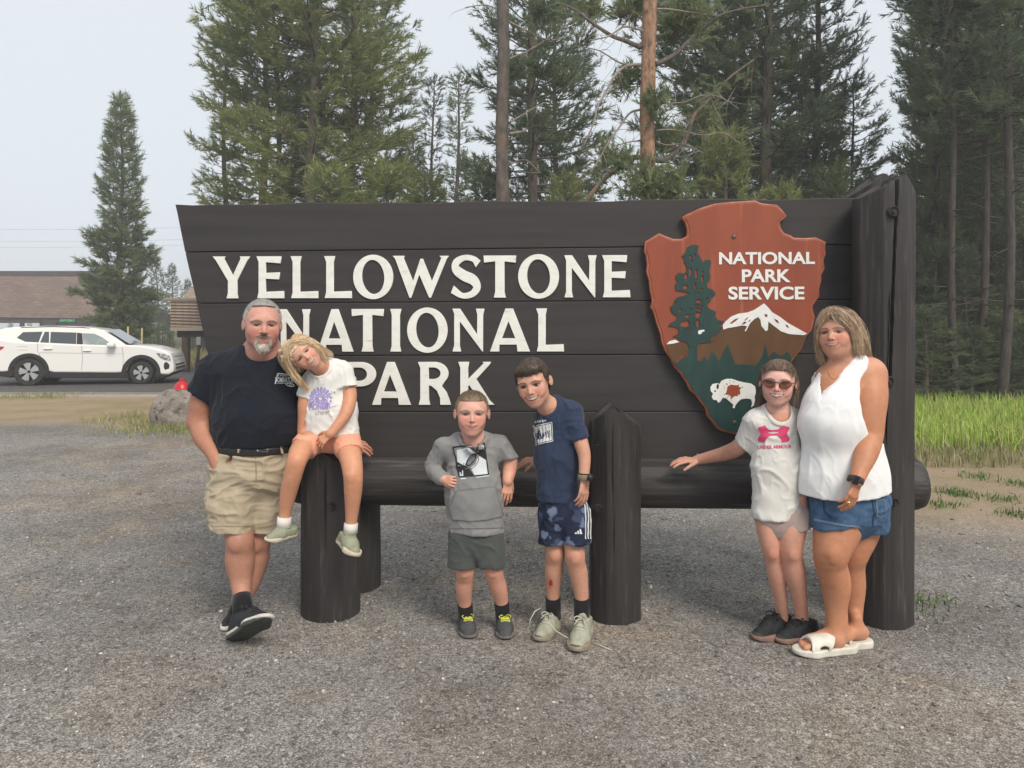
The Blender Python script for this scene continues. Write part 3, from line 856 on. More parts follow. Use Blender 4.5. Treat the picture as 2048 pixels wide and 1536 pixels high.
def hand(S_, wrist, d, pn, size, curl=(.3, .3, .35, .4, .45), spread=.12, thumb=1, th_curl=.3, th_out=.75, k=.006):
    """wrist point, direction to the knuckles, palm normal (from back towards palm), size = hand length (m); thumb=+1: on the side d x pn"""
    d = np.array(d, float); d /= np.linalg.norm(d); pn = np.array(pn, float); pn = pn - (pn @ d) * d; pn /= np.linalg.norm(pn)
    sd = np.cross(d, pn) * thumb; w = np.array(wrist, float); s = size
    W = lambda a, b, c: w + s * (a * d + b * sd + c * pn)
    # palm
    for b, r in ((.15, .072), (.05, .078), (-.06, .076), (-.15, .066)):
        S_.cone(W(.03, b * .55, 0), W(.43 - abs(b) * .25, b * 1.0, -.01), r * s * .95, r * s * .86, .03 * s * 1.5, flat=.80, fdir=pn)
    lens = [(.20, .135, .10), (.22, .15, .11), (.205, .14, .105), (.16, .105, .09)]
    offs = [.175, .06, -.055, -.16]; base = [.43, .455, .44, .40]
    tips = []
    for i in range(4):
        p = W(base[i], offs[i], -.005); ang = 0.0; yaw = spread * (1.2 - i * .8)
        r = (.052, .054, .051, .045)[i] * s
        for j, L in enumerate(lens[i]):
            ang += curl[i + 1] * (1.0, 1.25, .9)[j]
            v = (d * cos(yaw) + sd * sin(yaw)) * cos(ang) + pn * sin(ang)
            q = p + v * L * s
            S_.cone(p, q, r * (1 - .10 * j), r * (.92 - .12 * j), .010 * s if j else .03 * s)
            p = q
        tips.append(p)
    # thumb
    p = W(.10, .17, .02); ang = th_out
    for j, L in enumerate((.20, .15, .12)):
        v = (d * cos(ang) + sd * sin(ang)); v = v * cos(.25 + th_curl * j * .5) + pn * sin(.25 + th_curl * j * .5)
        q = p + v * L * s
        S_.cone(p, q, (.078, .058, .052)[j] * s, (.060, .054, .042)[j] * s, .03 * s if j == 0 else .01 * s)
        p = q; ang -= th_curl * .6
    return tips

# ================================================================== ground, road, verge, grass
def ground_mat(name, cols, cell=110.0, tint=None, bump=0.5, cols2=None):
    """gravel: two voronoi sizes with a colour per stone, plus slow patches"""
    m = bpy.data.materials.new(name); m.use_nodes = True; nt = m.node_tree; N = nt.nodes; L = nt.links
    bs = N["Principled BSDF"]; bs.inputs["Roughness"].default_value = 0.9; bs.inputs["Specular IOR Level"].default_value = 0.15
    tc = N.new("ShaderNodeTexCoord")
    def vor(sc, feat='F1'):
        v = N.new("ShaderNodeTexVoronoi"); v.inputs["Scale"].default_value = sc; v.feature = feat; L.new(tc.outputs["Object"], v.inputs["Vector"]); return v
    def ramp(src, stops):
        r = N.new("ShaderNodeValToRGB"); e = r.color_ramp.elements
        while len(e) < len(stops): e.new(0.5)
        for q, (p_, c) in zip(e, stops): q.position = p_; q.color = (*c, 1)
        L.new(src, r.inputs[0]); return r.outputs[0]
    def mixn(a, b, f, kind='MIX'):
        x = N.new("ShaderNodeMix"); x.data_type = 'RGBA'; x.blend_type = kind
        if isinstance(f, float): x.inputs[0].default_value = f
        else: L.new(f, x.inputs[0])
        for s_, i in ((a, 6), (b, 7)):
            if isinstance(s_, tuple): x.inputs[i].default_value = (*s_, 1)
            else: L.new(s_, x.inputs[i])
        return x.outputs[2]
    def noise(sc, det=4):
        n = N.new("ShaderNodeTexNoise"); n.inputs["Scale"].default_value = sc; n.inputs["Detail"].default_value = det; n.inputs["Roughness"].default_value = .6
        L.new(tc.outputs["Object"], n.inputs["Vector"]); return n.outputs[0]
    v1, v2 = vor(cell), vor(cell * .42)
    sep = N.new("ShaderNodeSeparateColor"); L.new(v1.outputs["Color"], sep.inputs[0])
    sep2 = N.new("ShaderNodeSeparateColor"); L.new(v2.outputs["Color"], sep2.inputs[0])
    n = len(cols)
    c1 = ramp(sep.outputs[0], [(i / max(1, n - 1), c) for i, c in enumerate(cols)])
    c2 = ramp(sep2.outputs[1], [(i / max(1, n - 1), c) for i, c in enumerate(cols)])
    pick = ramp(sep2.outputs[2], [(.62, (0, 0, 0)), (.68, (1, 1, 1))])
    col = mixn(c1, c2, pick)
    gap = ramp(v1.outputs["Distance"], [(.35, (1, 1, 1)), (.75, (.50, .48, .46))])
    col = mixn(col, gap, 1.0, 'MULTIPLY')
    if tint:
        for (tc_, sc_, a, b) in tint:
            f = ramp(noise(sc_), [(a, (0, 0, 0)), (b, (1, 1, 1))])
            col = mixn(col, tc_, f, 'MULTIPLY')
    if cols2:        # second soil, blended by the sheet's "dirt" attribute
        c3_ = ramp(sep.outputs[1], [(i / (len(cols2) - 1), c) for i, c in enumerate(cols2)])
        f2 = ramp(noise(1.1), [(.42, (1, 1, 1)), (.62, (.78, .84, .66))]); c3_ = mixn(c3_, f2, 1.0, 'MULTIPLY')
        at = N.new("ShaderNodeAttribute"); at.attribute_name = "dirt"
        col = mixn(col, c3_, at.outputs["Fac"])
    L.new(col, bs.inputs["Base Color"])
    bp = N.new("ShaderNodeBump"); bp.inputs["Strength"].default_value = bump; bp.inputs["Distance"].default_value = .006; bp.invert = True
    L.new(v1.outputs["Distance"], bp.inputs["Height"])
    bp2 = N.new("ShaderNodeBump"); bp2.inputs["Strength"].default_value = .5; bp2.inputs["Distance"].default_value = .03
    L.new(noise(5.0, 6), bp2.inputs["Height"]); L.new(bp.outputs[0], bp2.inputs["Normal"])
    L.new(bp2.outputs[0], bs.inputs["Normal"])
    return m

M_gravel = ground_mat("gravel", [(.155, .145, .135), (.255, .241, .226), (.30, .285, .268), (.35, .332, .312), (.50, .48, .455)], 130, cols2=[(.24, .170, .110), (.33, .24, .16), (.40, .305, .215), (.28, .21, .14)],
                      tint=[((.74, .735, .735), .55, .44, .60), ((1.10, 1.01, .90), .35, .50, .66), ((1.22, 1.15, 1.06), 1.4, .56, .70), ((.86, .84, .82), 4.0, .52, .64)])
M_dirt = ground_mat("dirt", [(.24, .165, .105), (.33, .235, .155), (.40, .30, .21), (.28, .21, .14)], 60, tint=[((.75, .80, .62), .9, .48, .62), ((.8, .75, .7), 3.0, .5, .65)])
M_asphalt = ground_mat("asphalt", [(.115, .110, .108), (.14, .135, .132), (.165, .16, .155)], 45, tint=[((.85, .85, .87), .4, .45, .6)], bump=.2)
M_litter = ground_mat("forest_floor", [(.085, .070, .045), (.13, .105, .065), (.18, .145, .09), (.10, .10, .05)], 30, tint=[((.65, .75, .5), .35, .42, .58)])
M_curb = mat("concrete_kerb", (.36, .31, .255), (.28, .24, .20), rough=.9, scale=(3, 3, 3), bump=.3, bscale=(60, 60, 60))

# the ground: one wide sheet, finer near the camera, with shallow unevenness
def sheet(name, x0, x1, y0, y1, nx, ny, z, m, edge=0.0, seed=0, amp=0.0):
    xs = np.linspace(x0, x1, nx); ys = np.linspace(y0, y1, ny)
    X, Y = np.meshgrid(xs, ys, indexing='ij'); V = np.stack([X.ravel(), Y.ravel(), np.full(X.size, z)], 1)
    I = np.arange(X.size).reshape(nx, ny)
    if edge:
        bx = np.zeros_like(X, bool); bx[0] = bx[-1] = True; bx[:, 0] = bx[:, -1] = True; b = bx.ravel()
        V[b, 1] += edge * fbm_(V[b], .9, seed); V[b, 0] += edge * fbm_(V[b], .7, seed + 3)
        d = np.minimum.reduce([X - x0, x1 - X, Y - y0, y1 - Y]).ravel()
        inn = ~b & (d < edge * 3)
        V[inn, 1] += edge * .6 * fbm_(V[inn], .9, seed)
    if amp: V[:, 2] += amp * fbm_(V, .5, seed + 9)
    F = np.stack([I[:-1, :-1], I[1:, :-1], I[1:, 1:], I[:-1, 1:]], -1).reshape(-1, 4)
    return tag(link(name, raw_mesh(name, V, F, True), m), kind="structure")
_p2 = np.random.default_rng(2).random((64, 64)).astype(np.float32)
def fbm_(V, sc, seed=0):
    r = 0; a = 1.0
    for k in range(3):
        q = V[:, :2] * sc * 2 ** k + seed * 5.7 + k * 3.1; i = np.floor(q).astype(int); f = q - i; f = f * f * (3 - 2 * f)
        g = lambda a_, b_: _p2[(i[:, 0] + a_) % 64, (i[:, 1] + b_) % 64]
        r = r + a * ((g(0, 0) * (1 - f[:, 0]) + g(1, 0) * f[:, 0]) * (1 - f[:, 1]) + (g(0, 1) * (1 - f[:, 0]) + g(1, 1) * f[:, 0]) * f[:, 1] - .5) * 2; a *= .5
    return r / 1.6
big = sheet("ground", -260, 260, -20, 420, 40, 40, -0.012, M_litter)
lot = sheet("gravel_lot", -30, 16, -6, 17.05, 200, 110, 0.0, M_gravel)
n_ = len(lot.data.vertices); co_ = np.zeros(n_ * 3, np.float32); lot.data.vertices.foreach_get("co", co_); co_ = co_.reshape(-1, 3)
st_ = lambda a, b, v: (lambda t: t * t * (3 - 2 * t))(np.clip((v - a) / (b - a), 0, 1))
nz1 = fbm_(co_, .55, 3); nz2 = fbm_(co_, 1.7, 5)
d_ = st_(11.6, 13.2, co_[:, 1] + .9 * nz1 + .4 * nz2) * st_(1.0, -1.0, co_[:, 0])
d_ = np.maximum(d_, st_(2.2, 4.4, co_[:, 0] + .5 * nz1 + (co_[:, 1] - 6.0) * .5) * st_(4.6, 7.0, co_[:, 1] + .9 * nz1 + .5 * nz2) * .85)
d_ = np.maximum(d_, .12 * st_(.1, .6, nz1 + .5 * nz2) * st_(3.8, 2.6, co_[:, 1]))
a_ = lot.data.attributes.new("dirt", 'FLOAT', 'POINT'); a_.data.foreach_set("value", d_.astype(np.float32))
sheet("road", -120, 6, 17.5, 28.5, 12, 6, 0.0, M_asphalt)
o = box("kerb", (-120, 17.05, -.05), (6, 17.5, .035), M_curb, bevel=.03); tag(o, kind="structure")
sheet("road_verge", -120, 30, 28.3, 46, 60, 14, 0.004, ground_mat("dry_grass_soil", [(.20, .165, .085), (.28, .23, .12), (.17, .16, .08), (.33, .27, .16)], 12, tint=[((.6, .75, .5), .3, .45, .6)]), edge=.3, seed=6)
# painted edge line on the road
M_paint = mat("road_paint", (.55, .53, .48), (.42, .40, .36), rough=.8, scale=(3, 3, 3))
tag(box("road_line", (-60, 18.0, .003), (5, 18.11, .006), M_paint), kind="structure")

# loose stones on the lot (countless: one object)
def scatter_stones(n, seed):
    rg = np.random.default_rng(seed)
    # denser near the camera: sample in picture space between y=880 and the bottom edge
    py = rg.uniform(905, 1560, n) ** 1.0; px = rg.uniform(-60, 2110, n)
    y = FPX * CAM_H / np.maximum(py - 650, 1) ; x = (px - 1024) / FPX * y
    y = y + rg.normal(0, .15, n); x = x + rg.normal(0, .15, n)
    q_ = np.stack([x, y], 1); kp = rg.random(n) < np.clip(.62 + 1.1 * fbm_(q_, 1.3, 8), .12, 1); x, y = x[kp], y[kp]
    for (pu, pv, pr) in posts_at:      # stones heaped against the post bases
        m_ = 420; a0 = rg.uniform(0, 2 * pi, m_); rr0 = pr + np.abs(rg.normal(0, .07, m_)); x = np.append(x, pu + rr0 * np.cos(a0)); y = np.append(y, pv + rr0 * np.sin(a0))
    n = len(x)
    r = np.exp(rg.normal(math.log(.0034), .48, n)); r = np.clip(r, .0018, .02) * np.clip(y / 3.6, .8, 2.0) ** .5
    base = np.array([(1, 0, 0), (-1, 0, 0), (0, 1, 0), (0, -1, 0), (0, 0, 1), (0, 0, -1)], float)
    fc = np.array([(0, 2, 4), (2, 1, 4), (1, 3, 4), (3, 0, 4), (2, 0, 5), (1, 2, 5), (3, 1, 5), (0, 3, 5)])
    a = rg.uniform(0, 2 * pi, n); sc = rg.uniform(.6, 1.4, (n, 3)) * np.array([1, 1, .62])
    j = base[None] * sc[:, None, :] + rg.normal(0, .16, (n, 6, 3))
    ca, sa = np.cos(a)[:, None], np.sin(a)[:, None]
    J = np.stack([j[:, :, 0] * ca - j[:, :, 1] * sa, j[:, :, 0] * sa + j[:, :, 1] * ca, j[:, :, 2]], 2) * r[:, None, None]
    J[:, :, 0] += x[:, None]; J[:, :, 1] += y[:, None]; J[:, :, 2] += (r * .25)[:, None]
    pal = np.array([(.16, .147, .135), (.23, .215, .20), (.29, .272, .253), (.36, .337, .312), (.32, .275, .238), (.58, .55, .515), (.28, .25, .225)])
    c = pal[rg.choice(len(pal), n, p=[.20, .24, .21, .15, .08, .05, .07])] * rg.uniform(.85, 1.15, (n, 1))
    V = J.reshape(-1, 3); F = (fc[None] + (np.arange(n) * 6)[:, None, None]).reshape(-1, 3)
    me = raw_mesh("gravel_stones", V, F); set_col(me, np.repeat(c, 6, 0))
    return me
posts_at = []
for o_ in sign.children:
    if o_.name.startswith('post'): w_ = SIGN_O + _sx * o_.location.x + _sn * o_.location.y; posts_at.append((w_.x, w_.y, .155))
M_stone = mat("stones", (.85, .85, .85), (1.1, 1.1, 1.1), rough=.9, scale=(60, 60, 60), attr="col", spec=.2)
tag(link("gravel_stones", scatter_stones(42000, 4), M_stone), "loose grey gravel stones scattered over the lot", "gravel", kind="stuff")

# grass blades
def blades(n, px_range, area, h, w, cols, seed, lean=.35, clump=None):
    rg = np.random.default_rng(seed)
    x = rg.uniform(area[0], area[1], n); y = rg.uniform(area[2], area[3], n)
    if clump is not None:
        c = np.array(clump); i = rg.integers(0, len(c), n); sp = c[i, 2] if c.shape[1] > 2 else .15
        x = c[i, 0] + rg.normal(0, 1, n) * sp; y = c[i, 1] + rg.normal(0, 1, n) * sp
    keep = np.ones(n, bool)
    hh = rg.uniform(h[0], h[1], n); ww = rg.uniform(w * .6, w * 1.3, n)
    a = rg.uniform(0, 2 * pi, n); ln = np.abs(rg.normal(0, lean, n)); fa = rg.uniform(0, 2 * pi, n)
    segs = 4; t = np.linspace(0, 1, segs)
    cx = x[:, None] + np.cos(a)[:, None] * (ln * hh)[:, None] * t ** 2; cy = y[:, None] + np.sin(a)[:, None] * (ln * hh)[:, None] * t ** 2
    cz = hh[:, None] * t * (1 - .25 * ln[:, None] * t)
    wd = ww[:, None] * (1 - t ** 2 * .95) * .5
    L_ = np.stack([cx - np.cos(fa)[:, None] * wd, cy - np.sin(fa)[:, None] * wd, cz], 2); R_ = np.stack([cx + np.cos(fa)[:, None] * wd, cy + np.sin(fa)[:, None] * wd, cz], 2)
    V = np.stack([L_, R_], 2).reshape(-1, 3)      # n,segs,2
    b = (np.arange(n) * segs * 2)[:, None, None]; k = (np.arange(segs - 1) * 2)[None, :, None]
    F = (b + k + np.array([0, 1, 3, 2])[None, None, :]).reshape(-1, 4)
    cc = np.array(cols)[rg.integers(0, len(cols), n)] * rg.uniform(.8, 1.2, (n, 1))
    me = raw_mesh("grass", V, F, True); set_col(me, np.repeat(cc, segs * 2, 0))
    return me
M_grass = mat("grass_blades", (.9, .9, .9), (1.1, 1.1, 1.1), rough=.65, scale=(10, 10, 10), attr="col", spec=.25)
gcol = [(.28, .42, .06), (.36, .50, .08), (.23, .36, .055), (.42, .50, .12), (.46, .45, .18)]
tag(link("tall_grass", blades(20000, None, (4.6, 13.5, 9.5, 14.5), (.20, .44), .014, gcol, 3), M_grass), "tall bright green grass growing at the edge of the woods", "grass", kind="stuff")
tag(link("tall_grass", blades(6000, None, (4.6, 12, 8.6, 10.0), (.06, .22), .012, [(.24, .23, .10), (.30, .27, .14), (.18, .22, .07), (.36, .30, .18)], 5), M_grass), "short mixed dry grass in front of the tall green grass", "grass", kind="stuff")
cl_ = [(*G(px, py)[:2], .10) for px, py in ((1895, 985), (1925, 990), (2010, 1000), (2030, 1030), (1880, 1010), (1836, 1206), (2040, 970), (1960, 955))]
tag(link("weeds", blades(800, None, (0, 1, 0, 1), (.02, .07), .010, [(.07, .13, .03), (.10, .17, .04)], 6, lean=.9, clump=cl_), M_grass), "low green weeds on the bare soil right of the sign", "weeds", kind="stuff")
vg = [(*G(px, py)[:2], s_) for px, py, s_ in ((265, 850, .35), (300, 856, .35), (330, 858, .3), (360, 856, .35), (285, 840, .3), (395, 858, .3), (410, 865, .35), (250, 835, .3), (40, 794, .25), (100, 794, .3), (130, 793, .25), (375, 862, .4), (345, 862, .4), (385, 850, .3))]
tag(link("verge_grass", blades(3000, None, (0, 1, 0, 1), (.03, .15), .010, [(.30, .27, .12), (.20, .23, .08), (.38, .33, .17), (.15, .19, .06)], 7, lean=.6, clump=vg), M_grass), "dry and green grass tufts along the verge by the boulder", "grass", kind="stuff")
dg = [(x, y, .5) for x, y in np.random.default_rng(4).uniform((-26, 29), (2, 44), (120, 2))]
tag(link("roadside_grass", blades(9000, None, (0, 1, 0, 1), (.15, .5), .03, [(.32, .27, .12), (.25, .24, .10), (.40, .33, .17), (.16, .19, .07)], 8, lean=.5, clump=dg), M_grass), "dry yellow grass beyond the road around the shelter", "grass", kind="stuff")
# ================================================================== boulder, hydrant, car, buildings, poles
def boulder(name, c, rx, ry, rz, seed, m, label):
    bm = bmesh.new(); bmesh.ops.create_icosphere(bm, subdivisions=5, radius=1.0)
    Q = np.array([v.co[:] for v in bm.verts])
    rg = np.random.default_rng(seed)
    # a few planar cuts make it blocky, noise makes it rough
    r = np.ones(len(Q))
    for _ in range(9):
        n = rg.normal(0, 1, 3); n /= np.linalg.norm(n); d = rg.uniform(.62, .86); q = Q @ n
        r = np.where(q > 1e-3, np.minimum(r, d / np.maximum(q, 1e-3) + .03), r)
    W = Q * r[:, None]
    W = W * (1 + .05 * fbm(W, 2.2, seed)[:, None] + .03 * fbm(W, 7, seed + 2)[:, None] + .012 * fbm(W, 18, seed + 4)[:, None])
    for v, w in zip(bm.verts, W): v.co = Vector((w[0] * rx, w[1] * ry, w[2] * rz + rz * .55))
    o = bm_obj(name, bm, m, None, c, smooth=True); tag(o, label, "boulder"); return o
M_rock = mat("lava_rock", (.20, .175, .15), (.34, .30, .265), rough=.95, scale=(5, 5, 5), bump=.9, bscale=(16, 16, 16), bdist=.05, c3=(.10, .075, .06), c3scale=9, c3ramp=(.52, .66))
bp_ = G(347, 853)
boulder("boulder", (bp_.x, bp_.y + .35, -.10), .52, .42, .46, 3, M_rock, "rough grey boulder on the dirt verge beside the man")

# hydrant
M_red = mat("hydrant_red", (.55, .012, .025), (.45, .010, .02), rough=.35, scale=(20, 20, 20), spec=.5)
def lathe(name, prof, m, parent=None, seg=24, loc=None, smooth=True, axis='Z', cap=True):
    V = []; F = []
    for r, z in prof:
        for j in range(seg):
            a = 2 * pi * j / seg; V.append((r * cos(a), r * sin(a), z))
    for i in range(len(prof) - 1):
        for j in range(seg):
            a, b = i * seg + j, i * seg + (j + 1) % seg; F.append((a, b, b + seg, a + seg))
    if cap: F.append(tuple(range(seg))[::-1]); F.append(tuple((len(prof) - 1) * seg + j for j in range(seg)))
    me = mesh_from(name, V, F, smooth)
    if axis == 'X': me.transform(Matrix.Rotation(pi / 2, 4, 'Y'))
    if axis == 'Y': me.transform(Matrix.Rotation(pi / 2, 4, 'X'))
    try: me.set_sharp_from_angle(angle=radians(40))
    except Exception: pass
    return link(name, me, m, parent, loc)
hp_ = P(364, 800, 14.0)
hy = empty("fire_hydrant", (hp_.x, 14.0, 0)); tag(hy, "red fire hydrant half hidden behind the boulder", "fire hydrant")
k_ = P(364, 757, 14.0).z / .78
lathe("barrel", [(0.140 * k_, 0), (0.196 * k_, .0), (0.196 * k_, .05), (0.133 * k_, .06), (0.133 * k_, .45 * k_), (0.182 * k_, .46 * k_), (0.182 * k_, .50 * k_)], M_red, hy)
lathe("bonnet", [(0.210 * k_, .50 * k_), (0.210 * k_, .54 * k_), (0.175 * k_, .56 * k_), (0.154 * k_, .63 * k_), (0.084 * k_, .70 * k_), (0.056 * k_, .715 * k_), (0.056 * k_, .78 * k_)], M_red, hy)
for sx in (-1, 1):
    o = lathe("nozzle_cap", [(0.070 * k_, 0), (0.077 * k_, .07 * k_), (0.091 * k_, .075 * k_), (0.091 * k_, .11 * k_), (0.035 * k_, .115 * k_), (0.035 * k_, .14 * k_)], M_red, hy, 14, (sx * .08 * k_, 0, .40 * k_), axis='X')
    if sx < 0: o.rotation_euler = (0, 0, pi)
lathe("nozzle_cap", [(0.091 * k_, 0), (0.098 * k_, .07 * k_), (0.119 * k_, .08 * k_), (0.119 * k_, .11 * k_), (0.042 * k_, .12 * k_), (0.042 * k_, .145 * k_)], M_red, hy, 14, (0, -.08 * k_, .36 * k_), axis='Y')

# ---------------------------------------------------------------- the white SUV
CY = 20.3           # near side of the car
MP = CY / FPX / 3.841 * 1.0
def cx(x): return (x / 3.841 - 1024) / FPX * CY
def cz(y): return max(0.0, (1066 - y) * MP)
M_car = mat("car_white", (.80, .79, .76), rough=.28, spec=.5, coat=.6)
M_clad = mat("car_cladding", (.020, .020, .021), (.03, .03, .03), rough=.6, scale=(30, 30, 30))
M_tyre = mat("tyre", (.028, .028, .029), (.045, .043, .04), rough=.85, scale=(15, 15, 15))
M_rimm = mat("alloy", (.68, .68, .69), rough=.28, metallic=.85)
M_rimd = mat("alloy_dark", (.012, .012, .013), rough=.4)
M_glass = mat("car_glass", (.045, .055, .060), rough=.08, spec=.8, coat=.5)
M_glassf = mat("car_glass_front", (.24, .29, .29), (.42, .47, .46), rough=.10, spec=.8, scale=(3, 3, 5), ramp=(.4, .7))  # pale interior and greenish reflection put into the glass colour
M_tail = mat("tail_light", (.45, .01, .02), rough=.2, spec=.6)
M_lamp = mat("head_lamp", (.55, .58, .60), (.05, .05, .055), rough=.15, scale=(14, 14, 14), spec=.7)
car = empty("parked_car", (cx(257) - .26, CY + .75, 0), radians(13)); car.scale = (.925,) * 3; tag(car, "white sport utility vehicle with black cladding standing on the road at left", "car")
CO = np.array([cx(257), CY + .95, 0])
WID = 1.90
def car_poly(name, pts, width, m, bevel=.05, parent=car, taper=None, y_c=0.0, bres=3):
    lp = [(cx(x) - CO[0], cz(y)) for x, y in pts]
    me = curve_poly(name, [lp], width, bevel, bres=bres, offset=bevel)
    me.transform(XZ)        # extrude along y
    if taper:
        z0, z1, k0, k1 = taper
        for v in me.vertices:
            t = min(1, max(0, (v.co.z - z0) / (z1 - z0))); v.co.y *= k0 + (k1 - k0) * t
    me.transform(Matrix.Translation((0, y_c, 0)))
    o = link(name, me, m, parent, smooth=True)
    try: me.set_sharp_from_angle(angle=radians(35))
    except Exception: pass
    return o
def archpts(xc, yc, r, a0, a1, n=14): return [(xc + r * cos(radians(a)), yc - r * sin(radians(a))) for a in np.linspace(a0, a1, n)]
low_out = [(-92, 690), (-60, 660), (20, 690), (150, 712), (330, 722), (620, 738), (870, 748), (985, 746), (1100, 752), (1200, 770), (1290, 795), (1336, 818), (1350, 850), (1364, 925), (1362, 955)]
low_bot = [(1330, 975), (1280, 972)] + archpts(1115, 968, 134, 8, 172, 12) + [(920, 955), (450, 945)] + archpts(257, 948, 134, 8, 172, 12) + [(70, 935), (-60, 930), (-92, 880)]
body = car_poly("body", low_out + low_bot, WID, M_car, bevel=.05, taper=(0.35, 1.25, 1.0, .965))
gh = [(22, 700), (-25, 690), (35, 608), (100, 598), (230, 588), (420, 584), (600, 590), (740, 604), (800, 622), (900, 684), (990, 750), (620, 745)]
car_poly("cabin", gh, WID * .95, M_car, bevel=.05, taper=(1.08, 1.66, 1.0, .83))
# glazing: panels just proud of the sloping cabin side (near and far)
def side_y(z, extra=.006):
    t = min(1, max(0, (z - 1.08) / (1.66 - 1.08))); return WID * .95 / 2 * (1.0 - .17 * t) + extra
def side_panel(name, pts, m, parent=car, extra=.006, both=True):
    for s in ((-1, 1) if both else (-1,)):
        V = [(cx(x) - CO[0], s * side_y(cz(y), extra), cz(y)) for x, y in pts]
        # shift with cabin perspective: traced on the near side
        link(name, mesh_from(name, V, [tuple(range(len(V)))[::s]]), m, parent)
side_panel("window", [(158, 668), (200, 622), (345, 618), (322, 710), (232, 705)], M_glass)
side_panel("window", [(333, 711), (362, 619), (394, 619), (402, 713)], M_glass)
side_panel("window", [(407, 620), (602, 626), (608, 728), (410, 713)], M_glass)
side_panel("window", [(648, 632), (740, 636), (800, 664), (872, 718), (862, 742), (664, 736)], M_glassf)
side_panel("pillar", [(606, 627), (646, 632), (662, 737), (612, 729)], M_clad, extra=.004)
# windscreen and rear window
def cross_panel(name, p, q, m, inset=.06):
    (xa, ya), (xb, yb) = p, q
    V = []
    for (x, y) in (p, q):
        w = side_y(cz(y), 0) - inset
        V += [(cx(x) - CO[0], -w, cz(y)), (cx(x) - CO[0], w, cz(y))]
    link(name, mesh_from(name, V, [(0, 1, 3, 2)]), m, car)
cross_panel("windscreen", (828, 600), (1013, 722), M_glass, .05)
for (pa, pb, w_) in (((1344, 836), (1352, 872), .66), ((1358, 900), (1364, 945), .70)):
    V = [(cx(x_ + 17) - CO[0], s_ * w_, cz(y_)) for x_, y_ in (pa, pb) for s_ in (-1, 1)]
    link("grille", mesh_from("grille", V, [(0, 1, 3, 2)]), M_clad, car)
cross_panel("rear_window", (-42, 690), (14, 610), M_glass, .08)
# cladding, sill, arches
car_poly("sill", [(370, 922), (985, 945), (1005, 1000), (985, 1003), (390, 995), (365, 985)], WID * .985, M_clad, .03)
car_poly("rear_bumper", [(-92, 880), (-30, 895), (60, 905), (135, 905), (140, 975), (120, 988), (40, 975), (-80, 962)], WID * .985, M_clad, .03)
car_poly("front_bumper", [(1238, 965), (1362, 960), (1358, 975), (1300, 1000), (1242, 1026), (1228, 1000)], WID * .97, M_clad, .03)
for xc, yc in ((257, 950), (1115, 970)):
    ring = archpts(xc, yc, 150, -14, 194, 22) + archpts(xc, yc, 126, 194, -14, 22)
    car_poly("wheel_arch", ring, WID * 1.012, M_clad, .015)
    for s in (-1, 1):
        wx, wz = cx(xc) - CO[0], cz(yc); R_ = cz(yc) ; wy = s * (WID / 2 - .13)
        w = empty("wheel", (wx, wy, R_), parent=car)
        lathe("tyre", [(R_ * .66, -.11), (R_ * .93, -.115), (R_ * 1.0, -.085), (R_ * 1.0, .085), (R_ * .93, .115), (R_ * .66, .11)], M_tyre, w, 36, axis='Y', cap=False)
        lathe("rim", [(R_ * .67, -.10), (R_ * .70, -.112), (R_ * .67, -.118), (R_ * .64, -.10), (R_ * .62, .0), (R_ * .6, .10)], M_rimm, w, 36, axis='Y', cap=False)
        lathe("hub", [(R_ * .64, -.05), (R_ * .64, .05)], M_rimd, w, 30, axis='Y')
        for q in range(5):
            a0 = q * 2 * pi / 5 + .3
            for da, wd, m_ in ((0, .20, M_rimm), (.42, .07, M_rimm)):
                a = a0 + da; c_, s_ = cos(a), sin(a); tw = .32
                pts = [(.10, -.05), (.10, .05), (.64, wd * .9 + tw * .64 * .3), (.64, -wd * .9 + tw * .64 * .3)]
                V = []
                for yy in (s * .105, s * .075):
                    for (r_, t_) in pts: V.append((R_ * (r_ * c_ - t_ * s_), yy, R_ * (r_ * s_ + t_ * c_)))
                link("spoke", mesh_from("spoke", V, [(0, 1, 2, 3), (7, 6, 5, 4), (0, 4, 5, 1), (1, 5, 6, 2), (2, 6, 7, 3), (3, 7, 4, 0)]), m_, w)
        if s > 0: pass
# dark wheel wells
for xc, yc in ((257, 950), (1115, 970)):
    lathe("wheel_well", [(.43, -.80), (.43, .80)], M_rimd, car, 24, (cx(xc) - CO[0], 0, cz(yc)), axis='Y')
# lamps, mirror, handles, seams, fuel flap, roof rail
def body_panel(name, pts, m, y=WID / 2 + .004, both=True):
    for s in ((-1, 1) if both else (-1,)):
        V = [(cx(x_) - CO[0], s * y * (1 - .035 * min(1, max(0, (cz(y_) - .35) / .9))), cz(y_)) for x_, y_ in pts]
        link(name, mesh_from(name, V, [tuple(range(len(V)))[::s]]), m, car)
body_panel("tail_light", [(-92, 735), (75, 740), (72, 752), (45, 772), (-92, 775)], M_tail)
car_poly("headlight", [(1240, 804), (1300, 815), (1338, 828), (1346, 850), (1345, 866), (1300, 858), (1268, 840)], WID * 1.004, M_lamp, .01)
car_poly("grille", [(1300, 826), (1340, 832), (1352, 868), (1318, 862)], WID * .9, M_clad, .01)
car_poly("fog_lamp", [(1300, 890), (1316, 882), (1338, 905), (1334, 935), (1305, 945), (1296, 920)], WID * 1.003, M_clad, .01)
seam_m = mat("car_seam", (.10, .10, .10), rough=.6)
def seam_line(pts, w=2.6):
    pts = np.array(pts, float); T_ = np.gradient(pts, axis=0); T_ /= np.linalg.norm(T_, axis=1)[:, None]; N_ = np.stack([-T_[:, 1], T_[:, 0]], 1) * w / 2
    body_panel("seam", [tuple(p) for p in pts + N_] + [tuple(p) for p in (pts - N_)[::-1]], seam_m, WID / 2 + .003, both=False)
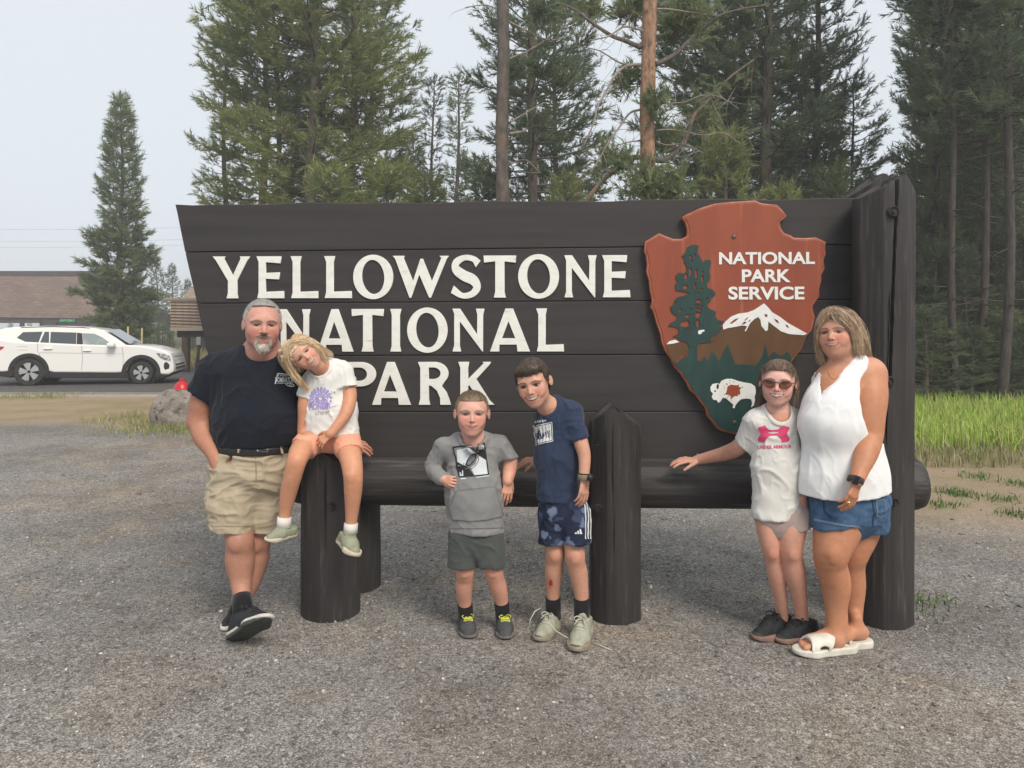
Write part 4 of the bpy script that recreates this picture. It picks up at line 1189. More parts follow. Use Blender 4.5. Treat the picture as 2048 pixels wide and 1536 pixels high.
seam_line([(652, 738), (658, 800), (660, 860), (655, 940)]); seam_line([(322, 715), (320, 770), (345, 830), (392, 915)]); seam_line([(965, 750), (972, 800), (975, 870), (970, 945)])
seam_line([(170, 740), (242, 740), (242, 770), (172, 770)], 1.6)
body_panel("crease", [(340, 790), (660, 797), (990, 806), (990, 809), (660, 801), (340, 794)], mat("crease_shade", (.5, .49, .47), rough=.4), both=False)  # flat grey strip, painted shade of the crease along the doors
for x0, y0 in ((400, 760), (695, 778)):
    bm = bmesh.new(); add_box(bm, (cx(x0 - 32) - CO[0], -WID / 2 - .02, cz(y0 + 5)), (cx(x0 + 32) - CO[0], -WID / 2 + .04, cz(y0 - 5)), .012); bm_obj("door_handle", bm, M_car, car)
for s in (-1, 1):
    bm = bmesh.new(); add_box(bm, (cx(858) - CO[0], s * (WID / 2 + .10) - .11, cz(752)), (cx(922) - CO[0], s * (WID / 2 + .10) + .11, cz(712)), .05, 3); mo = bm_obj("side_mirror", bm, M_car, car, smooth=True)
    tube("roof_rail", [(cx(x_) - CO[0], s * WID * .385, cz(y_)) for x_, y_ in ((160, 594), (190, 585), (420, 577), (640, 585), (760, 603))], .022, M_clad, car, 6)

# ---------------------------------------------------------------- entrance station roof, shelter, cabin
def shingle_mat(name, c1, c2, sc, rowh):
    m = bpy.data.materials.new(name); m.use_nodes = True; nt = m.node_tree; N = nt.nodes; L = nt.links; bs = N["Principled BSDF"]; bs.inputs["Roughness"].default_value = .95; bs.inputs["Specular IOR Level"].default_value = .1
    tc = N.new("ShaderNodeTexCoord"); br = N.new("ShaderNodeTexBrick"); mp = N.new("ShaderNodeMapping")
    L.new(tc.outputs["UV"], mp.inputs[0]); L.new(mp.outputs[0], br.inputs["Vector"])
    br.inputs["Scale"].default_value = 1.0; br.inputs["Brick Width"].default_value = sc; br.inputs["Row Height"].default_value = rowh; br.inputs["Mortar Size"].default_value = rowh * .10; br.inputs["Mortar Smooth"].default_value = .3
    br.inputs["Color1"].default_value = (*c1, 1); br.inputs["Color2"].default_value = (*c2, 1); br.inputs["Mortar"].default_value = (c1[0] * .45, c1[1] * .45, c1[2] * .45, 1); br.inputs["Bias"].default_value = -.1
    nz = N.new("ShaderNodeTexNoise"); nz.inputs["Scale"].default_value = .8; L.new(tc.outputs["Object"], nz.inputs["Vector"])
    mx = N.new("ShaderNodeMix"); mx.data_type = 'RGBA'; mx.blend_type = 'MULTIPLY'; mx.inputs[0].default_value = .6; rp = N.new("ShaderNodeValToRGB"); rp.color_ramp.elements[0].color = (.65, .65, .65, 1); rp.color_ramp.elements[0].position = .35; rp.color_ramp.elements[1].position = .65
    L.new(nz.outputs[0], rp.inputs[0]); L.new(br.outputs[0], mx.inputs[6]); L.new(rp.outputs[0], mx.inputs[7]); L.new(mx.outputs[2], bs.inputs["Base Color"])
    return m
def roof_slab(name, a, b, c, d, th, m, parent):
    """quad roof plane a(eave left) b(eave right) c(ridge right) d(ridge left), with thickness and metric UVs"""
    a, b, c, d = [Vector(v) for v in (a, b, c, d)]; n = (b - a).cross(d - a).normalized()
    V = [a, b, c, d] + [v - n * th for v in (a, b, c, d)]
    me = mesh_from(name, [tuple(v) for v in V], [(0, 1, 2, 3), (7, 6, 5, 4), (0, 4, 5, 1), (1, 5, 6, 2), (2, 6, 7, 3), (3, 7, 4, 0)])
    uv = me.uv_layers.new(name="uv"); ex = (b - a).normalized(); ey = n.cross(ex)
    for lp in me.loops: v = me.vertices[lp.vertex_index].co; uv.data[lp.index].uv = ((v - a).dot(ex), (v - a).dot(ey))
    return link(name, me, m, parent)
M_shing = shingle_mat("asphalt_shingle", (.17, .115, .088), (.23, .165, .13), .9, .34)
M_shake = shingle_mat("cedar_shake", (.36, .27, .20), (.25, .18, .13), .26, .17)
M_dkwood = mat("dark_timber", (.045, .030, .024), (.07, .05, .04), rough=.8, scale=(3, 3, 3))
M_tan = mat("roof_trim", (.27, .19, .145), (.22, .15, .115), rough=.85, scale=(2, 2, 2))
DY = 70.0
st = empty("entrance_station", (P(80, 640, DY).x, DY + 4, 0)); tag(st, "entrance station with a long brown shingled roof behind the white car", "building")
so_ = st.location
def bl(px, py, Y): p = P(px, py, Y); return (p.x - so_.x, p.y - so_.y, p.z - so_.z)
e0, e1 = bl(-260, 632, DY), bl(232, 637, DY); r0, r1 = bl(-260, 548, DY + 6), bl(232, 552, DY + 6)
roof = roof_slab("roof", e0, e1, r1, r0, .25, M_shing, st)
roof_slab("roof", (r0[0], r0[1] + 6.4, e0[2]), r0, r1, (r1[0], r1[1] + 6.4, e1[2]), .25, M_shing, st) if False else roof_slab("roof", (e1[0], e1[1] + 12.4, e1[2]), (e0[0], e0[1] + 12.4, e0[2]), (r0[0], r0[1] + .2, r0[2]), (r1[0], r1[1] + .2, r1[2]), .25, M_shing, st)
rc0, rc1 = bl(-260, 541, DY + 6), bl(232, 545, DY + 6)
bm = bmesh.new(); add_box(bm, (r0[0], r0[1] - .15, r0[2] - .35), (r1[0] + .1, r0[1] + .35, rc0[2] - .05), .05); bm_obj("ridge_cap", bm, M_dkwood, st)
bm = bmesh.new(); add_box(bm, (e0[0], e0[1] + .15, e1[2] - .38), (e1[0] - .2, e0[1] + .45, e1[2] - .05), .03); bm_obj("fascia_beam", bm, M_dkwood, st)
bm = bmesh.new(); add_box(bm, (e0[0], e0[1] + 11.4, e1[2] - .38), (e1[0] - .2, e0[1] + 11.8, e1[2] - .05), .03); bm_obj("fascia_beam", bm, M_dkwood, st)
for px_ in (-180, -60, 40, 105, 168, 225):
    x_ = bl(px_, 640, DY)[0]
    for y_ in (e0[1] + .3, e0[1] + 11.6):
        bm = bmesh.new(); add_box(bm, (x_ - .15, y_ - .15, 0), (x_ + .15, y_ + .15, e1[2] - .38), .02); bm_obj("post", bm, M_dkwood, st)
for px_ in (60, 150):
    x_ = bl(px_, 640, DY)[0]
    bm = bmesh.new(); add_box(bm, (x_ - 1.0, e0[1] + 3, 0), (x_ + 1.0, e0[1] + 8, e1[2] - .4), .04); bo_ = bm_obj("booth", bm, M_tan, st)
    bm = bmesh.new(); add_box(bm, (x_ - .7, e0[1] + 2.95, 1.1), (x_ + .7, e0[1] + 2.99, 2.0), .01); w_ = bm_obj("booth_window", bm, M_glass, st); w_.parent = bo_
x0_, x1_ = bl(119, 635, DY)[0], bl(151, 635, DY)[0]
gm = bpy.data.materials.new("led_green"); gm.use_nodes = True; gm.node_tree.nodes["Principled BSDF"].inputs["Base Color"].default_value = (.02, .2, .06, 1); gm.node_tree.nodes["Principled BSDF"].inputs["Emission Color"].default_value = (.12, .8, .35, 1); gm.node_tree.nodes["Principled BSDF"].inputs["Emission Strength"].default_value = .5
bm = bmesh.new(); add_box(bm, (x0_, e0[1] + .02, e1[2] - .34), (x1_, e0[1] + .14, e1[2] - .02), .01); sb_ = bm_obj("lane_sign", bm, mat("sign_black", (.01, .014, .012), rough=.5), st)
me = fit_mesh(text_mesh("EXP ONLY", 1, offset=.01), x0_ + .05, x1_ - .05, e1[2] - .28, e1[2] - .08); me.transform(Matrix.Translation((0, e0[1] + .012, 0)) @ XZ); link("sign_lettering", me, gm, st).parent = sb_
# shelter with the shake roof
SY = 26.0
sh = empty("shelter", (P(392, 745, SY).x, SY + 1.2, 0)); tag(sh, "open shelter with a pale shake roof on dark posts left of the sign", "shelter")
so_ = sh.location
e0, e1 = bl(341, 656, SY), bl(470, 660, SY); r0, r1 = bl(341, 601, SY + 1.6), bl(470, 603, SY + 1.6)
nrow = 9
for i in range(nrow):
    f0, f1 = i / nrow, (i + 1.25) / nrow
    q = lambda a, b, f: tuple(a[k] + (b[k] - a[k]) * f for k in range(3))
    a, b, c, d = q(e0, r0, f0), q(e1, r1, f0), q(e1, r1, min(1, f1)), q(e0, r0, min(1, f1))
    up = .05
    roof_slab("shake_course", (a[0], a[1], a[2] + up), (b[0], b[1], b[2] + up), (c[0], c[1], c[2] + .0), (d[0], d[1], d[2] + .0), .03, M_shake, sh)
roof_slab("roof_back", (e1[0], e1[1] + 3.4, e1[2]), (e0[0], e0[1] + 3.4, e0[2]), (r0[0], r0[1] + .1, r0[2]), (r1[0], r1[1] + .1, r1[2]), .08, M_shake, sh)
bm = bmesh.new(); add_box(bm, (r0[0] - .22, r0[1] - .12, r0[2] - .02), (r1[0], r1[1] + .22, r0[2] + .09), .02); bm_obj("ridge_board", bm, mat("weathered", (.40, .33, .26), (.3, .24, .18), rough=.9, scale=(4, 4, 4)), sh)
bm = bmesh.new(); add_box(bm, (e0[0], e0[1] - .03, e0[2] - .10), (e1[0], e0[1] + .04, e0[2] + .02), .01); bm_obj("eave_board", bm, mat("eave_tan", (.42, .34, .26), rough=.9), sh)
bm = bmesh.new(); add_box(bm, (e0[0] + .15, e0[1] + .15, e0[2] - .32), (e1[0], e0[1] + .35, e0[2] - .10), .02); bm_obj("beam", bm, M_dkwood, sh)
bm = bmesh.new(); add_box(bm, (e0[0] + .15, e0[1] + 3.0, e0[2] - .32), (e1[0], e0[1] + 3.2, e0[2] - .10), .02); bm_obj("beam", bm, M_dkwood, sh)
for px_, dy in ((366, .25), (366, 3.1), (445, .25), (445, 3.1)):
    x_ = bl(px_, 700, SY)[0]; bm = bmesh.new(); add_box(bm, (x_ - .11, e0[1] + dy - .11, 0), (x_ + .11, e0[1] + dy + .11, e0[2] - .32), .02); bm_obj("post", bm, mat("post_brown", (.10, .07, .055), (.07, .05, .04), rough=.85), sh)
# small post sign
ps = empty("post_sign", (P(397, 745, 24).x, 24, 0)); tag(ps, "thin dark leaning post with a small pale plate beside the shelter", "signpost")
zt = P(397, 674, 24).z
tube("post", [(-.08, 0, 0), (.05, 0, zt)], .055, M_dkwood, ps, 8)
bm = bmesh.new(); add_box(bm, (-.04, -.085, zt - .25), (.10, -.06, zt - .0), .01); bm_obj("plate", bm, mat("plate_grey", (.35, .36, .36), rough=.6), ps)
# cabin behind
cb = empty("cabin", (P(425, 690, 44).x, 46, 0)); tag(cb, "dark brown cabin with a pale window behind the shelter", "building")
bm = bmesh.new(); add_box(bm, (-1.6, -2, 0), (6, 3, 2.6), .02); bm_obj("wall", bm, mat("cabin_wall", (.10, .085, .075), (.075, .06, .055), rough=.9, scale=(1, 1, 8)), cb)
roof_slab("roof", (-2.2, -2.8, 2.2), (6.6, -2.8, 2.2), (6.6, .5, 3.9), (-2.2, .5, 3.9), .15, M_shake, cb); roof_slab("roof", (6.6, 3.8, 2.2), (-2.2, 3.8, 2.2), (-2.2, .5, 3.9), (6.6, .5, 3.9), .15, M_shake, cb)
wf = box("window", (-1.0, -2.06, .9), (.0, -2.01, 2.0), mat("frame_white", (.6, .6, .58), rough=.6), cb)
box("pane", (-.9, -2.09, 1.0), (-.55, -2.065, 1.9), M_glass, wf); box("pane", (-.45, -2.09, 1.0), (-.1, -2.065, 1.9), M_glass, wf)
# pale marker poles
for i, (px_, pt, Y_) in enumerate(((255.5, 653, 27.5), (283.5, 656, 27.0))):
    b_ = P(px_, 700, Y_); zt = P(px_, pt, Y_).z
    o = tube("marker_pole", [(0, 0, 0), (.0, 0, zt * .5), (.01, 0, zt)], [.04, .038, .03], mat("pole_cream%d" % i, (.55, .45, .24), (.45, .36, .2), rough=.7, scale=(1, 1, 3)), None, 8, loc=(b_.x, Y_, 0))
    tag(o, "slim cream marker pole behind the car's bonnet, %s of the pair" % ("left" if i == 0 else "right"), "pole", "marker poles beyond the road")
# overhead wires
for i, (ya, yb) in enumerate(((461, 465), (484, 489), (497, 500))):
    a, b = P(-400, ya - 14, 95), P(480, yb - 14, 95); pts = []
    for t in np.linspace(0, 1, 14): p = a.lerp(b, t); pts.append((p.x, p.y, p.z - 1.8 * 4 * t * (1 - t) * .35))
    o = tube("power_line", pts, .014, mat("wire%d" % i, (.25, .26, .28), rough=.6), None, 5)
    tag(o, "thin overhead wire across the pale sky at left, %s of three" % ("highest", "middle", "lowest")[i], "wire", "overhead wires")
# ================================================================== pines
M_bark = mat("bark_grey", (.085, .070, .060), (.15, .125, .105), rough=.95, scale=(14, 14, 5), bump=.9, bscale=(22, 22, 6), bdist=.03, c3=(.25, .15, .095), c3scale=(2, 2, .7), c3ramp=(.58, .72))
M_barkr = mat("bark_red", (.27, .145, .088), (.42, .26, .17), rough=.95, scale=(16, 16, 7), bump=1.0, bscale=(26, 26, 9), bdist=.03, c3=(.14, .09, .065), c3scale=(12, 12, 5), c3ramp=(.5, .66))
M_barkd = mat("bark_dark", (.050, .042, .037), (.090, .076, .066), rough=.95, scale=(14, 14, 5), bump=.9, bscale=(22, 22, 6), bdist=.03, c3=(.15, .10, .075), c3scale=(2, 2, .7), c3ramp=(.60, .74))
M_limb = mat("dead_limb", (.20, .165, .14), (.30, .26, .225), rough=.95, scale=(8, 8, 8))
def needle_mat(name, c1, c2, c3):
    m = mat(name, c1, c2, rough=.6, scale=(1.6, 1.6, 1.6), c3=c3, c3scale=.55, c3ramp=(.5, .7), spec=.2, ramp=(.4, .6), detail=2)
    nt = m.node_tree; bs = nt.nodes["Principled BSDF"]; tl = nt.nodes.new("ShaderNodeBsdfTranslucent"); mx = nt.nodes.new("ShaderNodeMixShader"); mx.inputs[0].default_value = .38
    nt.links.new(bs.inputs["Base Color"].links[0].from_socket, tl.inputs[0]); nt.links.new(bs.outputs[0], mx.inputs[1]); nt.links.new(tl.outputs[0], mx.inputs[2]); nt.links.new(mx.outputs[0], nt.nodes["Material Output"].inputs[0])
    return m
NM = {'olive': needle_mat("needles_olive", (.25, .29, .115), (.33, .345, .145), (.195, .245, .115)),
      'green': needle_mat("needles_green", (.185, .23, .115), (.245, .28, .135), (.15, .20, .115)),
      'dark': needle_mat("needles_dark", (.135, .18, .108), (.19, .225, .122), (.115, .165, .115)),
      'far': needle_mat("needles_far", (.115, .145, .085), (.15, .175, .10), (.10, .13, .09))}

def tuft_template(rg, n=20, L=.22, spread=.66, nl=.13, w=.018):
    """bottle-brush of needles along +x; triangles"""
    V = []; 
    for i in range(n):
        s = rg.uniform(.0, 1.0) * L; a = rg.uniform(0, 2 * pi); sp = spread * rg.uniform(.6, 1.2)
        d = np.array([cos(sp), sin(sp) * cos(a), sin(sp) * sin(a)]); p = np.array([s, 0, 0]); l = nl * rg.uniform(.75, 1.2)
        sd = np.cross(d, rg.normal(0, 1, 3)); sd /= np.linalg.norm(sd)
        V += [p - sd * w * .5, p + sd * w * .5, p + d * l]
    return np.array(V)
_tt = [tuft_template(np.random.default_rng(50 + i)) for i in range(6)]
_tt_lo = [tuft_template(np.random.default_rng(80 + i), 10, .26, .66, .18, .042) for i in range(5)]

def place_tufts(pos, dirs, scale, rg, lo=False):
    T = _tt_lo if lo else _tt
    out = []
    dirs = dirs / (np.linalg.norm(dirs, axis=1)[:, None] + 1e-9)
    ref = rg.normal(0, 1, dirs.shape); b = np.cross(dirs, ref); b /= np.linalg.norm(b, axis=1)[:, None] + 1e-9; c = np.cross(dirs, b)
    k = rg.integers(0, len(T), len(pos))
    for j in range(len(T)):
        m = k == j
        if not m.any(): continue
        t = T[j]; q = scale[m][:, None, None]
        V = pos[m][:, None, :] + q * (t[None, :, 0:1] * dirs[m][:, None, :] + t[None, :, 1:2] * b[m][:, None, :] + t[None, :, 2:3] * c[m][:, None, :])
        out.append(V.reshape(-1, 3))
    return np.vstack(out)

def make_pine(seed, H, base, R, prof='cone', trunk_r=.14, dens=1.0, lo=False, up=.25, gaps=.12, dead=6, tscale=1.0, whorl=.34):
    """returns (trunk mesh, crown mesh, twig mesh V/F) at origin; base = height where the crown begins"""
    rg = np.random.default_rng(seed)
    lean = rg.normal(0, .012, 2)
    zz = np.linspace(-.15, H, 26)
    wob = np.stack([lean[0] * zz + .05 * np.sin(zz * .8 + seed), lean[1] * zz + .05 * np.sin(zz * .7 + seed * 2), zz], 1)
    tr = trunk_r * np.clip(1 - zz / H, 0, 1) ** .8 + .012; tr[0] *= 1.25
    axis = lambda z: np.stack([np.interp(z, zz, wob[:, 0]), np.interp(z, zz, wob[:, 1]), z], -1)
    TV, TF = tube_mesh(wob, tr, 12); TV = [np.array(TV)]; TF = [list(TF)]; n0 = len(TV[0])
    def add_limb(pts, rr, seg=5):
        nonlocal n0
        v, f = tube_mesh(pts, rr, seg, False); TV.append(v); TF.append([tuple(i + n0 for i in q) for q in f]); n0 += len(v)
    pos, dirs, sc = [], [], []
    z = base; wa = 0
    while z < H - .15:
        t = (z - base) / (H - base)
        if prof == 'cone': L0 = R * (1 - t) ** .75 * (.55 + .45 * min(1, t * 6))
        elif prof == 'round': L0 = R * sqrt(max(0.02, 1 - (2 * t - .85) ** 2 * (.9 if t < .42 else .75)))
        else: L0 = R * (.6 + .4 * sin(t * 9 + seed)) * (1 - t) ** .5
        nb = rg.integers(4, 7)
        for b in range(nb):
            if rg.random() < gaps: continue
            a = wa + 2 * pi * b / nb + rg.normal(0, .25); L = max(.18, L0 * rg.uniform(.45, 1.25))
            z0 = z + rg.uniform(-.12, .12); o = axis(z0)
            dr = np.array([cos(a), sin(a), 0.0]); nseg = 7
            s = np.linspace(0, 1, nseg); rise = (-.18 + .42 * t) ; 
            pts = o[None, :] + dr[None, :] * (s * L)[:, None]; pts[:, 2] += L * (rise * s + up * s ** 2.2) + rg.normal(0, .02)
            sw = rg.normal(0, .10) * L; pts += np.array([-sin(a), cos(a), 0])[None, :] * (sw * s ** 2)[:, None]
            add_limb(pts[::2], np.linspace(.012 + .010 * L, .005, len(pts[::2])), 4)
            ntw = max(4, int(L * 12 * dens))
            for q in range(ntw):
                f = rg.uniform(.22, 1.0) ** .8; p = np.array([np.interp(f, s, pts[:, i]) for i in range(3)])
                sd = (-1) ** q; ang = a + sd * rg.uniform(.4, 1.1); tl = L * (1 - f * .75) * rg.uniform(.22, .42) + .06
                d = np.array([cos(ang), sin(ang), rg.uniform(-.05, .55)]); d /= np.linalg.norm(d)
                m = max(1, int(tl / .13))
                for w in range(m):
                    g = (w + rg.uniform(.3, .9)) / m
                    pos.append(p + d * tl * g + rg.normal(0, .02, 3)); dd = d + np.array([0, 0, .35 * g]) + rg.normal(0, .25, 3); dirs.append(dd); sc.append(tscale * rg.uniform(.75, 1.2))
            pos.append(pts[-1]); dirs.append(pts[-1] - pts[-2] + np.array([0, 0, .05])); sc.append(tscale * 1.2)
        wa += 1.1; z += whorl * rg.uniform(.75, 1.25) * (1.0 if t < .8 else .7)
    for q in range(5):
        pos.append(axis(H - .05 * q)); dirs.append(np.array([rg.normal(0, .25), rg.normal(0, .25), 1])); sc.append(tscale)
    for q in range(dead):      # bare dead limbs below the crown
        z0 = rg.uniform(base * .35, base * 1.05 + .3); a = rg.uniform(0, 2 * pi); L = rg.uniform(.3, 1.1); o = axis(z0)
        s = np.linspace(0, 1, 5); pts = o[None, :] + np.stack([np.cos(a + s * rg.normal(0, .4)) * s * L, np.sin(a + s * rg.normal(0, .4)) * s * L, s * L * rg.uniform(-.35, .25)], 1)
        add_limb(pts, np.linspace(.018, .004, 5), 4)
    V = place_tufts(np.array(pos), np.array(dirs), np.array(sc), rg, lo)
    F = np.arange(len(V)).reshape(-1, 3)
    crown = raw_mesh("crown", V, F)
    trunk = mesh_from("trunk", np.vstack(TV), [f for l in TF for f in l], True)
    return trunk, crown

_mesh_cache = {}
def tree(name, px, Y, H, label, key, m, bark=None, rz=0.0, sx=1.0, group=None, params=None, cat="tree", x=None):
    if key not in _mesh_cache: _mesh_cache[key] = make_pine(**params)
    tm, cm = _mesh_cache[key]
    x_ = P(px, 700, Y).x if x is None else x
    r = empty(name, (x_, Y, 0), rz); s = H / params['H'] if params else 1
    r.scale = (s * sx, s * sx, s)
    tag(r, label, cat, group)
    def inst(nm, me, mm):
        if len(me.materials) == 0: me.materials.append(mm)
        o = bpy.data.objects.new(nm, me); COL.objects.link(o); o.parent = r
        o.material_slots[0].link = 'OBJECT'; o.material_slots[0].material = mm
        return o
    inst("trunk", tm, bark or M_bark); inst("crown", cm, m)
    return r
def Htop(px, py, Y): return P(px, py, Y).z

PV = {  # shape variants
 'spire': dict(seed=1, H=12, base=.6, R=1.75, prof='cone', trunk_r=.17, dens=1.7, up=.22, gaps=.04, dead=0, tscale=1.5, whorl=.27),
 'tall_a': dict(seed=2, H=14, base=3.4, R=1.9, prof='round', trunk_r=.155, dens=1.0, up=.32, gaps=0.22, dead=10, tscale=1.15),
 'tall_b': dict(seed=3, H=14, base=2.6, R=1.7, prof='round', trunk_r=.15, dens=1.0, up=.30, gaps=0.2, dead=8, tscale=1.15),
 'tall_c': dict(seed=4, H=14, base=2.0, R=2.0, prof='cone', trunk_r=.16, dens=1.0, up=.28, gaps=0.18, dead=6, tscale=1.15),
 'thin': dict(seed=5, H=11, base=3.0, R=.95, prof='wild', trunk_r=.09, dens=.9, up=.3, gaps=.25, dead=8, tscale=1.0),
 'high': dict(seed=6, H=16, base=5.5, R=1.6, prof='round', trunk_r=.088, dens=1.0, up=.25, gaps=0.22, dead=26, tscale=1.15),
 'young': dict(seed=7, H=4.5, base=.3, R=1.1, prof='cone', trunk_r=.06, dens=1.25, up=.35, gaps=.08, dead=0, tscale=1.0, whorl=.28),
 'far': dict(seed=8, H=13, base=1.6, R=1.9, prof='cone', trunk_r=.16, dens=.55, lo=True, up=.25, gaps=.12, dead=2, tscale=1.35, whorl=.42),
 'far2': dict(seed=9, H=14, base=3.5, R=1.7, prof='round', trunk_r=.15, dens=.55, lo=True, up=.25, gaps=.15, dead=4, tscale=1.35, whorl=.42),
}
def T_(var, px, Y, H, col, label, rz, sx=1.0, bark=None, group=None, name="pine_tree"):
    return tree(name, px, Y, H, label, var, NM[col], bark, rz, sx, group, PV[var])

# lone spire behind the car
T_('spire', 240, 33, Htop(240, 196, 33), 'green', "lone dark spire-shaped pine behind the car's bonnet", .3, .95)
# left cluster
T_('thin', 456, 23.5, 10.5, 'olive', "thin pine with a bare grey trunk at the left edge of the left cluster", .5, 1.25)
T_('tall_b', 507, 22, 13.6, 'olive', "pine with a pinkish trunk, second in the left cluster", 1.2, 1.0, M_barkr)
T_('high', 566, 20.5, 15.0, 'green', "tall pine with a dark bare trunk in the middle of the left cluster", 2.0, 1.0)
T_('tall_a', 622, 19.5, 14.5, 'olive', "large olive-green pine above the letters NATIONAL", .9, 1.12)
T_('tall_c', 700, 23, 14.2, 'olive', "broad olive pine right of the largest one in the left cluster", 3.3, 1.15)
T_('tall_b', 762, 25, 13.0, 'green', "pine closing the left cluster on its right side", 4.0, 1.0)
T_('young', 660, 17.5, 5.0, 'olive', "young pine showing low above the sign under the left cluster", 1.0, 1.2)
T_('young', 770, 18, 5.2, 'olive', "bushy young pine above the sign between the left cluster and the small pines", 2.2, 1.25)
# small pair
T_('thin', 868, 30, Htop(868, 165, 30), 'far', "small thin pine with a dead top, left of the small pair", .4, 1.15)
T_('thin', 905, 28, Htop(905, 150, 28), 'green', "small open pine, right of the small pair", 2.6, 1.3)
T_('young', 850, 21, 5.4, 'olive', "young pine filling the gap below the small pair", 4.0, 1.2)
# around the big grey trunk
T_('tall_c', 1062, 18.5, 14.5, 'dark', "dense dark pine right behind the grey foreground trunk", 1.9, .92)
T_('tall_b', 1120, 21, 12.5, 'dark', "dark pine between the grey and the reddish trunk", 5.0, .8)
T_('young', 1125, 16.5, 4.6, 'olive', "yellow-green young pine left of the reddish trunk", 3.0, 1.0)
T_('young', 975, 19, 5.2, 'dark', "dark young pine left of the grey foreground trunk", 1.4, 1.0)
# dark group right of the reddish trunk
T_('tall_a', 1405, 19, 13.5, 'dark', "dark pine first to the right of the reddish trunk", 1.0, .95)
T_('tall_c', 1530, 18, 14.8, 'dark', "tall dark pine in the centre of the right-hand group", 2.4, 1.0)
T_('tall_b', 1462, 21, 14.0, 'green', "green pine behind the centre of the right-hand group", .2, 1.0)
T_('tall_c', 1632, 19.5, 14.3, 'dark', "tall dark pine left of the gap of sky", 3.9, .72)
T_('tall_b', 1705, 22, 8.5, 'green', "shorter green pine beside the gap of sky", 5.2, 1.0)
T_('young', 1450, 15.5, 5.3, 'olive', "young pine above the arrowhead emblem", .8, 1.0)
T_('young', 1560, 16, 4.3, 'olive', "small yellow-green pine right of the arrowhead's top", 2.8, 1.0)
T_('young', 1668, 17, 4.9, 'green', "young pine beside the tall post's top", 4.6, 1.0)
# right wood
for i, (px, Y, H, var, col, lab) in enumerate([
    (1872, 18.5, 13.5, 'tall_c', 'green', "green pine at the left edge of the right-hand wood"),
    (1895, 20, 13.5, 'tall_b', 'dark', "dark pine behind the tall post's right side"),
    (1910, 15.5, 16, 'high', 'dark', "first bare-trunked pine of the right-hand wood"),
    (1962, 16.5, 16, 'high', 'green', "second bare-trunked pine of the right-hand wood"),
    (2006, 15.2, 16.5, 'high', 'dark', "third bare-trunked pine of the right-hand wood"),
    (2075, 17, 15, 'tall_a', 'dark', "pine cut by the right edge of the picture"),
    (1990, 20.5, 14.5, 'tall_c', 'dark', "full dark pine behind the bare trunks at far right"),
    (1930, 22, 14, 'tall_b', 'dark', "full dark pine behind the first bare trunk")]):
    T_(var, px, Y, H, col, lab, i * 1.3, (.58, .66, .78, .9, .95, 1, 1, .8)[i], bark=M_barkd, group="pines of the right-hand wood")
rg_ = random.Random(21)
farl = ["pine deep in the right-hand wood behind the nearer trunks"]
for i in range(26):      # depth of the wood, right half
    px = 1190 + i * 37 + rg_.uniform(-14, 14); Y = rg_.uniform(25, 44); 
    top = 120 if 1730 < px < 1800 else -60
    H = rg_.uniform(9.5, 13) if not (1680 < px < 1850) else rg_.uniform(5.0, 7.0)
    if px < 1390: H = rg_.uniform(5, 7)
    T_(rg_.choice(['far', 'far2']), px, Y, H, 'dark' if i % 2 else 'far', "background pine deep in the wood behind the nearer trees", rg_.uniform(0, 6), rg_.uniform(.9, 1.2), group="background pines")
for i, px in enumerate((430, 500, 560, 640, 690, 740, 800, 840, 950, 1010, 1100, 1160)):
    T_(rg_.choice(['far', 'far2']), px, rg_.uniform(30, 46), rg_.uniform(6, 9.5), 'far', "background pine deep in the wood behind the nearer trees", rg_.uniform(0, 6), 1.1, group="background pines")
for i, (px, top, Y) in enumerate(((318, 515, 62), (345, 530, 66), (372, 560, 60), (395, 590, 58), (298, 575, 64), (276, 600, 60), (150, 642, 120), (60, 645, 130), (110, 643, 125), (20, 640, 118), (185, 636, 110), (225, 628, 100), (425, 600, 62))):
    T_(rg_.choice(['far', 'far2']), px, Y, max(2.4, Htop(px, top, Y)), 'far', "distant hazy pine beyond the road at left", i * 1.1, 1.15, group="distant pines at left")
for i, (px, top, Y) in enumerate(((300, 640, 40), (325, 650, 38), (340, 668, 36), (205, 655, 40), (265, 648, 42), (385, 672, 40))):
    T_('young', px, Y, Htop(px, top, Y), 'green', "low bushy pine beyond the road, %s" % ("right of the lone spire pine", "between the spire pine and the shelter", "just left of the shelter", "left of the lone spire pine", "behind the car's windscreen", "behind the shelter post")[i], i * 1.7, 1.5, group="bushy young pines behind the car")

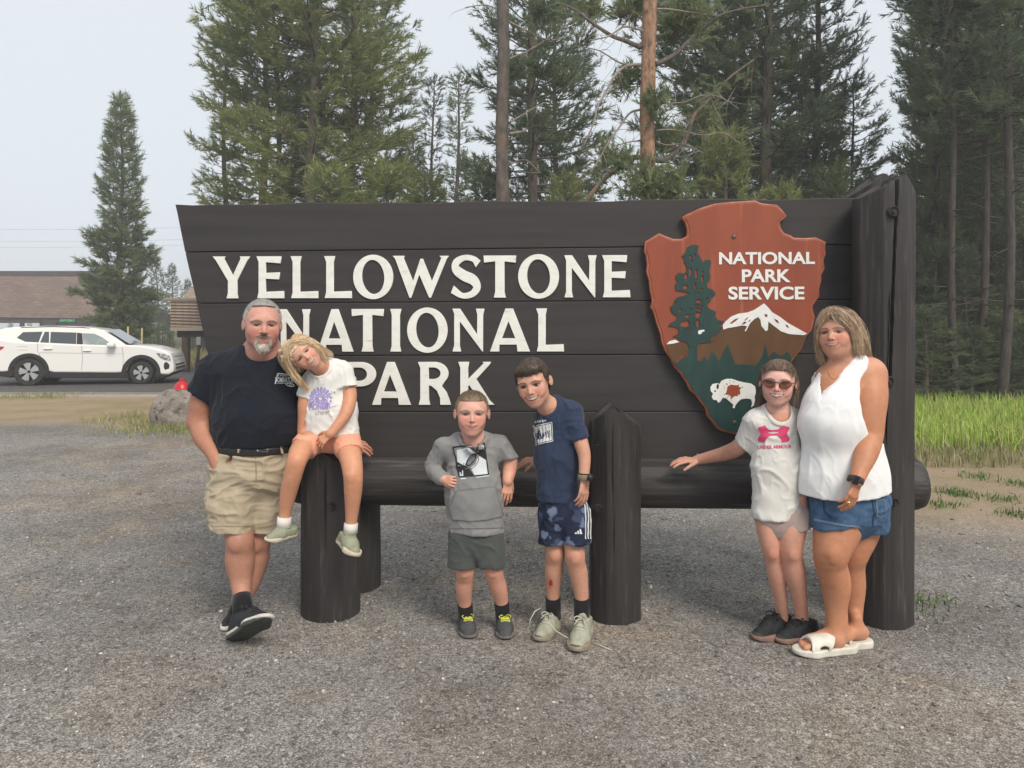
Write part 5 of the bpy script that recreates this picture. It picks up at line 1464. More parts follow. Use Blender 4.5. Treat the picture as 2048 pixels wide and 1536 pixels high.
# ---------------------------------------------------------------- two foreground trunks with traced limbs
def trunk_tree(name, px0, px1, Y, w0, w1, bark, label, limbs, tufts, seed, colr='green', H=14.5):
    r = empty(name, (P(px0, 700, Y).x, Y, 0)); tag(r, label, "tree"); o = np.array(r.location)
    rg = np.random.default_rng(seed)
    pys = np.linspace(1.0, 0, 30); pts = []; rad = []
    xb, xt = P(px0, 700, Y).x, P(px1, 0, Y).x; ztop = P(px1, 0, Y).z
    for z in np.linspace(-.1, H, 46):
        f = min(z / ztop, 1.6); pts.append((xb + (xt - xb) * f + .012 * sin(z * 2.1), Y + .02 * sin(z * 1.3), z)); rad.append(max(.03, (RP(w0, Y) + (RP(w1, Y) - RP(w0, Y)) * f) / 2 * (1 + .03 * sin(z * 5 + seed))))
    V, F = tube_mesh(np.array(pts) - o, rad, 28); V = np.array(V)
    V = V + np.stack([V[:, 0], V[:, 1], 0 * V[:, 2]], 1) * (.10 * fbm(V * np.array([1, 1, .35]), 16, seed))[:, None]
    link("trunk", mesh_from("trunk", V, F, True), bark, r)
    pos, dirs, sc = [], [], []
    def limb(path, r0, r1, dy):
        n = len(path); P3 = np.array([P(x, y, Y + dy * i / max(1, n - 1)) for i, (x, y) in enumerate(path)])
        t = np.linspace(0, n - 1, (n - 1) * 5 + 1); Q = np.vstack([2 * P3[0] - P3[1], P3, 2 * P3[-1] - P3[-2]]); out = []
        for tt in t:
            i = min(int(tt), n - 2); f = tt - i; p0, p1, p2, p3 = Q[i:i + 4]
            out.append(.5 * (2 * p1 + (p2 - p0) * f + (2 * p0 - 5 * p1 + 4 * p2 - p3) * f * f + (3 * p1 - p0 - 3 * p2 + p3) * f ** 3))
        out = np.array(out)
        v, f_ = tube_mesh(out - o, np.linspace(RP(r0, Y), RP(r1, Y), len(out)), 7); link("limb", mesh_from("limb", v, f_, True), M_bark if r0 > 4.6 else M_limb, r)
        return out
    allc = []
    for path, r0, r1, dy, foliage in limbs:
        c = limb(path, r0 * .72, r1 * .72, dy)
        # fine bare twigs
        for q in range(max(3, int(len(c) * .5))):
            i = rg.integers(len(c) // 4, len(c)); d = rg.normal(0, 1, 3); d[2] -= .25; d /= np.linalg.norm(d); L = rg.uniform(.15, .6); s = np.linspace(0, 1, 6)[:, None]
            pp = c[i] + d * L * s + np.array([0, 0, -.22]) * L * s ** 2 + rg.normal(0, .10, 3) * L * np.sin(s * 4)
            allc.append(tube_mesh(pp - o, np.linspace(.006, .002, 6), 3, False))
            if foliage > 0 and rg.random() < foliage:
                for _ in range(3): pos.append(pp[-1] + rg.normal(0, .05, 3)); dirs.append(d + rg.normal(0, .3, 3) + [0, 0, .4]); sc.append(rg.uniform(.8, 1.2))
        if foliage > 0:
            for _ in range(int(26 * foliage)):
                i = rg.integers(int(len(c) * .55), len(c)); pos.append(c[i] + rg.normal(0, .10, 3)); dirs.append(rg.normal(0, .5, 3) + [0, 0, .7]); sc.append(rg.uniform(.9, 1.3))
    n0 = 0; VV = []; FF = []
    for v, f_ in allc: VV.append(v); FF += [tuple(i + n0 for i in q) for q in f_]; n0 += len(v)
    tag(link("twigs", mesh_from("twigs", np.vstack(VV), FF), M_limb, r), kind="stuff")
    for (x, y, spx, n, dy) in tufts:
        c = np.array(P(x, y, Y + dy)); s = RP(spx, Y)
        for _ in range(n): pos.append(c + rg.normal(0, .45, 3) * s); dirs.append(rg.normal(0, .6, 3) + [0, 0, .6]); sc.append(rg.uniform(.9, 1.3))
    Vt = place_tufts(np.array(pos) - o, np.array(dirs), np.array(sc), rg)
    link("crown", raw_mesh("crown", Vt, np.arange(len(Vt)).reshape(-1, 3)), NM[colr], r)
c8_ = lambda x, y: (1140 + x / 2.2555, y / 2.2555)
Ls = lambda pts: [c8_(*p) for p in pts]
trunk_tree("pine_tree", 1291, 1298, 13.0, 33, 28, M_barkr, "pine with a thick reddish trunk and curved bare limbs above the arrowhead emblem", [
    (Ls([(320, 215), (250, 185), (185, 160), (110, 110), (40, 55), (-30, 20)]), 7, 3.5, .5, .12),
    (Ls([(345, 145), (300, 130), (240, 122), (170, 165), (85, 182)]), 3.5, 1.6, -.4, 0),
    (Ls([(320, 290), (250, 300), (200, 345), (165, 410), (125, 480), (105, 560), (60, 660)]), 4.5, 1.6, -.6, 0),
    (Ls([(318, 300), (230, 285), (170, 250), (120, 225), (20, 205)]), 3, 1.2, .6, .05),
    (Ls([(316, 495), (270, 510), (225, 570), (175, 640), (130, 720), (90, 780)]), 3.5, 1.4, -.5, 0),
    (Ls([(312, 710), (270, 715), (210, 760), (140, 820), (75, 905), (40, 960)]), 8, 5, -.5, .25),
    (Ls([(385, 720), (430, 720), (490, 670), (530, 610), (560, 520), (640, 440), (720, 350), (830, 270)]), 9, 3, .8, .15),
    (Ls([(385, 290), (420, 275), (480, 240), (540, 180), (600, 125), (700, 60), (900, 20)]), 8, 3, .7, .45),
    (Ls([(380, 40), (450, 42), (540, 55), (660, 70)]), 3.2, 1.5, .5, .3),
    (Ls([(385, 460), (450, 465), (520, 460), (600, 430), (680, 440), (760, 490)]), 2.8, 1.2, -.5, .1),
    (Ls([(385, 590), (430, 585), (500, 590), (600, 610), (690, 600), (770, 650)]), 3.0, 1.2, .4, .1),
    (Ls([(390, 640), (440, 655), (520, 650), (600, 690)]), 2.2, 1.0, -.3, 0),
    (Ls([(320, 635), (270, 640), (195, 660)]), 2.4, 1.2, -.3, 0),
    (Ls([(330, 100), (300, 60), (260, 50), (230, 40)]), 3, 1.4, .3, .5),
  ], [(1255, 165, 26, 70, .3), (1262, 20, 30, 90, .4), (1310, 215, 24, 60, -.2), (1330, 290, 30, 50, .3), (1215, 320, 22, 40, .2), (1245, 335, 22, 50, -.3), (1380, 30, 40, 110, .6), (1290, 370, 36, 90, -.6), (1340, 385, 40, 120, -.5), (1350, 60, 40, 110, .9), (1180, 20, 30, 60, .8), (1400, 230, 40, 60, .9)], 31, 'green')
trunk_tree("pine_tree", 1003, 1006, 14.5, 28, 24, M_bark, "pine with a straight grey trunk behind the sign, above the letter O of YELLOWSTONE", [
    ([(1018, 268), (1035, 265), (1052, 262)], 5.5, 3, .2, 0),
    ([(1018, 245), (1045, 230), (1075, 212), (1090, 205)], 3, 1.2, .3, .1),
    ([(1012, 40), (1050, 60), (1100, 80), (1150, 68)], 3, 1.2, .3, .2),
    ([(998, 20), (970, 10), (930, 15)], 2.4, 1.0, -.2, 0),
    ([(1012, 120), (1060, 100), (1120, 60), (1170, 20)], 3.5, 1.5, .6, .4),
    ([(1016, 330), (1050, 320), (1080, 345)], 2, .9, -.2, 0),
  ], [(1030, 150, 22, 40, .3), (1090, 30, 40, 90, .8)], 32, 'dark')
for i, (px, Y, H) in enumerate(((1836, 19, 4.2), (1868, 17.5, 3.4), (1898, 18.5, 4.6), (1930, 17.2, 3.2), (1958, 19.5, 5.0), (1984, 17.8, 3.6), (2016, 18.8, 4.4), (2044, 17.3, 3.5), (1850, 22, 6), (1915, 23, 6.5), (1975, 22.5, 6.2), (2035, 22, 6.4))):
    T_('young', px, Y, H, 'dark', "young dark pine filling the gaps between the bare trunks at right", i * 1.9, 1.25, group="young pines between the trunks at right")
# shrubs at the foot of the right wood
for i, (px, py, Y, H) in enumerate(((1850, 760, 15.5, 1.9), (1895, 770, 16.5, 1.6), (1945, 765, 16, 1.5), (2010, 760, 16.2, 1.8), (2050, 765, 15.8, 1.6))):
    T_('young', px, Y, H, 'green' if i % 2 else 'dark', "%s shrubby pine at the foot of the right-hand wood" % ("leftmost low", "second low", "middle low", "fourth low", "rightmost low")[i], i * 1.3, 2.0, group="shrubby pines under the right-hand wood")
# ================================================================== smoke haze in the air
hz = bmesh.new(); add_box(hz, (-270, -30, -1.2), (270, 430, 22))
M_haze = bpy.data.materials.new("haze_air"); M_haze.use_nodes = True; nt = M_haze.node_tree; nt.nodes.clear()
vo = nt.nodes.new("ShaderNodeVolumePrincipled"); vo.inputs["Color"].default_value = (.93, .95, 1.0, 1); vo.inputs["Density"].default_value = .0028; vo.inputs["Anisotropy"].default_value = .2
ou = nt.nodes.new("ShaderNodeOutputMaterial"); nt.links.new(vo.outputs[0], ou.inputs["Volume"])
tag(bm_obj("haze", hz, M_haze), kind="stuff")
# ================================================================== people
def PP(p): return np.array(P(*p))
class Fig(Sdf):
    """primitives given as (px, py, depth) with radii in picture pixels"""
    def c(self, p, q, r1, r2, k=.03, flat=1.0, fdir=(0, 1, 0), op='u', bulge=0.0):
        return self.cone(PP(p), PP(q), RP(r1, p[2]), RP(r2, q[2]), k, flat, fdir, op, bulge)
    def e(self, p, rx, ry, rz, k=.03, rot=0.0, op='u'):      # rx,rz pixels across / up, ry pixels in depth, rot deg in picture
        a = radians(rot); R = np.array([[cos(a), 0, -sin(a)], [0, 1, 0], [sin(a), 0, cos(a)]])
        s = p[2] / FPX
        return self.ell(PP(p), (rx * s, ry * s, rz * s), k, R, op)
    def chain(self, pts, k=.03, flat=1.0, fdir=(0, 1, 0)):
        """limb through the given (point, radius) stations, Catmull-Rom smoothed"""
        A = np.array([[*PP(p), RP(r, p[2])] for p, r in pts])
        Q = np.vstack([2 * A[0] - A[1], A, 2 * A[-1] - A[-2]]); out = []
        for i in range(len(A) - 1):
            p0, p1, p2, p3 = Q[i:i + 4]
            for f in np.linspace(0, 1, 5)[:-1]:
                v = 0.5 * (2 * p1 + (p2 - p0) * f + (2 * p0 - 5 * p1 + 4 * p2 - p3) * f * f + (3 * p1 - p0 - 3 * p2 + p3) * f ** 3)
                out.append(v)
        out.append(A[-1])
        for i, (a, b) in enumerate(zip(out[:-1], out[1:])):
            self.cone(a[:3], b[:3], a[3], b[3], k if i == 0 else .003, flat, fdir)
        return self
    def knee(self, p, r, s=1.0):       # small patella on the front of a leg of radius r px
        R_ = RP(r, p[2]); c = PP(p) + np.array([0, -(R_ - .0075 * s), 0])
        return self.ell(c, (.024 * s, .0105 * s, .028 * s), .020 * s)
    def cut(self, p, nx, ny, nz=0.0, k=.004):       # nx right, ny DOWN in the picture, nz away
        return self.plane(PP(p), (nx, nz, -ny), k)

M_skin = mat("skin", (.93, .93, .93), (1.05, 1.02, 1.0), rough=0.52, scale=(38, 38, 38), attr="col", sub=0.10, spec=0.35, bump=0.06, bscale=(260, 260, 260), bdist=.002)
M_hair = mat("hair", (.72, .72, .72), (1.15, 1.15, 1.15), rough=0.45, scale=(90, 90, 40), attr="col", spec=0.4)
def cloth_mat(name, c, var=.12, rough=.85, weave=700, sheen=.15, **kw):
    return mat(name, c, tuple(x * (1 - var) for x in c), rough=rough, scale=(14, 14, 14), bump=.18, bscale=(weave,) * 3, bdist=.001, spec=.15, sheen=sheen, **kw)

class Cloth:
    def __init__(self, sdf, amp=.004, sc=(9, 9, 5), seed=1, ridge=.6, amp2=None):
        self.s, self.amp, self.sc, self.seed, self.ridge = sdf, amp, np.array(sc, float), seed, ridge
        self.amp2 = amp2        # optional function giving a per-point multiplier
    def disp(self, Q):
        q = Q * self.sc
        w = np.stack([vnoise(q, .6, self.seed + i + 20) for i in range(3)], 1)
        n1 = vnoise(q + w * .8, 1.0, self.seed); n2 = vnoise(q + w * .5, 2.1, self.seed + 3)
        r1 = 1 - np.minimum(np.abs(n1) * 2.4, 1); r2 = 1 - np.minimum(np.abs(n2) * 2.4, 1)
        d = (1 - self.ridge) * n1 + self.ridge * (1.5 * r1 ** 1.5 - .5) + .55 * (r2 ** 1.5 - .35)
        d = d * self.amp
        if self.amp2 is not None: d = d * self.amp2(Q)
        return d
    def build(self, name, m, parent, res=.0066, colf=None, extra=None):
        V, F = mesh_sdf(self.s, res)
        N = vnormals(V, F); V = V + N * self.disp(V)[:, None]
        if extra is not None: V = V + N * extra(V)[:, None]
        me = raw_mesh(name, V - np.array(root_loc(parent)), F, True)
        if colf is not None: set_col(me, colf(V, N))
        self.o = link(name, me, m, parent)
        return self.o
    def decal(self, name, me2d, m, step=7.0, lift=.0022, maxd=6.0, parent=None):
        """flat mesh in (px, -py) laid on the cloth"""
        bm = bmesh.new(); bm.from_mesh(me2d)
        xs = [v.co.x for v in bm.verts]; ys = [v.co.y for v in bm.verts]
        for ax, lo, hi in ((0, min(xs), max(xs)), (1, min(ys), max(ys))):
            g = lo + step
            while g < hi:
                co = Vector((g, 0, 0)) if ax == 0 else Vector((0, g, 0)); no = Vector((1, 0, 0)) if ax == 0 else Vector((0, 1, 0))
                bmesh.ops.bisect_plane(bm, geom=bm.verts[:] + bm.edges[:] + bm.faces[:], plane_co=co, plane_no=no, dist=1e-5)
                g += step
        D = np.array([np.array(ray(v.co.x, -v.co.y)) for v in bm.verts]); D /= np.linalg.norm(D, axis=1)[:, None]
        O = np.array(CAMP)[None, :]; t = np.full(len(D), 3.2)
        for _ in range(40):
            d = self.s.at(O + D * t[:, None]); t = t + np.clip(d, -.05, .2) * .9
        Q = O + D * t[:, None]
        e = .002; N = np.stack([self.s.at(Q + e * np.eye(3)[i]) - self.s.at(Q - e * np.eye(3)[i]) for i in range(3)], 1)
        N /= np.linalg.norm(N, axis=1)[:, None] + 1e-9
        Q = Q + N * (self.disp(Q) + lift)[:, None]
        off = np.array(root_loc(parent or self.o))
        for v, q in zip(bm.verts, Q): v.co = Vector(q - off)
        me = bpy.data.meshes.new(name); bm.to_mesh(me); bm.free()
        me.polygons.foreach_set("use_smooth", [True] * len(me.polygons))
        bpy.data.meshes.remove(me2d)
        return link(name, me, m, parent or self.o)

def root_loc(o):
    l = Vector((0, 0, 0))
    while o is not None: l = l + o.location; o = o.parent
    return l

def poly2d(*loops): return curve_poly("d", [[(x, -y) for x, y in lp] for lp in loops], 0.0)
def text2d(t, x0, x1, y0, y1, off=0.0, shear=0.0, rot=0.0, spacing=1.0):
    me = fit_mesh(text_mesh(t, 1.0, offset=off, shear=shear, spacing=spacing), x0, x1, -y1, -y0)
    if rot:
        c = Vector(((x0 + x1) / 2, -(y0 + y1) / 2, 0))
        me.transform(Matrix.Translation(c) @ Matrix.Rotation(radians(rot), 4, 'Z') @ Matrix.Translation(-c))
    return me

def new_person(loc, label):
    r = empty("person", loc); tag(r, label, "person"); return r

def build_body(S_, root, skinf, boxes=(), res=.0076, fine=.0029):
    V, F = mesh_sdf(S_, res)
    keep = np.ones(len(V), bool)
    for lo, hi in boxes:
        keep &= ~((V > np.array(lo) + .012).all(1) & (V < np.array(hi) - .012).all(1))
    parts = [drop(V, F, keep)]
    for lo, hi in boxes: parts.append(mesh_sdf(S_, fine, lo, hi))
    V, F = mesh_join(parts)
    C = skinf(V)
    me = raw_mesh("body", V - np.array(root.location), F, True); set_col(me, C)
    return link("body", me, M_skin, root)

def hbox(fr, r=.57):
    c = fr.c; s = fr.s * r
    return (c - [s, s, s], c + [s, s, s])
def pbox(p, r): p = np.array(p); return (p - r, p + r)

def collar(T, root, parent, m, a, b, ra, rb, w=.016, lift=.003):
    """ribbed neckband: the strip of the shirt next to the neck opening"""
    n = Sdf().cone(a, b, ra, rb); c = Sdf(); c.p = list(T.p)
    def f(D, X, Y, Z):
        d = n.p[0][4](X, Y, Z); return np.maximum(D - lift, d - w)
    c.custom(f); mid = (np.array(a) + np.array(b)) / 2; R = .20
    V, F = mesh_sdf(c, .0042, mid - R, mid + R)
    if len(F): link("neckband", raw_mesh("neckband", V - np.array(root.location), F, True), m, parent)

def knees(C, V, pts, col, r=.05):  # pinker knee skin, with some shading painted into the colour
    for p in pts:
        q = PP(p); d = np.exp(-(((V - q) / np.array([r * .8, r * 2, r])) ** 2).sum(1))[:, None] * .5
        C[:] = C * (1 - d) + C * np.array(col) * d

def hair_mesh(name, S_, root, colf, res=.004, disp=.004, dsc=70, strands=1500, slen=.016, comb=(0, 0, 0), stand=.6, seed=1, ribbons=None, parent=None, wid=.0016):
    V, F = mesh_sdf(S_, res); N = vnormals(V, F)
    V = V + N * (disp * fbm(V * np.array([1, 1, .6]), dsc, seed))[:, None]
    rg = np.random.default_rng(seed)
    parts = [(V, F)]
    if strands:
        i = rg.integers(0, len(V), strands); p = V[i]; n = N[i]
        d = n * stand + np.array(comb)[None, :] + rg.normal(0, .28, (strands, 3)); d /= np.linalg.norm(d, axis=1)[:, None]
        L = slen * rg.uniform(.6, 1.35, strands)[:, None]
        sd = np.cross(d, rg.normal(0, 1, (strands, 3))); sd /= np.linalg.norm(sd, axis=1)[:, None]
        q = np.stack([p - sd * wid - n * .004, p + sd * wid - n * .004, p + d * L + sd * wid * .25, p + d * L - sd * wid * .25], 1).reshape(-1, 3)
        parts.append((q, np.arange(strands * 4).reshape(-1, 4)))
    if ribbons is not None: parts += ribbons
    V, F = mesh_join(parts)
    me = raw_mesh(name, V - np.array(root.location), F, True); set_col(me, colf(V))
    return link(name, me, M_hair, root)

def ribbon_set(guides, n, spread, width, rg, segs=12, wob=.004, vary=.0):
    """many thin ribbons along spline guides (each guide: list of 3-D points)"""
    out = []
    for _ in range(n):
        g = np.array(guides[rg.integers(len(guides))], float)
        t = np.linspace(0, (len(g) - 1) * (1 - vary * rg.random()), segs); pts = np.stack([np.interp(t, np.arange(len(g)), g[:, i]) for i in range(3)], 1)
        for _s in range(2): pts[1:-1] = .25 * pts[:-2] + .5 * pts[1:-1] + .25 * pts[2:]
        sp = spread if np.isscalar(spread) else np.interp(np.linspace(0, 1, segs), np.linspace(0, 1, len(spread)), spread)[:, None]
        o = rg.normal(0, 1, 3); o /= max(1, np.linalg.norm(o) / 1.4)
        ph = rg.uniform(0, 6.28, 3)
        pts = pts + o[None, :] * sp + wob * np.sin(np.linspace(0, rg.uniform(2, 6), segs)[:, None] + ph[None, :])
        T = np.gradient(pts, axis=0); T /= np.linalg.norm(T, axis=1)[:, None] + 1e-9
        a = np.cross(T, np.array([0, 1, 0]) + rg.normal(0, .5, 3)); a /= np.linalg.norm(a, axis=1)[:, None] + 1e-9
        w = width * rg.uniform(.5, 1.3) * np.sin(np.linspace(.5, pi - .12, segs))[:, None]
        V = np.vstack([pts - a * w, pts + a * w])
        F = np.array([(i, i + 1, segs + i + 1, segs + i) for i in range(segs - 1)])
        out.append((V, F))
    return out

def mixcol(V, cols, sc, seed=0, anis=(1, 1, .25)):
    n = np.clip(fbm(V * np.array(anis), sc, seed) * .7 + .5, 0, .999) * (len(cols) - 1)
    i = n.astype(int); f = (n - i)[:, None]; c = np.array(cols)
    return c[i] * (1 - f) + c[np.minimum(i + 1, len(cols) - 1)] * f

def short_hair(fr, line, th=.035, wid=1.0, top=.0):
    s = Sdf(); R = fr.R; k = fr.s
    s.ell(fr.w(0, -.07, .13 + top * .5), ((.345 * wid + th) * k, (.42 + th) * k, (.365 + th + top) * k), .02 * k, R)
    s.ell(fr.w(0, -.20, -.10), ((.27 * wid + th) * k, (.26 + th * .6) * k, (.28) * k), .1 * k, R)
    def f(D, X, Y, Z):
        x, fo, u = fr.lg(X, Y, Z)
        return smax(D, (line(x / wid, fo) - u) * .6 * k, .012 * k)
    return s.custom(f)

def shoe(root, heel, toe, up, L_w=.36, mats=None, sole_h=.028, high=0.0, name="shoe", strap=False, lace=None, toe_cap=None, seed=0, parts=True, tongue=True, open_a=.1):
    """sneaker from heel (ground point) to toe (ground point)"""
    heel, toe = np.array(heel, float), np.array(toe, float)
    t = toe - heel; L = np.linalg.norm(t); t /= L; up = np.array(up, float); up -= (up @ t) * t; up /= np.linalg.norm(up)
    sd = np.cross(t, up); w = L * L_w; q = L / .27
    W = lambda a, b, c: heel + t * (a * L) + sd * (b * w) + up * (c * q)
    so = Sdf()
    for a, b, ra, rb in ((.14, .45, .40, .38), (.45, .72, .38, .49), (.72, .87, .49, .36)):
        so.cone(W(a, 0, .02), W(b, .04 if b > .5 else 0, .02), ra * w, rb * w, .02, flat=6, fdir=up)
    so.plane(W(0, 0, sole_h), up, .006); 
    # toe spring
    def bot(D, X, Y, Z):
        a = ((X - heel[0]) * t[0] + (Y - heel[1]) * t[1] + (Z - heel[2]) * t[2]) / L
        c = (X - heel[0]) * up[0] + (Y - heel[1]) * up[1] + (Z - heel[2]) * up[2]
        return smax(D, (np.clip(a - .74, 0, 1) ** 2 * .55 + np.clip(.1 - a, 0, 1) * .15) * .27 * q - c, .005)
    so.custom(bot)
    u_ = Sdf()
    h = .07 + high
    u_.cone(W(.16, 0, .03), W(.17, 0, h + .01), .37 * w, .31 * w, .02)
    u_.cone(W(.20, 0, .035), W(.55, .02, .035), .38 * w, .40 * w, .02)
    u_.cone(W(.55, .02, .032), W(.82, .05, .024), .42 * w, .35 * w, .02, flat=.82, fdir=up)
    u_.cone(W(.24, 0, h), W(.60, .02, .045), .31 * w, .30 * w, .03)
    u_.plane(W(0, 0, sole_h * .7), -up, .003)
    a_ = up * 1.0 - t * .10
    u_.plane(W(.2, 0, h + .012), a_, .006)
    if tongue: u_.cone(W(.40, 0, h - .012), W(.36, 0, h + .024), .22 * w, .20 * w, .008, flat=.4, fdir=t)
    V, F = mesh_sdf(u_, .004)
    V = V + vnormals(V, F) * (.0012 * vnoise(V, 90, seed))[:, None]
    o = link(name, raw_mesh(name, V - np.array(root.location), F, True), mats[0], root)
    V, F = mesh_sdf(so, .004)
    link("sole", raw_mesh("sole", V - np.array(root.location), F, True), mats[1], o)
    rl = np.array(root.location)
    def surf(a, b):      # point on the upper's top
        p = W(a, b, .2); 
        for _ in range(40):
            d = float(u_.at(p[None, :])[0]); p = p - up * d * .8
            if abs(d) < 4e-4: break
        return p
    if lace is not None:
        Vs = []; n0 = 0; VV = []; FF = []
        def add(pts, r):
            nonlocal n0
            v, f = tube_mesh(pts, r, 5); VV.append(v); FF.extend([tuple(i + n0 for i in x) for x in f]); n0 += len(v)
        for j, a in enumerate(np.linspace(.42, .62, 5)):
            add([surf(a + .01 * ((-1) ** j), b) + up * .0015 for b in np.linspace(-.22, .22, 5)], .0040 * q)
        c0 = surf(.41, 0) + up * .004
        for sgn in (-1, 1):
            add([c0, c0 + sd * sgn * .025 * q + up * .012 * q + t * .012, c0 + sd * sgn * .042 * q + t * .02 + up * .004, c0 + sd * sgn * .03 * q + t * .035 - up * .006 * q, c0 + t * .012 * q], .0034 * q)
            add([c0, c0 + sd * sgn * .02 * q + t * .03 * q - up * .004, c0 + sd * sgn * .032 * q + t * .055 * q - up * .02 * q], .0034 * q)
        link("laces", mesh_from("laces", np.vstack(VV) - rl, FF, True), lace, o)
    if toe_cap is not None:
        tcp = Sdf(); tcp.cone(W(.80, .05, .020), W(.855, .06, .018), .38 * w, .345 * w, .01, flat=.75, fdir=up)
        tcp.plane(W(.83, 0, 0), -t, .004); tcp.plane(W(0, 0, sole_h * .35), -up, .003)
        V, F = mesh_sdf(tcp, .004); link("toe_cap", raw_mesh("toe_cap", V - rl, F, True), toe_cap, o)
    if strap:
        VV, FF, n0 = [], [], 0
        for a0 in (.34, .38, .42):
            pts = [surf(a0, b) + up * .002 for b in np.linspace(-.34, .34, 9)]
            v, f = tube_mesh(pts, .006, 5); VV.append(v); FF.extend([tuple(i + n0 for i in x) for x in f]); n0 += len(v)
        link("strap", mesh_from("strap", np.vstack(VV) - rl, FF, True), strap, o)
    return o

def tube_part(name, pts, rads, m, root, seg=20, parent=None, wr=0.0):
    V, F = tube_mesh(pts, rads, seg)
    V = np.array(V)
    return link(name, mesh_from(name, V - np.array(root.location), F, True), m, parent or root)

def gp(px, py): return np.array(G(px, py))

M_sole_w = mat("sole_white", (.62, .60, .54), (.48, .45, .40), rough=.7, scale=(30, 30, 30))
M_sole_dk = mat("sole_dark", (.035, .037, .034), (.06, .06, .055), rough=.8, scale=(60, 60, 60))
M_black_cloth = cloth_mat("sock_black", (.012, .012, .014))
M_shoe_black = mat("shoe_black", (.014, .015, .017), (.03, .031, .034), rough=.8, scale=(40, 40, 40), bump=.3, bscale=(400, 400, 400))
# ------------------------------------------------------------------ man in the navy T-shirt
def make_man():
    root = new_person(gp(480, 1268), "grey-haired man in navy T-shirt and khaki cargo shorts, legs crossed, left of the sign")
    f, u = facing(525, 4.1, 5, 2, 2)
    fr = Frame(PP((525, 651, 4.10)), f, u, RP(97, 4.10))
    skin = np.array((0.570, 0.297, 0.237)); arm = np.array((0.450, 0.212, 0.139)); leg = np.array((0.468, 0.237, 0.164))
    B = Fig()
    head(B, fr, jaw=1.16, wid=1.03, nose=1.15, cheek=1.1, ear=.9)
    B.c((526, 690, 4.16), (522, 722, 4.20), 31, 36, .03)
    B.c((520, 730, 4.20), (512, 840, 4.19), 50, 66, .05, flat=.7)
    B.c((512, 840, 4.17), (508, 905, 4.17), 66, 62, .05, flat=.75)
    # right arm (picture left) into the pocket
    B.chain([((430, 748, 4.20), 30), ((407, 800, 4.19), 26), ((400, 842, 4.21), 23.5)], .03)
    B.chain([((400, 842, 4.21), 23.5), ((409, 872, 4.16), 22.5), ((424, 900, 4.09), 16), ((432, 918, 4.06), 14), ((444, 950, 4.06), 17)], .03)
    # left arm behind the girl to the top of the log
    B.chain([((590, 748, 4.24), 28), ((640, 838, 4.36), 22), ((690, 886, 4.33), 15)], .03)
    t = hand(B, PP((690, 886, 4.33)), (1, 0, -.12), (0, .5, -.8), .185, curl=(.2, .25, .3, .3, .35), thumb=-1)
    # legs
    B.chain([((468, 940, 4.15), 46), ((478, 1062, 4.06), 29), ((480, 1083, 4.05), 27.5), ((480, 1099, 4.06), 27), ((480, 1122, 4.07), 28.5), ((482, 1160, 4.06), 21.5), ((484, 1198, 4.01), 16.5), ((486, 1232, 3.95), 17)], .03)
    B.chain([((540, 940, 4.19), 42), ((520, 1062, 4.17), 26), ((517, 1085, 4.17), 24), ((515, 1100, 4.18), 23.5), ((512, 1124, 4.18), 24), ((500, 1170, 4.15), 17), ((480, 1212, 4.14), 14), ((474, 1232, 4.14), 14)], .03)
    
    B.knee((480, 1081, 4.05), 27.5, 1.25); B.knee((518, 1083, 4.17), 24, 1.2)
    def colf(V):
        px = V[:, 2]
        C = np.tile(skin, (len(V), 1))
        L = fr.l(V)
        m_ = sstep(-.55, -.9, L[:, 2])[:, None]; C = C * (1 - m_) + arm * m_
        lowz = V[:, 2] < 0.75
        C[lowz] = leg * (1 + .06 * fbm(V[lowz], 20)[:, None])
        n = fbm(V, 160, 4)[:, None]; C = C * (1 + .05 * n)
        knees(C, V, [(480, 1085, 4.0), (518, 1087, 4.12)], (.84, .74, .70))
        hairy = lowz & (V[:, 2] < .52)
        C[hairy] *= (1 - .16 * np.clip(fbm(V[hairy] * np.array([3, 3, .6]), 60, 9), 0, 1))[:, None]
        paint_head(C, V, fr, skin, (.36, .15, .12), eye=(.04, .035, .03), brow=(.13, .085, .06), squint=.75, smile=.4, blush=(.52, .19, .13), browth=.018)
        # beard stubble shading: goatee + moustache colour on the skin under the beard
        x, fo, uu = L[:, 0], L[:, 1], L[:, 2]
        return C
    build_body(B, root, colf, [hbox(fr), pbox(t[1], .12)])
    # goatee and moustache
    s = Sdf(); k = fr.s
    s.ell(fr.w(0, .27, -.40), (.135 * k, .075 * k, .115 * k), .02 * k, fr.R)
    s.ell(fr.w(0, .31, -.46), (.10 * k, .055 * k, .08 * k), .03 * k, fr.R)
    for sx in (-1, 1):
        s.cone(fr.w(0.01 * sx, .385, -.175), fr.w(sx * .115, .335, -.215), .028 * k, .024 * k, .012 * k)
        s.cone(fr.w(sx * .115, .335, -.215), fr.w(sx * .135, .29, -.36), .022 * k, .035 * k, .02 * k)
    def nolip(D, X, Y, Z):
        x, fo, uu = fr.lg(X, Y, Z)
        e = (np.sqrt((x / .085) ** 2 + ((uu + .272) / .045) ** 2) - 1) * .05
        return smax(D, -e * k, .006)
    s.custom(nolip)
    def bcol(V):
        L = fr.l(V); c = mixcol(V, [(.50, .46, .42), (.62, .58, .53), (.40, .34, .29)], 160, 3)
        mo = sstep(-.27, -.20, L[:, 2])[:, None]
        d = mixcol(V, [(.10, .085, .075), (.22, .19, .165)], 200, 5)
        return c * (1 - mo) + d * mo
    hair_mesh("beard", s, root, bcol, .003, .003, 120, 900, .012, tuple(-fr.u * .9 + fr.f * .4), .5, 3, wid=.0013)
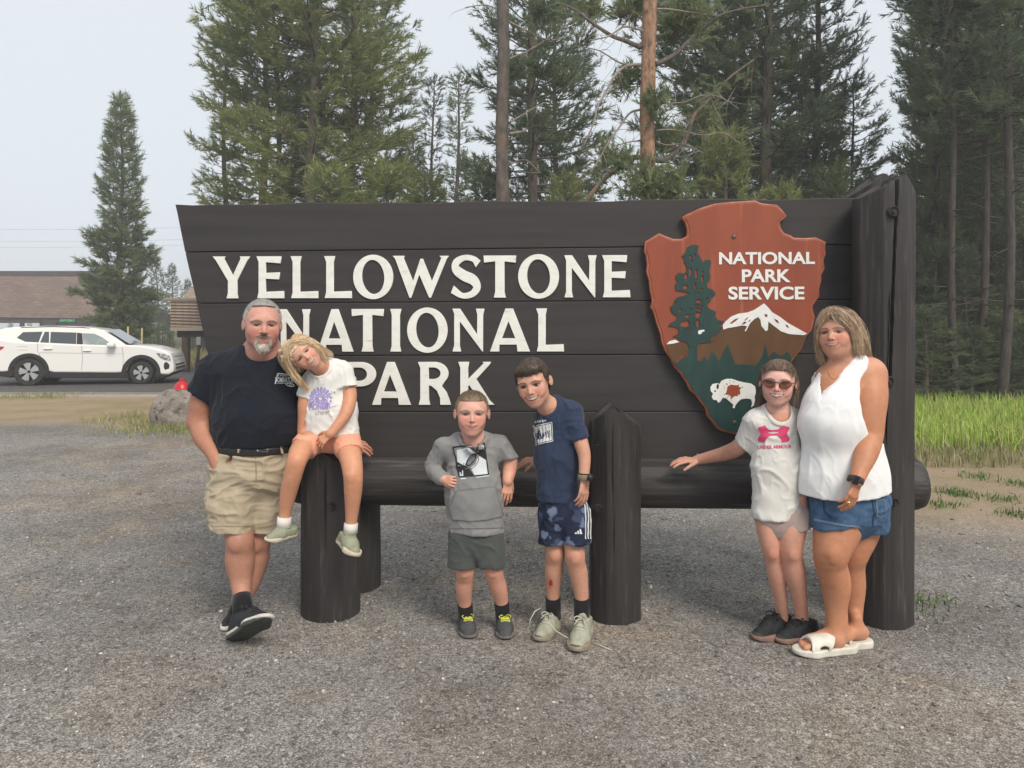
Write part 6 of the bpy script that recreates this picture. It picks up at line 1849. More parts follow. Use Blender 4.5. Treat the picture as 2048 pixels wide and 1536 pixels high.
    def line(x, fo):      # hairline
        return np.where(fo > .12, .385 + .10 * np.clip(.30 - np.abs(x), -.1, .3) - .0 * x, np.interp(fo, [-.5, -.22, -.12, -.02, .06, .12], [-.30, -.24, -.06, .02, .10, .33]))
    h = short_hair(fr, line, .016, 1.05, .028)
    hair_mesh("hair", h, root, lambda V: mixcol(V, [(.30, .285, .27), (.42, .41, .39), (.20, .185, .17)], 110, 8) * (0.8 + .45 * sstep(.42, .1, fr.l(V)[:, 2]))[:, None], .0035, .002, 130, 2600, .0035, tuple(fr.u * .5), .7, 4, wid=.0013)
    # T-shirt
    T = Fig()
    T.c((523, 716, 4.205), (436, 742, 4.20), 25, 35, .05); T.c((523, 716, 4.205), (588, 744, 4.22), 25, 33, .05)
    T.c((452, 762, 4.195), (578, 762, 4.20), 46, 44, .06, flat=.9)
    T.c((514, 765, 4.19), (513, 838, 4.15), 80, 84, .05, flat=.72); T.c((513, 838, 4.15), (508, 884, 4.165), 84, 77, .05, flat=.735)
    sl = Fig(); sl.c((434, 750, 4.20), (399, 800, 4.185), 37, 32, .03); sl.cut((401, 790, 4.18), -.54, .84)
    T.join(sl, .04)
    sl = Fig(); sl.c((588, 752, 4.22), (628, 815, 4.31), 34, 31, .03); sl.cut((624, 808, 4.3), .54, .84)
    T.join(sl, .04)
    T.cone(fr.w(0, -.05, -.42), PP((524, 716, 4.16)), RP(33, 4.1), RP(31, 4.2), .012, op='s')
    T.e((526, 708, 4.07), 28, 30, 11, .012, rot=0, op='s')
    T.cut((510, 889, 4.15), 0.02, 1)
    navy = cloth_mat("navy_shirt", (.0125, .0150, .024), sheen=.08)
    cl = Cloth(T, .008, (10, 10, 7), 2, .75)
    to = cl.build("t_shirt", navy, root)
    collar(T, root, to, navy, fr.w(0, -.05, -.42), PP((524, 716, 4.16)), RP(33, 4.1), RP(31, 4.2))
    # neck rib
    # chest print: small script, bold word, oval
    M_pw = mat("print_white", (.62, .64, .66), rough=.8); M_pb = mat("print_blue", (.22, .38, .56), rough=.8)
    cl.decal("print", text2d("DOMINATOR", 550, 587, 754.5, 765.5, off=.02, shear=.18, rot=-1), M_pw, 5)
    cl.decal("print", text2d("DOMINATOR", 566, 587.3, 756, 760.5, off=.02, shear=.18, rot=-1), M_pb, 5, .0026) if False else None
    cl.decal("print", text2d("Ed Adams", 553, 575, 747.5, 753, shear=.3, rot=-3), M_pw, 5)
    cl.decal("print", poly2d([(549, 768), (556, 745.5), (588, 750.5), (588, 752), (557, 747.3), (551, 768)]), M_pw, 5)
    cl.decal("print", poly2d([(549, 768), (566, 766), (574, 767.5), (566, 767.2)]), M_pw, 5)
    cl.decal("print", poly2d([(580 + 9 * cos(a), 769.5 + 4 * sin(a) + 1.6 * cos(a)) for a in np.linspace(0, 2 * pi, 20, endpoint=False)], [(580 + 6.5 * cos(a), 769.5 + 2.2 * sin(a) + 1.1 * cos(a)) for a in np.linspace(0, 2 * pi, 16, endpoint=False)]), M_pw, 5)
    cl.decal("print", text2d("23", 577, 583, 767.6, 771.6, off=.02), M_pw, 5)
    # shorts
    K = Fig()
    K.c((507, 898, 4.165), (503, 935, 4.16), 76, 83, .05, flat=.74)
    lg = Fig(); lg.c((466, 940, 4.15), (464, 1005, 4.10), 50, 49, .03, flat=.95); lg.c((464, 1005, 4.10), (467, 1075, 4.07), 49, 44, .03, flat=.95); lg.cut((467, 1060, 4.07), -.03, 1)
    K.join(lg, .03)
    lg = Fig(); lg.c((538, 940, 4.19), (530, 1075, 4.16), 46, 36, .03, flat=.95); lg.cut((530, 1062, 4.15), .02, 1)
    K.join(lg, .02)
    K.e((462, 915, 4.02), 17, 30, 4, .01, rot=55, op='s')     # pocket mouth
    khaki = cloth_mat("khaki", (.43, .36, .255), .14, weave=500)
    ck = Cloth(K, .011, (7, 7, 14), 6, .8)
    ko = ck.build("cargo_shorts", khaki, root)
    # cargo pocket flap + belt loops, seams
    pk = Fig(); pk.c((424, 985, 4.10), (432, 1035, 4.08), 13, 14, .02, flat=1.6); 
    pf = Cloth(pk, .002, (12, 12, 12), 3)
    fl = Fig(); fl.c((421, 975, 4.08), (441, 977, 4.055), 9.5, 8, .01, flat=1.1); Cloth(fl, .001, (20, 20, 20), 3).build("pocket_flap", khaki, root).parent = ko
    pf.build("cargo_pocket", khaki, root).parent = ko
    for ch in ko.children: ch.parent = ko
    ck.decal("hem_stitch", poly2d([(426, 1052), (508, 1052.5), (508, 1053.8), (426, 1053.4)]), mat("stitch", (.27, .22, .15), rough=.9), 6, .0025)
    ck.decal("seam", poly2d([(510, 915), (512.5, 915), (514, 960), (511.5, 960)]), mat("stitch2", (.25, .2, .14), rough=.9), 6, .0025)
    # belt
    Bt = Fig(); Bt.c((508, 894, 4.162), (507.5, 897, 4.162), 78.5, 78.5, .02, flat=.755); Bt.cut((508, 887.5, 4.16), .02, -1, k=.002); Bt.cut((508, 903.5, 4.16), -.02, 1, k=.002)
    M_belt = mat("belt_leather", (.012, .011, .011), (.02, .018, .017), rough=.45, scale=(40, 40, 40), spec=.5)
    bo_ = Cloth(Bt, .0, (9, 9, 9)); bo_.build("belt", M_belt, root)
    M_bk = mat("buckle", (.16, .16, .16), rough=.35, metallic=.9)
    bo_.decal("buckle", poly2d([(514, 890), (536, 891.5), (536, 905), (514, 903.5)], [(516.5, 892.5), (533.5, 894), (533.5, 902.5), (516.5, 901)]), M_bk, 5, .005)
    ck.decal("belt_loop", poly2d([(477, 886), (483, 886), (483, 906), (477, 906)]), khaki, 5, .012)
    ck.decal("belt_loop", poly2d([(558, 886), (563, 886), (563, 906), (558, 906)]), khaki, 5, .012)
    # socks + shoes
    tube_part("sock", [PP((483, 1193, 4.02)), PP((485, 1212, 3.985)), PP((486, 1240, 3.94))], [RP(20, 4), RP(20, 4), RP(20.5, 4)], M_black_cloth, root)
    tube_part("sock", [PP((482, 1207, 4.14)), PP((474, 1225, 4.14)), PP((470, 1240, 4.14))], [RP(17, 4), RP(17.5, 4), RP(18, 4)], M_black_cloth, root)
    # front foot: heel down, toes lifted, sole turned to us
    M_sole_tread = mat("sole_tread", (.045, .05, .042), (.075, .08, .07), rough=.8, scale=(20, 60, 60), bump=.5, bscale=(30, 90, 30))
    hp = PP((466, 1284, 3.88)); tp = PP((534, 1243, 3.73))
    o = shoe(root, hp, tp, (-.38, .74, .66), .44, (M_shoe_black, M_sole_tread), .02, .012, lace=M_shoe_black)
    # white midsole band between upper and tread
    t_ = (tp - hp); L = np.linalg.norm(t_); t_ /= L; up = np.array((-.38, .74, .66)); up -= (up @ t_) * t_; up /= np.linalg.norm(up); sd = np.cross(t_, up)
    ms = Sdf()
    for a, b, ra, rb in ((.14, .45, .41, .39), (.45, .72, .39, .50), (.72, .90, .50, .38)):
        ms.cone(hp + t_ * a * L, hp + t_ * b * L, ra * L * .44, rb * L * .44, .02, flat=6, fdir=up)
    ms.plane(hp + up * .034, up, .004); ms.plane(hp + up * .016, -up, .004)
    V, F = mesh_sdf(ms, .004); link("midsole", raw_mesh("midsole", V - np.array(root.location), F, True), M_sole_w, o)
    shoe(root, gp(472, 1240), gp(448, 1264), (0, 0, 1), .40, (M_shoe_black, M_sole_w), .04, .02)
make_man()
# ------------------------------------------------------------------ blonde girl sitting on the post
def make_girl1():
    root = new_person(gp(661, 1246) , "blonde girl in white T-shirt and peach shorts sitting on the post with tilted head")
    up_img = np.array([-.80, .0, .60])      # crown tips to picture left
    fwd = np.array([.34, -.93, -.02])
    fr = Frame(PP((606, 709, 3.99)), fwd, up_img, RP(73, 3.99))
    skin = np.array((0.627, 0.348, 0.256)); limb = np.array((0.594, 0.288, 0.176))
    B = Fig()
    head(B, fr, jaw=.98, wid=1.04, nose=.78, cheek=1.15, ear=.9, smile=.7, chin=.9)
    B.cone(fr.w(.02, -.06, -.34), PP((656, 745, 4.12)), RP(15.5, 4), RP(20, 4.1), .02)
    B.c((655, 745, 4.13), (660, 860, 4.16), 26, 40, .04, flat=.75); B.c((630, 872, 4.14), (690, 876, 4.14), 26, 26, .04)
    # her left arm (picture right), hand between the knees on the post
    B.chain([((688, 756, 4.12), 17), ((699, 790, 4.09), 14.5), ((692, 826, 4.04), 12.5), ((668, 860, 4.0), 9.5), ((660, 868, 3.99), 9)], .02)
    t1 = hand(B, PP((661, 867, 3.99)), (-.75, -.05, -.62), (.15, .75, -.5), .135, curl=(.2, .45, .4, .4, .35), thumb=-1, spread=.16)
    # right arm (picture left)
    B.chain([((617, 770, 4.10), 15), ((609, 805, 4.08), 13), ((607, 835, 4.09), 11.5), ((603, 868, 4.10), 9)], .02)
    t2 = hand(B, PP((603, 868, 4.10)), (-.05, -.05, -1), (1, .2, 0), .125, curl=(.2, .5, .5, .5, .5), thumb=1)
    # legs
    B.chain([((628, 880, 4.12), 27), ((604, 900, 3.98), 23), ((594, 921, 3.90), 19.5), ((586, 950, 3.90), 18), ((577, 985, 3.93), 16.5), ((570, 1025, 3.95), 11.5), ((566, 1052, 3.95), 11)], .025)
    B.chain([((690, 884, 4.12), 27), ((701, 915, 3.97), 22.5), ((706, 950, 3.90), 19.5), ((706, 985, 3.91), 17.5), ((704, 1020, 3.93), 13.5), ((702, 1050, 3.94), 11), ((701, 1070, 3.94), 11)], .025)
    
    B.knee((594, 922, 3.90), 19.5, .8); B.knee((706, 950, 3.90), 19.5, .8)
    def colf(V):
        C = np.tile(skin, (len(V), 1)); L = fr.l(V)
        C[L[:, 2] < -.62] = limb
        C *= (1 + .05 * fbm(V, 40, 2))[:, None]; knees(C, V, [(594, 925, 3.88), (706, 955, 3.88)], (.88, .76, .70), .04)
        paint_head(C, V, fr, skin, (.50, .19, .15), eye=(.05, .035, .025), brow=(.36, .24, .15), squint=.65, smile=1.0, teeth=1.0, blush=(.62, .25, .17), browth=.012)
        return C
    build_body(B, root, colf, [hbox(fr), pbox(t1[1], .085), pbox(t2[1], .07)])
    # shirt
    T = Fig()
    T.c((650, 738, 4.12), (686, 744, 4.11), 18, 18, .03); T.c((650, 740, 4.12), (622, 764, 4.11), 17, 18, .03)
    T.c((655, 760, 4.12), (660, 822, 4.13), 42, 50, .04, flat=.68); T.c((660, 822, 4.13), (663, 872, 4.13), 50, 55, .04, flat=.70)
    sl = Fig(); sl.c((686, 748, 4.11), (700, 788, 4.085), 21, 20.5, .02); sl.cut((697, 773, 4.09), .10, 1, -.1); T.join(sl, .025)
    sl = Fig(); sl.c((620, 768, 4.105), (606, 805, 4.075), 18, 17.5, .02); sl.cut((609, 796, 4.08), -.3, 1, -.1); T.join(sl, .02)
    T.cone(fr.w(0, -.06, -.30), PP((652, 742, 4.11)), RP(21, 4), RP(20, 4.1), .006, op='s')
    T.cut((662, 870, 4.13), -.12, 1)
    white = cloth_mat("white_tee", (.74, .73, .70), .06)
    cl = Cloth(T, .006, (15, 15, 12), 11, .7); to = cl.build("t_shirt", white, root, .0062); collar(T, root, to, white, fr.w(0, -.06, -.30), PP((652, 742, 4.11)), RP(21, 4), RP(20, 4.1), .012)
    M_pu = mat("print_purple", (.36, .30, .62), rough=.85); M_gr = mat("print_grey", (.40, .37, .36), rough=.85)
    # pom-pom flower: petal wedges
    cx, cy, R0 = 641, 797, 24
    for ring, (r0, r1, n) in enumerate([(3, 12, 12), (13, 23, 18)]):
        for i in range(n):
            a0 = 2 * pi * (i + .08) / n + ring * .1; a1 = 2 * pi * (i + .86) / n + ring * .1
            if ring == 1 and 3 < i < 7: continue
            lp = [(cx + r0 * cos(a) , cy + r0 * sin(a)) for a in (a0, a1)] + [(cx + (r1 + (1 if q == 1 else -1.5)) * cos(a), cy + (r1 + (1 if q == 1 else -1.5)) * sin(a)) for q, a in enumerate((a1, (a0 + a1) / 2, a0))]
            cl.decal("print", poly2d(lp), M_pu, 8)
    cl.decal("print", text2d("PIONEER", 618, 661, 806, 819, off=.03, rot=5), M_pu, 5)
    cl.decal("print", text2d("cheer", 630, 660, 819, 829, shear=.1, rot=5), M_gr, 5)
    cl.decal("print", text2d("24", 661, 671, 782, 788, off=.02), M_gr, 5)
    cl.decal("print", poly2d([(650, 815), (672, 812), (672, 813), (650, 816)]), M_gr, 5)
    # shorts
    K = Fig(); K.c((632, 876, 4.13), (690, 880, 4.13), 28, 28, .03)
    for a, b, r1, r2, cp, cn in (((628, 876, 4.12), (598, 906, 3.965), 30, 26, (606, 897, 4.0), (-.55, .6, -.7)), ((690, 880, 4.12), (704, 916, 3.965), 30, 26, (701, 903, 4.0), (.25, .75, -.7))):
        lg = Fig(); lg.c(a, b, r1, r2, .02); lg.cut(cp, *cn); K.join(lg, .015)
    K.cut((660, 866, 4.1), 0, -1)
    Cloth(K, .003, (12, 12, 12), 4).build("shorts", cloth_mat("peach_shorts", (.80, .36, .235), .08), root, .0062)
    # shoes with strap, socks
    sage = mat("shoe_sage", (.30, .315, .225), (.24, .25, .18), rough=.85, scale=(30, 30, 30), bump=.3, bscale=(500, 500, 500)); cream = mat("sole_cream", (.60, .54, .42), (.5, .44, .33), rough=.75, scale=(30, 30, 30))
    sk = cloth_mat("sock_white", (.68, .65, .60))
    tube_part("sock", [PP((569, 1034, 3.95)), PP((567, 1056, 3.95))], [RP(13.5, 4), RP(14, 4)], sk, root)
    tube_part("sock", [PP((702, 1046, 3.94)), PP((701, 1066, 3.94))], [RP(13.5, 4), RP(14, 4)], sk, root)
    shoe(root, PP((593, 1068, 4.00)), PP((531, 1085, 3.86)), (.24, .0, 1), .40, (sage, cream), .03, -.004, strap=sage, seed=2)
    shoe(root, PP((680, 1083, 3.99)), PP((713, 1117, 3.80)), (.50, -.42, .62), .40, (sage, cream), .03, -.004, strap=sage, seed=3)
    # long blonde hair: cap + falling locks
    H = short_hair(fr, lambda x, fo: np.where(fo > .10, .27 - .55 * np.clip(np.abs(x) - .12, 0, 1) , np.interp(fo, [-.5, -.1, .1], [-.45, -.40, -.1])), .030, 1.04, .012)
    rg = np.random.default_rng(3)
    w = fr.w
    # picture-left side locks hang down across the man's chest; picture-right locks fall over her cheek to the collar
    gL = [[w(-.1, .25, .42), w(-.36, .20, .30), PP((580, 735, 3.97)), PP((592, 755, 3.98)), PP((606, 770, 4.0)), PP((616, 782, 4.03))],
          [w(-.05, .0, .50), w(-.38, .02, .40), PP((568, 705, 4.02)), PP((578, 735, 4.02)), PP((596, 762, 4.03)), PP((612, 778, 4.05))],
          [w(-.1, -.2, .48), w(-.42, -.05, .30), PP((560, 702, 4.05)), PP((564, 722, 4.05)), PP((580, 745, 4.05)), PP((600, 768, 4.05))]]
    gR = [[w(.02, .22, .45), w(.25, .28, .30), w(.37, .16, .05), w(.36, .10, -.25), PP((652, 722, 4.03))],
          [w(.05, .10, .48), w(.34, .12, .28), w(.42, .02, -.05), w(.40, -.05, -.30), PP((664, 712, 4.08))],
          [w(.0, -.1, .50), w(.30, -.12, .32), w(.44, -.15, 0), w(.42, -.2, -.25), PP((662, 708, 4.12))]]
    gT = [[w(x * .3, .30 - abs(x) * .1, .36), w(x, .12, .50), w(x * 1.6, -.15, .42), w(x * 1.9, -.25, .1), w(x * 1.9, -.25, -.25)] for x in np.linspace(-.22, .22, 7)]
    rb = ribbon_set(gL, 600, [.012, .014, .012, .012, .01, .008], .0010, rg) + ribbon_set(gR, 600, [.010, .013, .012, .010, .008], .0010, rg) + ribbon_set(gT, 700, [.006, .010, .010, .010, .010], .0010, rg, wob=.002)
    for g in gL[1:] : 
        H.cone(g[1], g[2], .010, .008, .02); H.cone(g[2], g[3], .008, .006, .02)
    for g in gR[1:]: H.cone(g[1], g[2], .009, .008, .02); H.cone(g[2], g[3], .008, .006, .02)
    hair_mesh("hair", H, root, lambda V: mixcol(V, [(.54, .36, .19), (.80, .60, .38), (.90, .75, .55)], 70, 5, (1, 1, 1)), .004, .004, 60, 700, .03, tuple(-fr.u * .8), .15, 6, ribbons=rb)

# ------------------------------------------------------------------ small boy in the grey hoodie
def make_boy1():
    root = new_person(gp(965, 1280), "small boy in grey hoodie and dark grey shorts standing left of the middle post")
    f, u = facing(944, 3.93, 1, -2, 1)
    fr = Frame(PP((944, 828, 3.93)), f, u, RP(90, 3.93))
    skin = np.array((0.665, 0.367, 0.293)); limb = np.array((0.630, 0.322, 0.232))
    B = Fig()
    head(B, fr, jaw=1.02, wid=1.03, nose=.82, cheek=1.2, ear=1.12, smile=.6, chin=1.0)
    B.c((945, 862, 3.97), (945, 890, 3.98), 17.5, 22, .03)
    B.c((946, 895, 3.98), (950, 1050, 3.98), 34, 44, .04, flat=.7)
    B.chain([((890, 897, 3.99), 13), ((869, 932, 4.02), 12), ((880, 955, 3.95), 10.5), ((886, 958, 3.92), 10)], .02)
    t1 = hand(B, PP((884, 956, 3.92)), (.78, -.45, -.16), (.35, .75, -.1), .125, curl=(.3, .75, .75, .75, .7), thumb=-1, th_out=.4)
    B.chain([((1000, 893, 3.99), 12), ((1019, 915, 4.0), 14.5), ((1019, 938, 3.99), 14), ((1015, 962, 3.95), 10.5)], .02)
    t2 = hand(B, PP((1015, 961, 3.95)), (-.06, -.10, -1), (-.35, .85, 0), .145, curl=(.15, .28, .25, .25, .25), thumb=1, th_out=.35, spread=.08)
    B.chain([((928, 1060, 3.98), 26), ((930, 1130, 3.955), 19), ((930, 1144, 3.96), 18.5), ((930, 1157, 3.98), 17), ((928, 1176, 4.0), 17), ((930, 1205, 4.03), 13), ((932, 1240, 4.06), 13)], .02)
    B.chain([((975, 1060, 3.98), 26), ((985, 1130, 3.955), 19), ((988, 1144, 3.96), 18.5), ((991, 1157, 3.975), 17), ((997, 1176, 4.0), 17), ((1003, 1203, 4.03), 13.5), ((1006, 1240, 4.06), 13)], .02)
    
    B.knee((930, 1141, 3.957), 18.5, .8); B.knee((987, 1141, 3.957), 18.5, .8)
    def colf(V):
        C = np.tile(skin, (len(V), 1)); L = fr.l(V)
        C[L[:, 2] < -.62] = limb; C *= (1 + .06 * fbm(V, 40, 2))[:, None]; knees(C, V, [(930, 1146, 3.9), (987, 1146, 3.9)], (.90, .72, .68), .04)
        paint_head(C, V, fr, skin, (.52, .20, .17), eye=(.06, .045, .035), brow=(.26, .16, .10), squint=.6, smile=.9, teeth=0.0, blush=(.64, .24, .18), wid=1.03, browth=.011)
        return C
    build_body(B, root, colf, [hbox(fr), pbox(t1[1], .075), pbox(t2[1], .09)])
    def line(x, fo):
        return np.where(fo > .14, .30 + .25 * np.clip(np.abs(x) - .2, 0, .3), np.interp(fo, [-.5, -.25, -.12, -.02, .06, .14], [-.25, -.22, -.08, .0, .05, .26]))
    h = short_hair(fr, line, .018, 1.03, .008)
    hair_mesh("hair", h, root, lambda V: mixcol(V, [(.15, .10, .06), (.23, .165, .10), (.11, .075, .045)], 110, 8) * (.65 + .75 * sstep(.46, .20, fr.l(V)[:, 2]))[:, None], .0035, .002, 130, 2600, .005, tuple(fr.u * .7 + fr.f * .3), .6, 7, wid=.0013)
    # hoodie
    T = Fig()
    T.c((946, 884, 3.99), (894, 897, 3.99), 19, 19, .03); T.c((946, 884, 3.99), (997, 894, 3.99), 19, 18, .03)
    T.c((945, 910, 3.98), (948, 985, 3.97), 50, 53, .04, flat=.66); T.c((948, 985, 3.97), (953, 1070, 3.97), 53, 56, .04, flat=.68)
    T.chain([((888, 893, 3.99), 20), ((867, 930, 4.02), 17.5), ((874, 948, 3.98), 15), ((885, 956, 3.93), 13.5)], .02)
    ls = Fig(); ls.c((1000, 888, 3.99), (1023, 930, 4.0), 20, 20, .02); ls.cut((1018, 917, 4.0), .12, 1); T.join(ls, .02)
    T.cut((884, 957, 3.93), .9, .5, -.2) if False else None
    # hood: collar roll around the neck, V opening
    T.chain([((915, 882, 4.03), 12), ((921, 878, 3.96), 11), ((936, 893, 3.90), 9), ((947, 903, 3.88), 7)], .018)
    T.chain([((977, 882, 4.03), 12), ((972, 878, 3.96), 11), ((958, 893, 3.90), 9), ((947, 903, 3.88), 7)], .018)
    T.c((915, 880, 4.05), (977, 880, 4.05), 14, 14, .03)
    T.cone(fr.w(0, .05, -.2), PP((946, 888, 3.93)), RP(28, 4), RP(19, 4), .008, op='s')
    T.cut((952, 1063, 3.97), -.03, 1)
    grey = cloth_mat("grey_hoodie", (.245, .245, .243), .12, weave=900)
    cl = Cloth(T, .007, (14, 14, 10), 21, .7); ho = cl.build("hoodie", grey, root, .0062)
    K_ = mat("print_dark", (.022, .024, .026), rough=.8); W_ = mat("print_pale", (.62, .67, .68), rough=.8); G_ = mat("print_mid", (.17, .17, .17), rough=.85); stc = mat("stitch_grey", (.13, .13, .13), rough=.9)
    c8 = lambda x, y: (840 + x / 5.12, 850 + y / 5.12)
    q = lambda pts: [c8(*p) for p in pts]
    cl.decal("print", poly2d(q([(332, 222), (660, 178), (705, 515), (395, 535)]), q([(346, 236), (650, 194), (690, 503), (408, 522)])), K_, 6)
    cl.decal("print", poly2d(q([(375, 258), (480, 232), (512, 240), (560, 290), (480, 370), (462, 415), (430, 400), (380, 375)])), W_, 6)
    cl.decal("print", poly2d(q([(520, 440), (570, 400), (590, 330), (612, 320), (672, 360), (690, 500), (560, 515)])), W_, 6)
    cl.decal("print", poly2d(q([(488, 228), (520, 205), (598, 196), (600, 252), (645, 250), (674, 272), (672, 355), (610, 315), (575, 280)])), K_, 6)
    cl.decal("print", poly2d(q([(365, 372), (425, 400), (490, 430), (555, 518), (440, 524), (400, 480), (372, 450)])), K_, 6)
    cl.decal("print", poly2d(q([(620, 212), (652, 208), (656, 240), (624, 245)])), W_, 6)
    cl.decal("print", poly2d(q([(405, 480), (440, 462), (444, 520), (408, 524)])), W_, 6)
    ring = lambda cx, cy, rx, ry, rot, n=28: [c8(cx + rx * cos(a) * cos(rot) - ry * sin(a) * sin(rot), cy + rx * cos(a) * sin(rot) + ry * sin(a) * cos(rot)) for a in np.linspace(0, 2 * pi, n, endpoint=False)]
    cl.decal("print", poly2d(ring(525, 355, 78, 34, -.95), ring(525, 355, 64, 23, -.95)), K_, 6, .003)
    cl.decal("print", poly2d(ring(555, 390, 74, 30, -.95), ring(555, 390, 64, 22, -.95)), G_, 6, .003)
    cl.decal("print", poly2d(q([(418, 546), (470, 542), (472, 552), (420, 556)])), W_, 6); cl.decal("print", poly2d(q([(575, 532), (705, 512), (706, 522), (578, 542)])), W_, 6)
    # kangaroo pocket: raised panel + stitching
    pk = [(382, 675), (760, 632), (845, 930), (700, 962), (540, 980), (345, 968), (312, 840)]
    pk_o = cl.decal("pocket", poly2d(q(pk)), grey, 5, .006)
    def seam(pts, w=3.0):
        pts = np.array(pts, float); n = len(pts); T_ = np.gradient(pts, axis=0); T_ /= np.linalg.norm(T_, axis=1)[:, None]; N_ = np.stack([-T_[:, 1], T_[:, 0]], 1)
        lp = [c8(*p) for p in pts + N_ * w / 2] + [c8(*p) for p in (pts - N_ * w / 2)[::-1]]
        cl.decal("seam", poly2d(lp), stc, 6, .0068)
    seam([(382, 675), (500, 660), (640, 645), (760, 632)], 5); seam([(760, 632), (800, 760), (845, 930)], 5); seam([(382, 675), (345, 750), (314, 835), (318, 862)], 6)
    seam([(335, 970), (430, 982), (560, 988), (700, 962), (850, 932)], 4)
    cl.decal("seam", poly2d([(901, 1057), (1007, 1055), (1007, 1056.3), (901, 1058.3)]), stc, 6, .003)
    # shorts
    K = Fig()
    K.c((952, 1062, 3.975), (952, 1080, 3.975), 53, 52, .03, flat=.68)
    for a, b, r1, r2, cp in (((927, 1075, 3.965), (923, 1145, 3.945), 30, 29, (924, 1133, 3.95)), ((978, 1075, 3.965), (984, 1145, 3.945), 30, 29, (984, 1132, 3.95))):
        lg = Fig(); lg.c(a, b, r1, r2, .02, flat=.95); lg.cut(cp, 0, 1); K.join(lg, .012)
    Cloth(K, .005, (15, 15, 12), 9, .7).build("shorts", cloth_mat("charcoal_shorts", (.075, .082, .078), .15), root, .0062)
    for p, q_ in (((930, 1208, 4.03), (933, 1242, 4.065)), ((1003, 1203, 4.03), (1007, 1242, 4.065))):
        tube_part("sock", [PP(p), PP(q_)], [RP(15, 4), RP(15.5, 4)], M_black_cloth, root)
    sh = mat("shoe_charcoal", (.055, .057, .062), (.085, .086, .09), rough=.85, scale=(25, 25, 25), bump=.3, bscale=(400, 400, 400)); sl = mat("sole_grey", (.17, .15, .13), (.11, .10, .09), rough=.85, scale=(30, 30, 30)); yl = mat("lace_yellow", (.62, .64, .10), rough=.8)
    shoe(root, gp(928, 1258) + np.array([0, .06, 0]), gp(942, 1279), (0, 0, 1), .48, (sh, sl), .028, .010, lace=yl, seed=4)
    shoe(root, gp(1006, 1259) + np.array([0, .06, 0]), gp(1014, 1281), (0, 0, 1), .48, (sh, sl), .028, .010, lace=yl, seed=5)

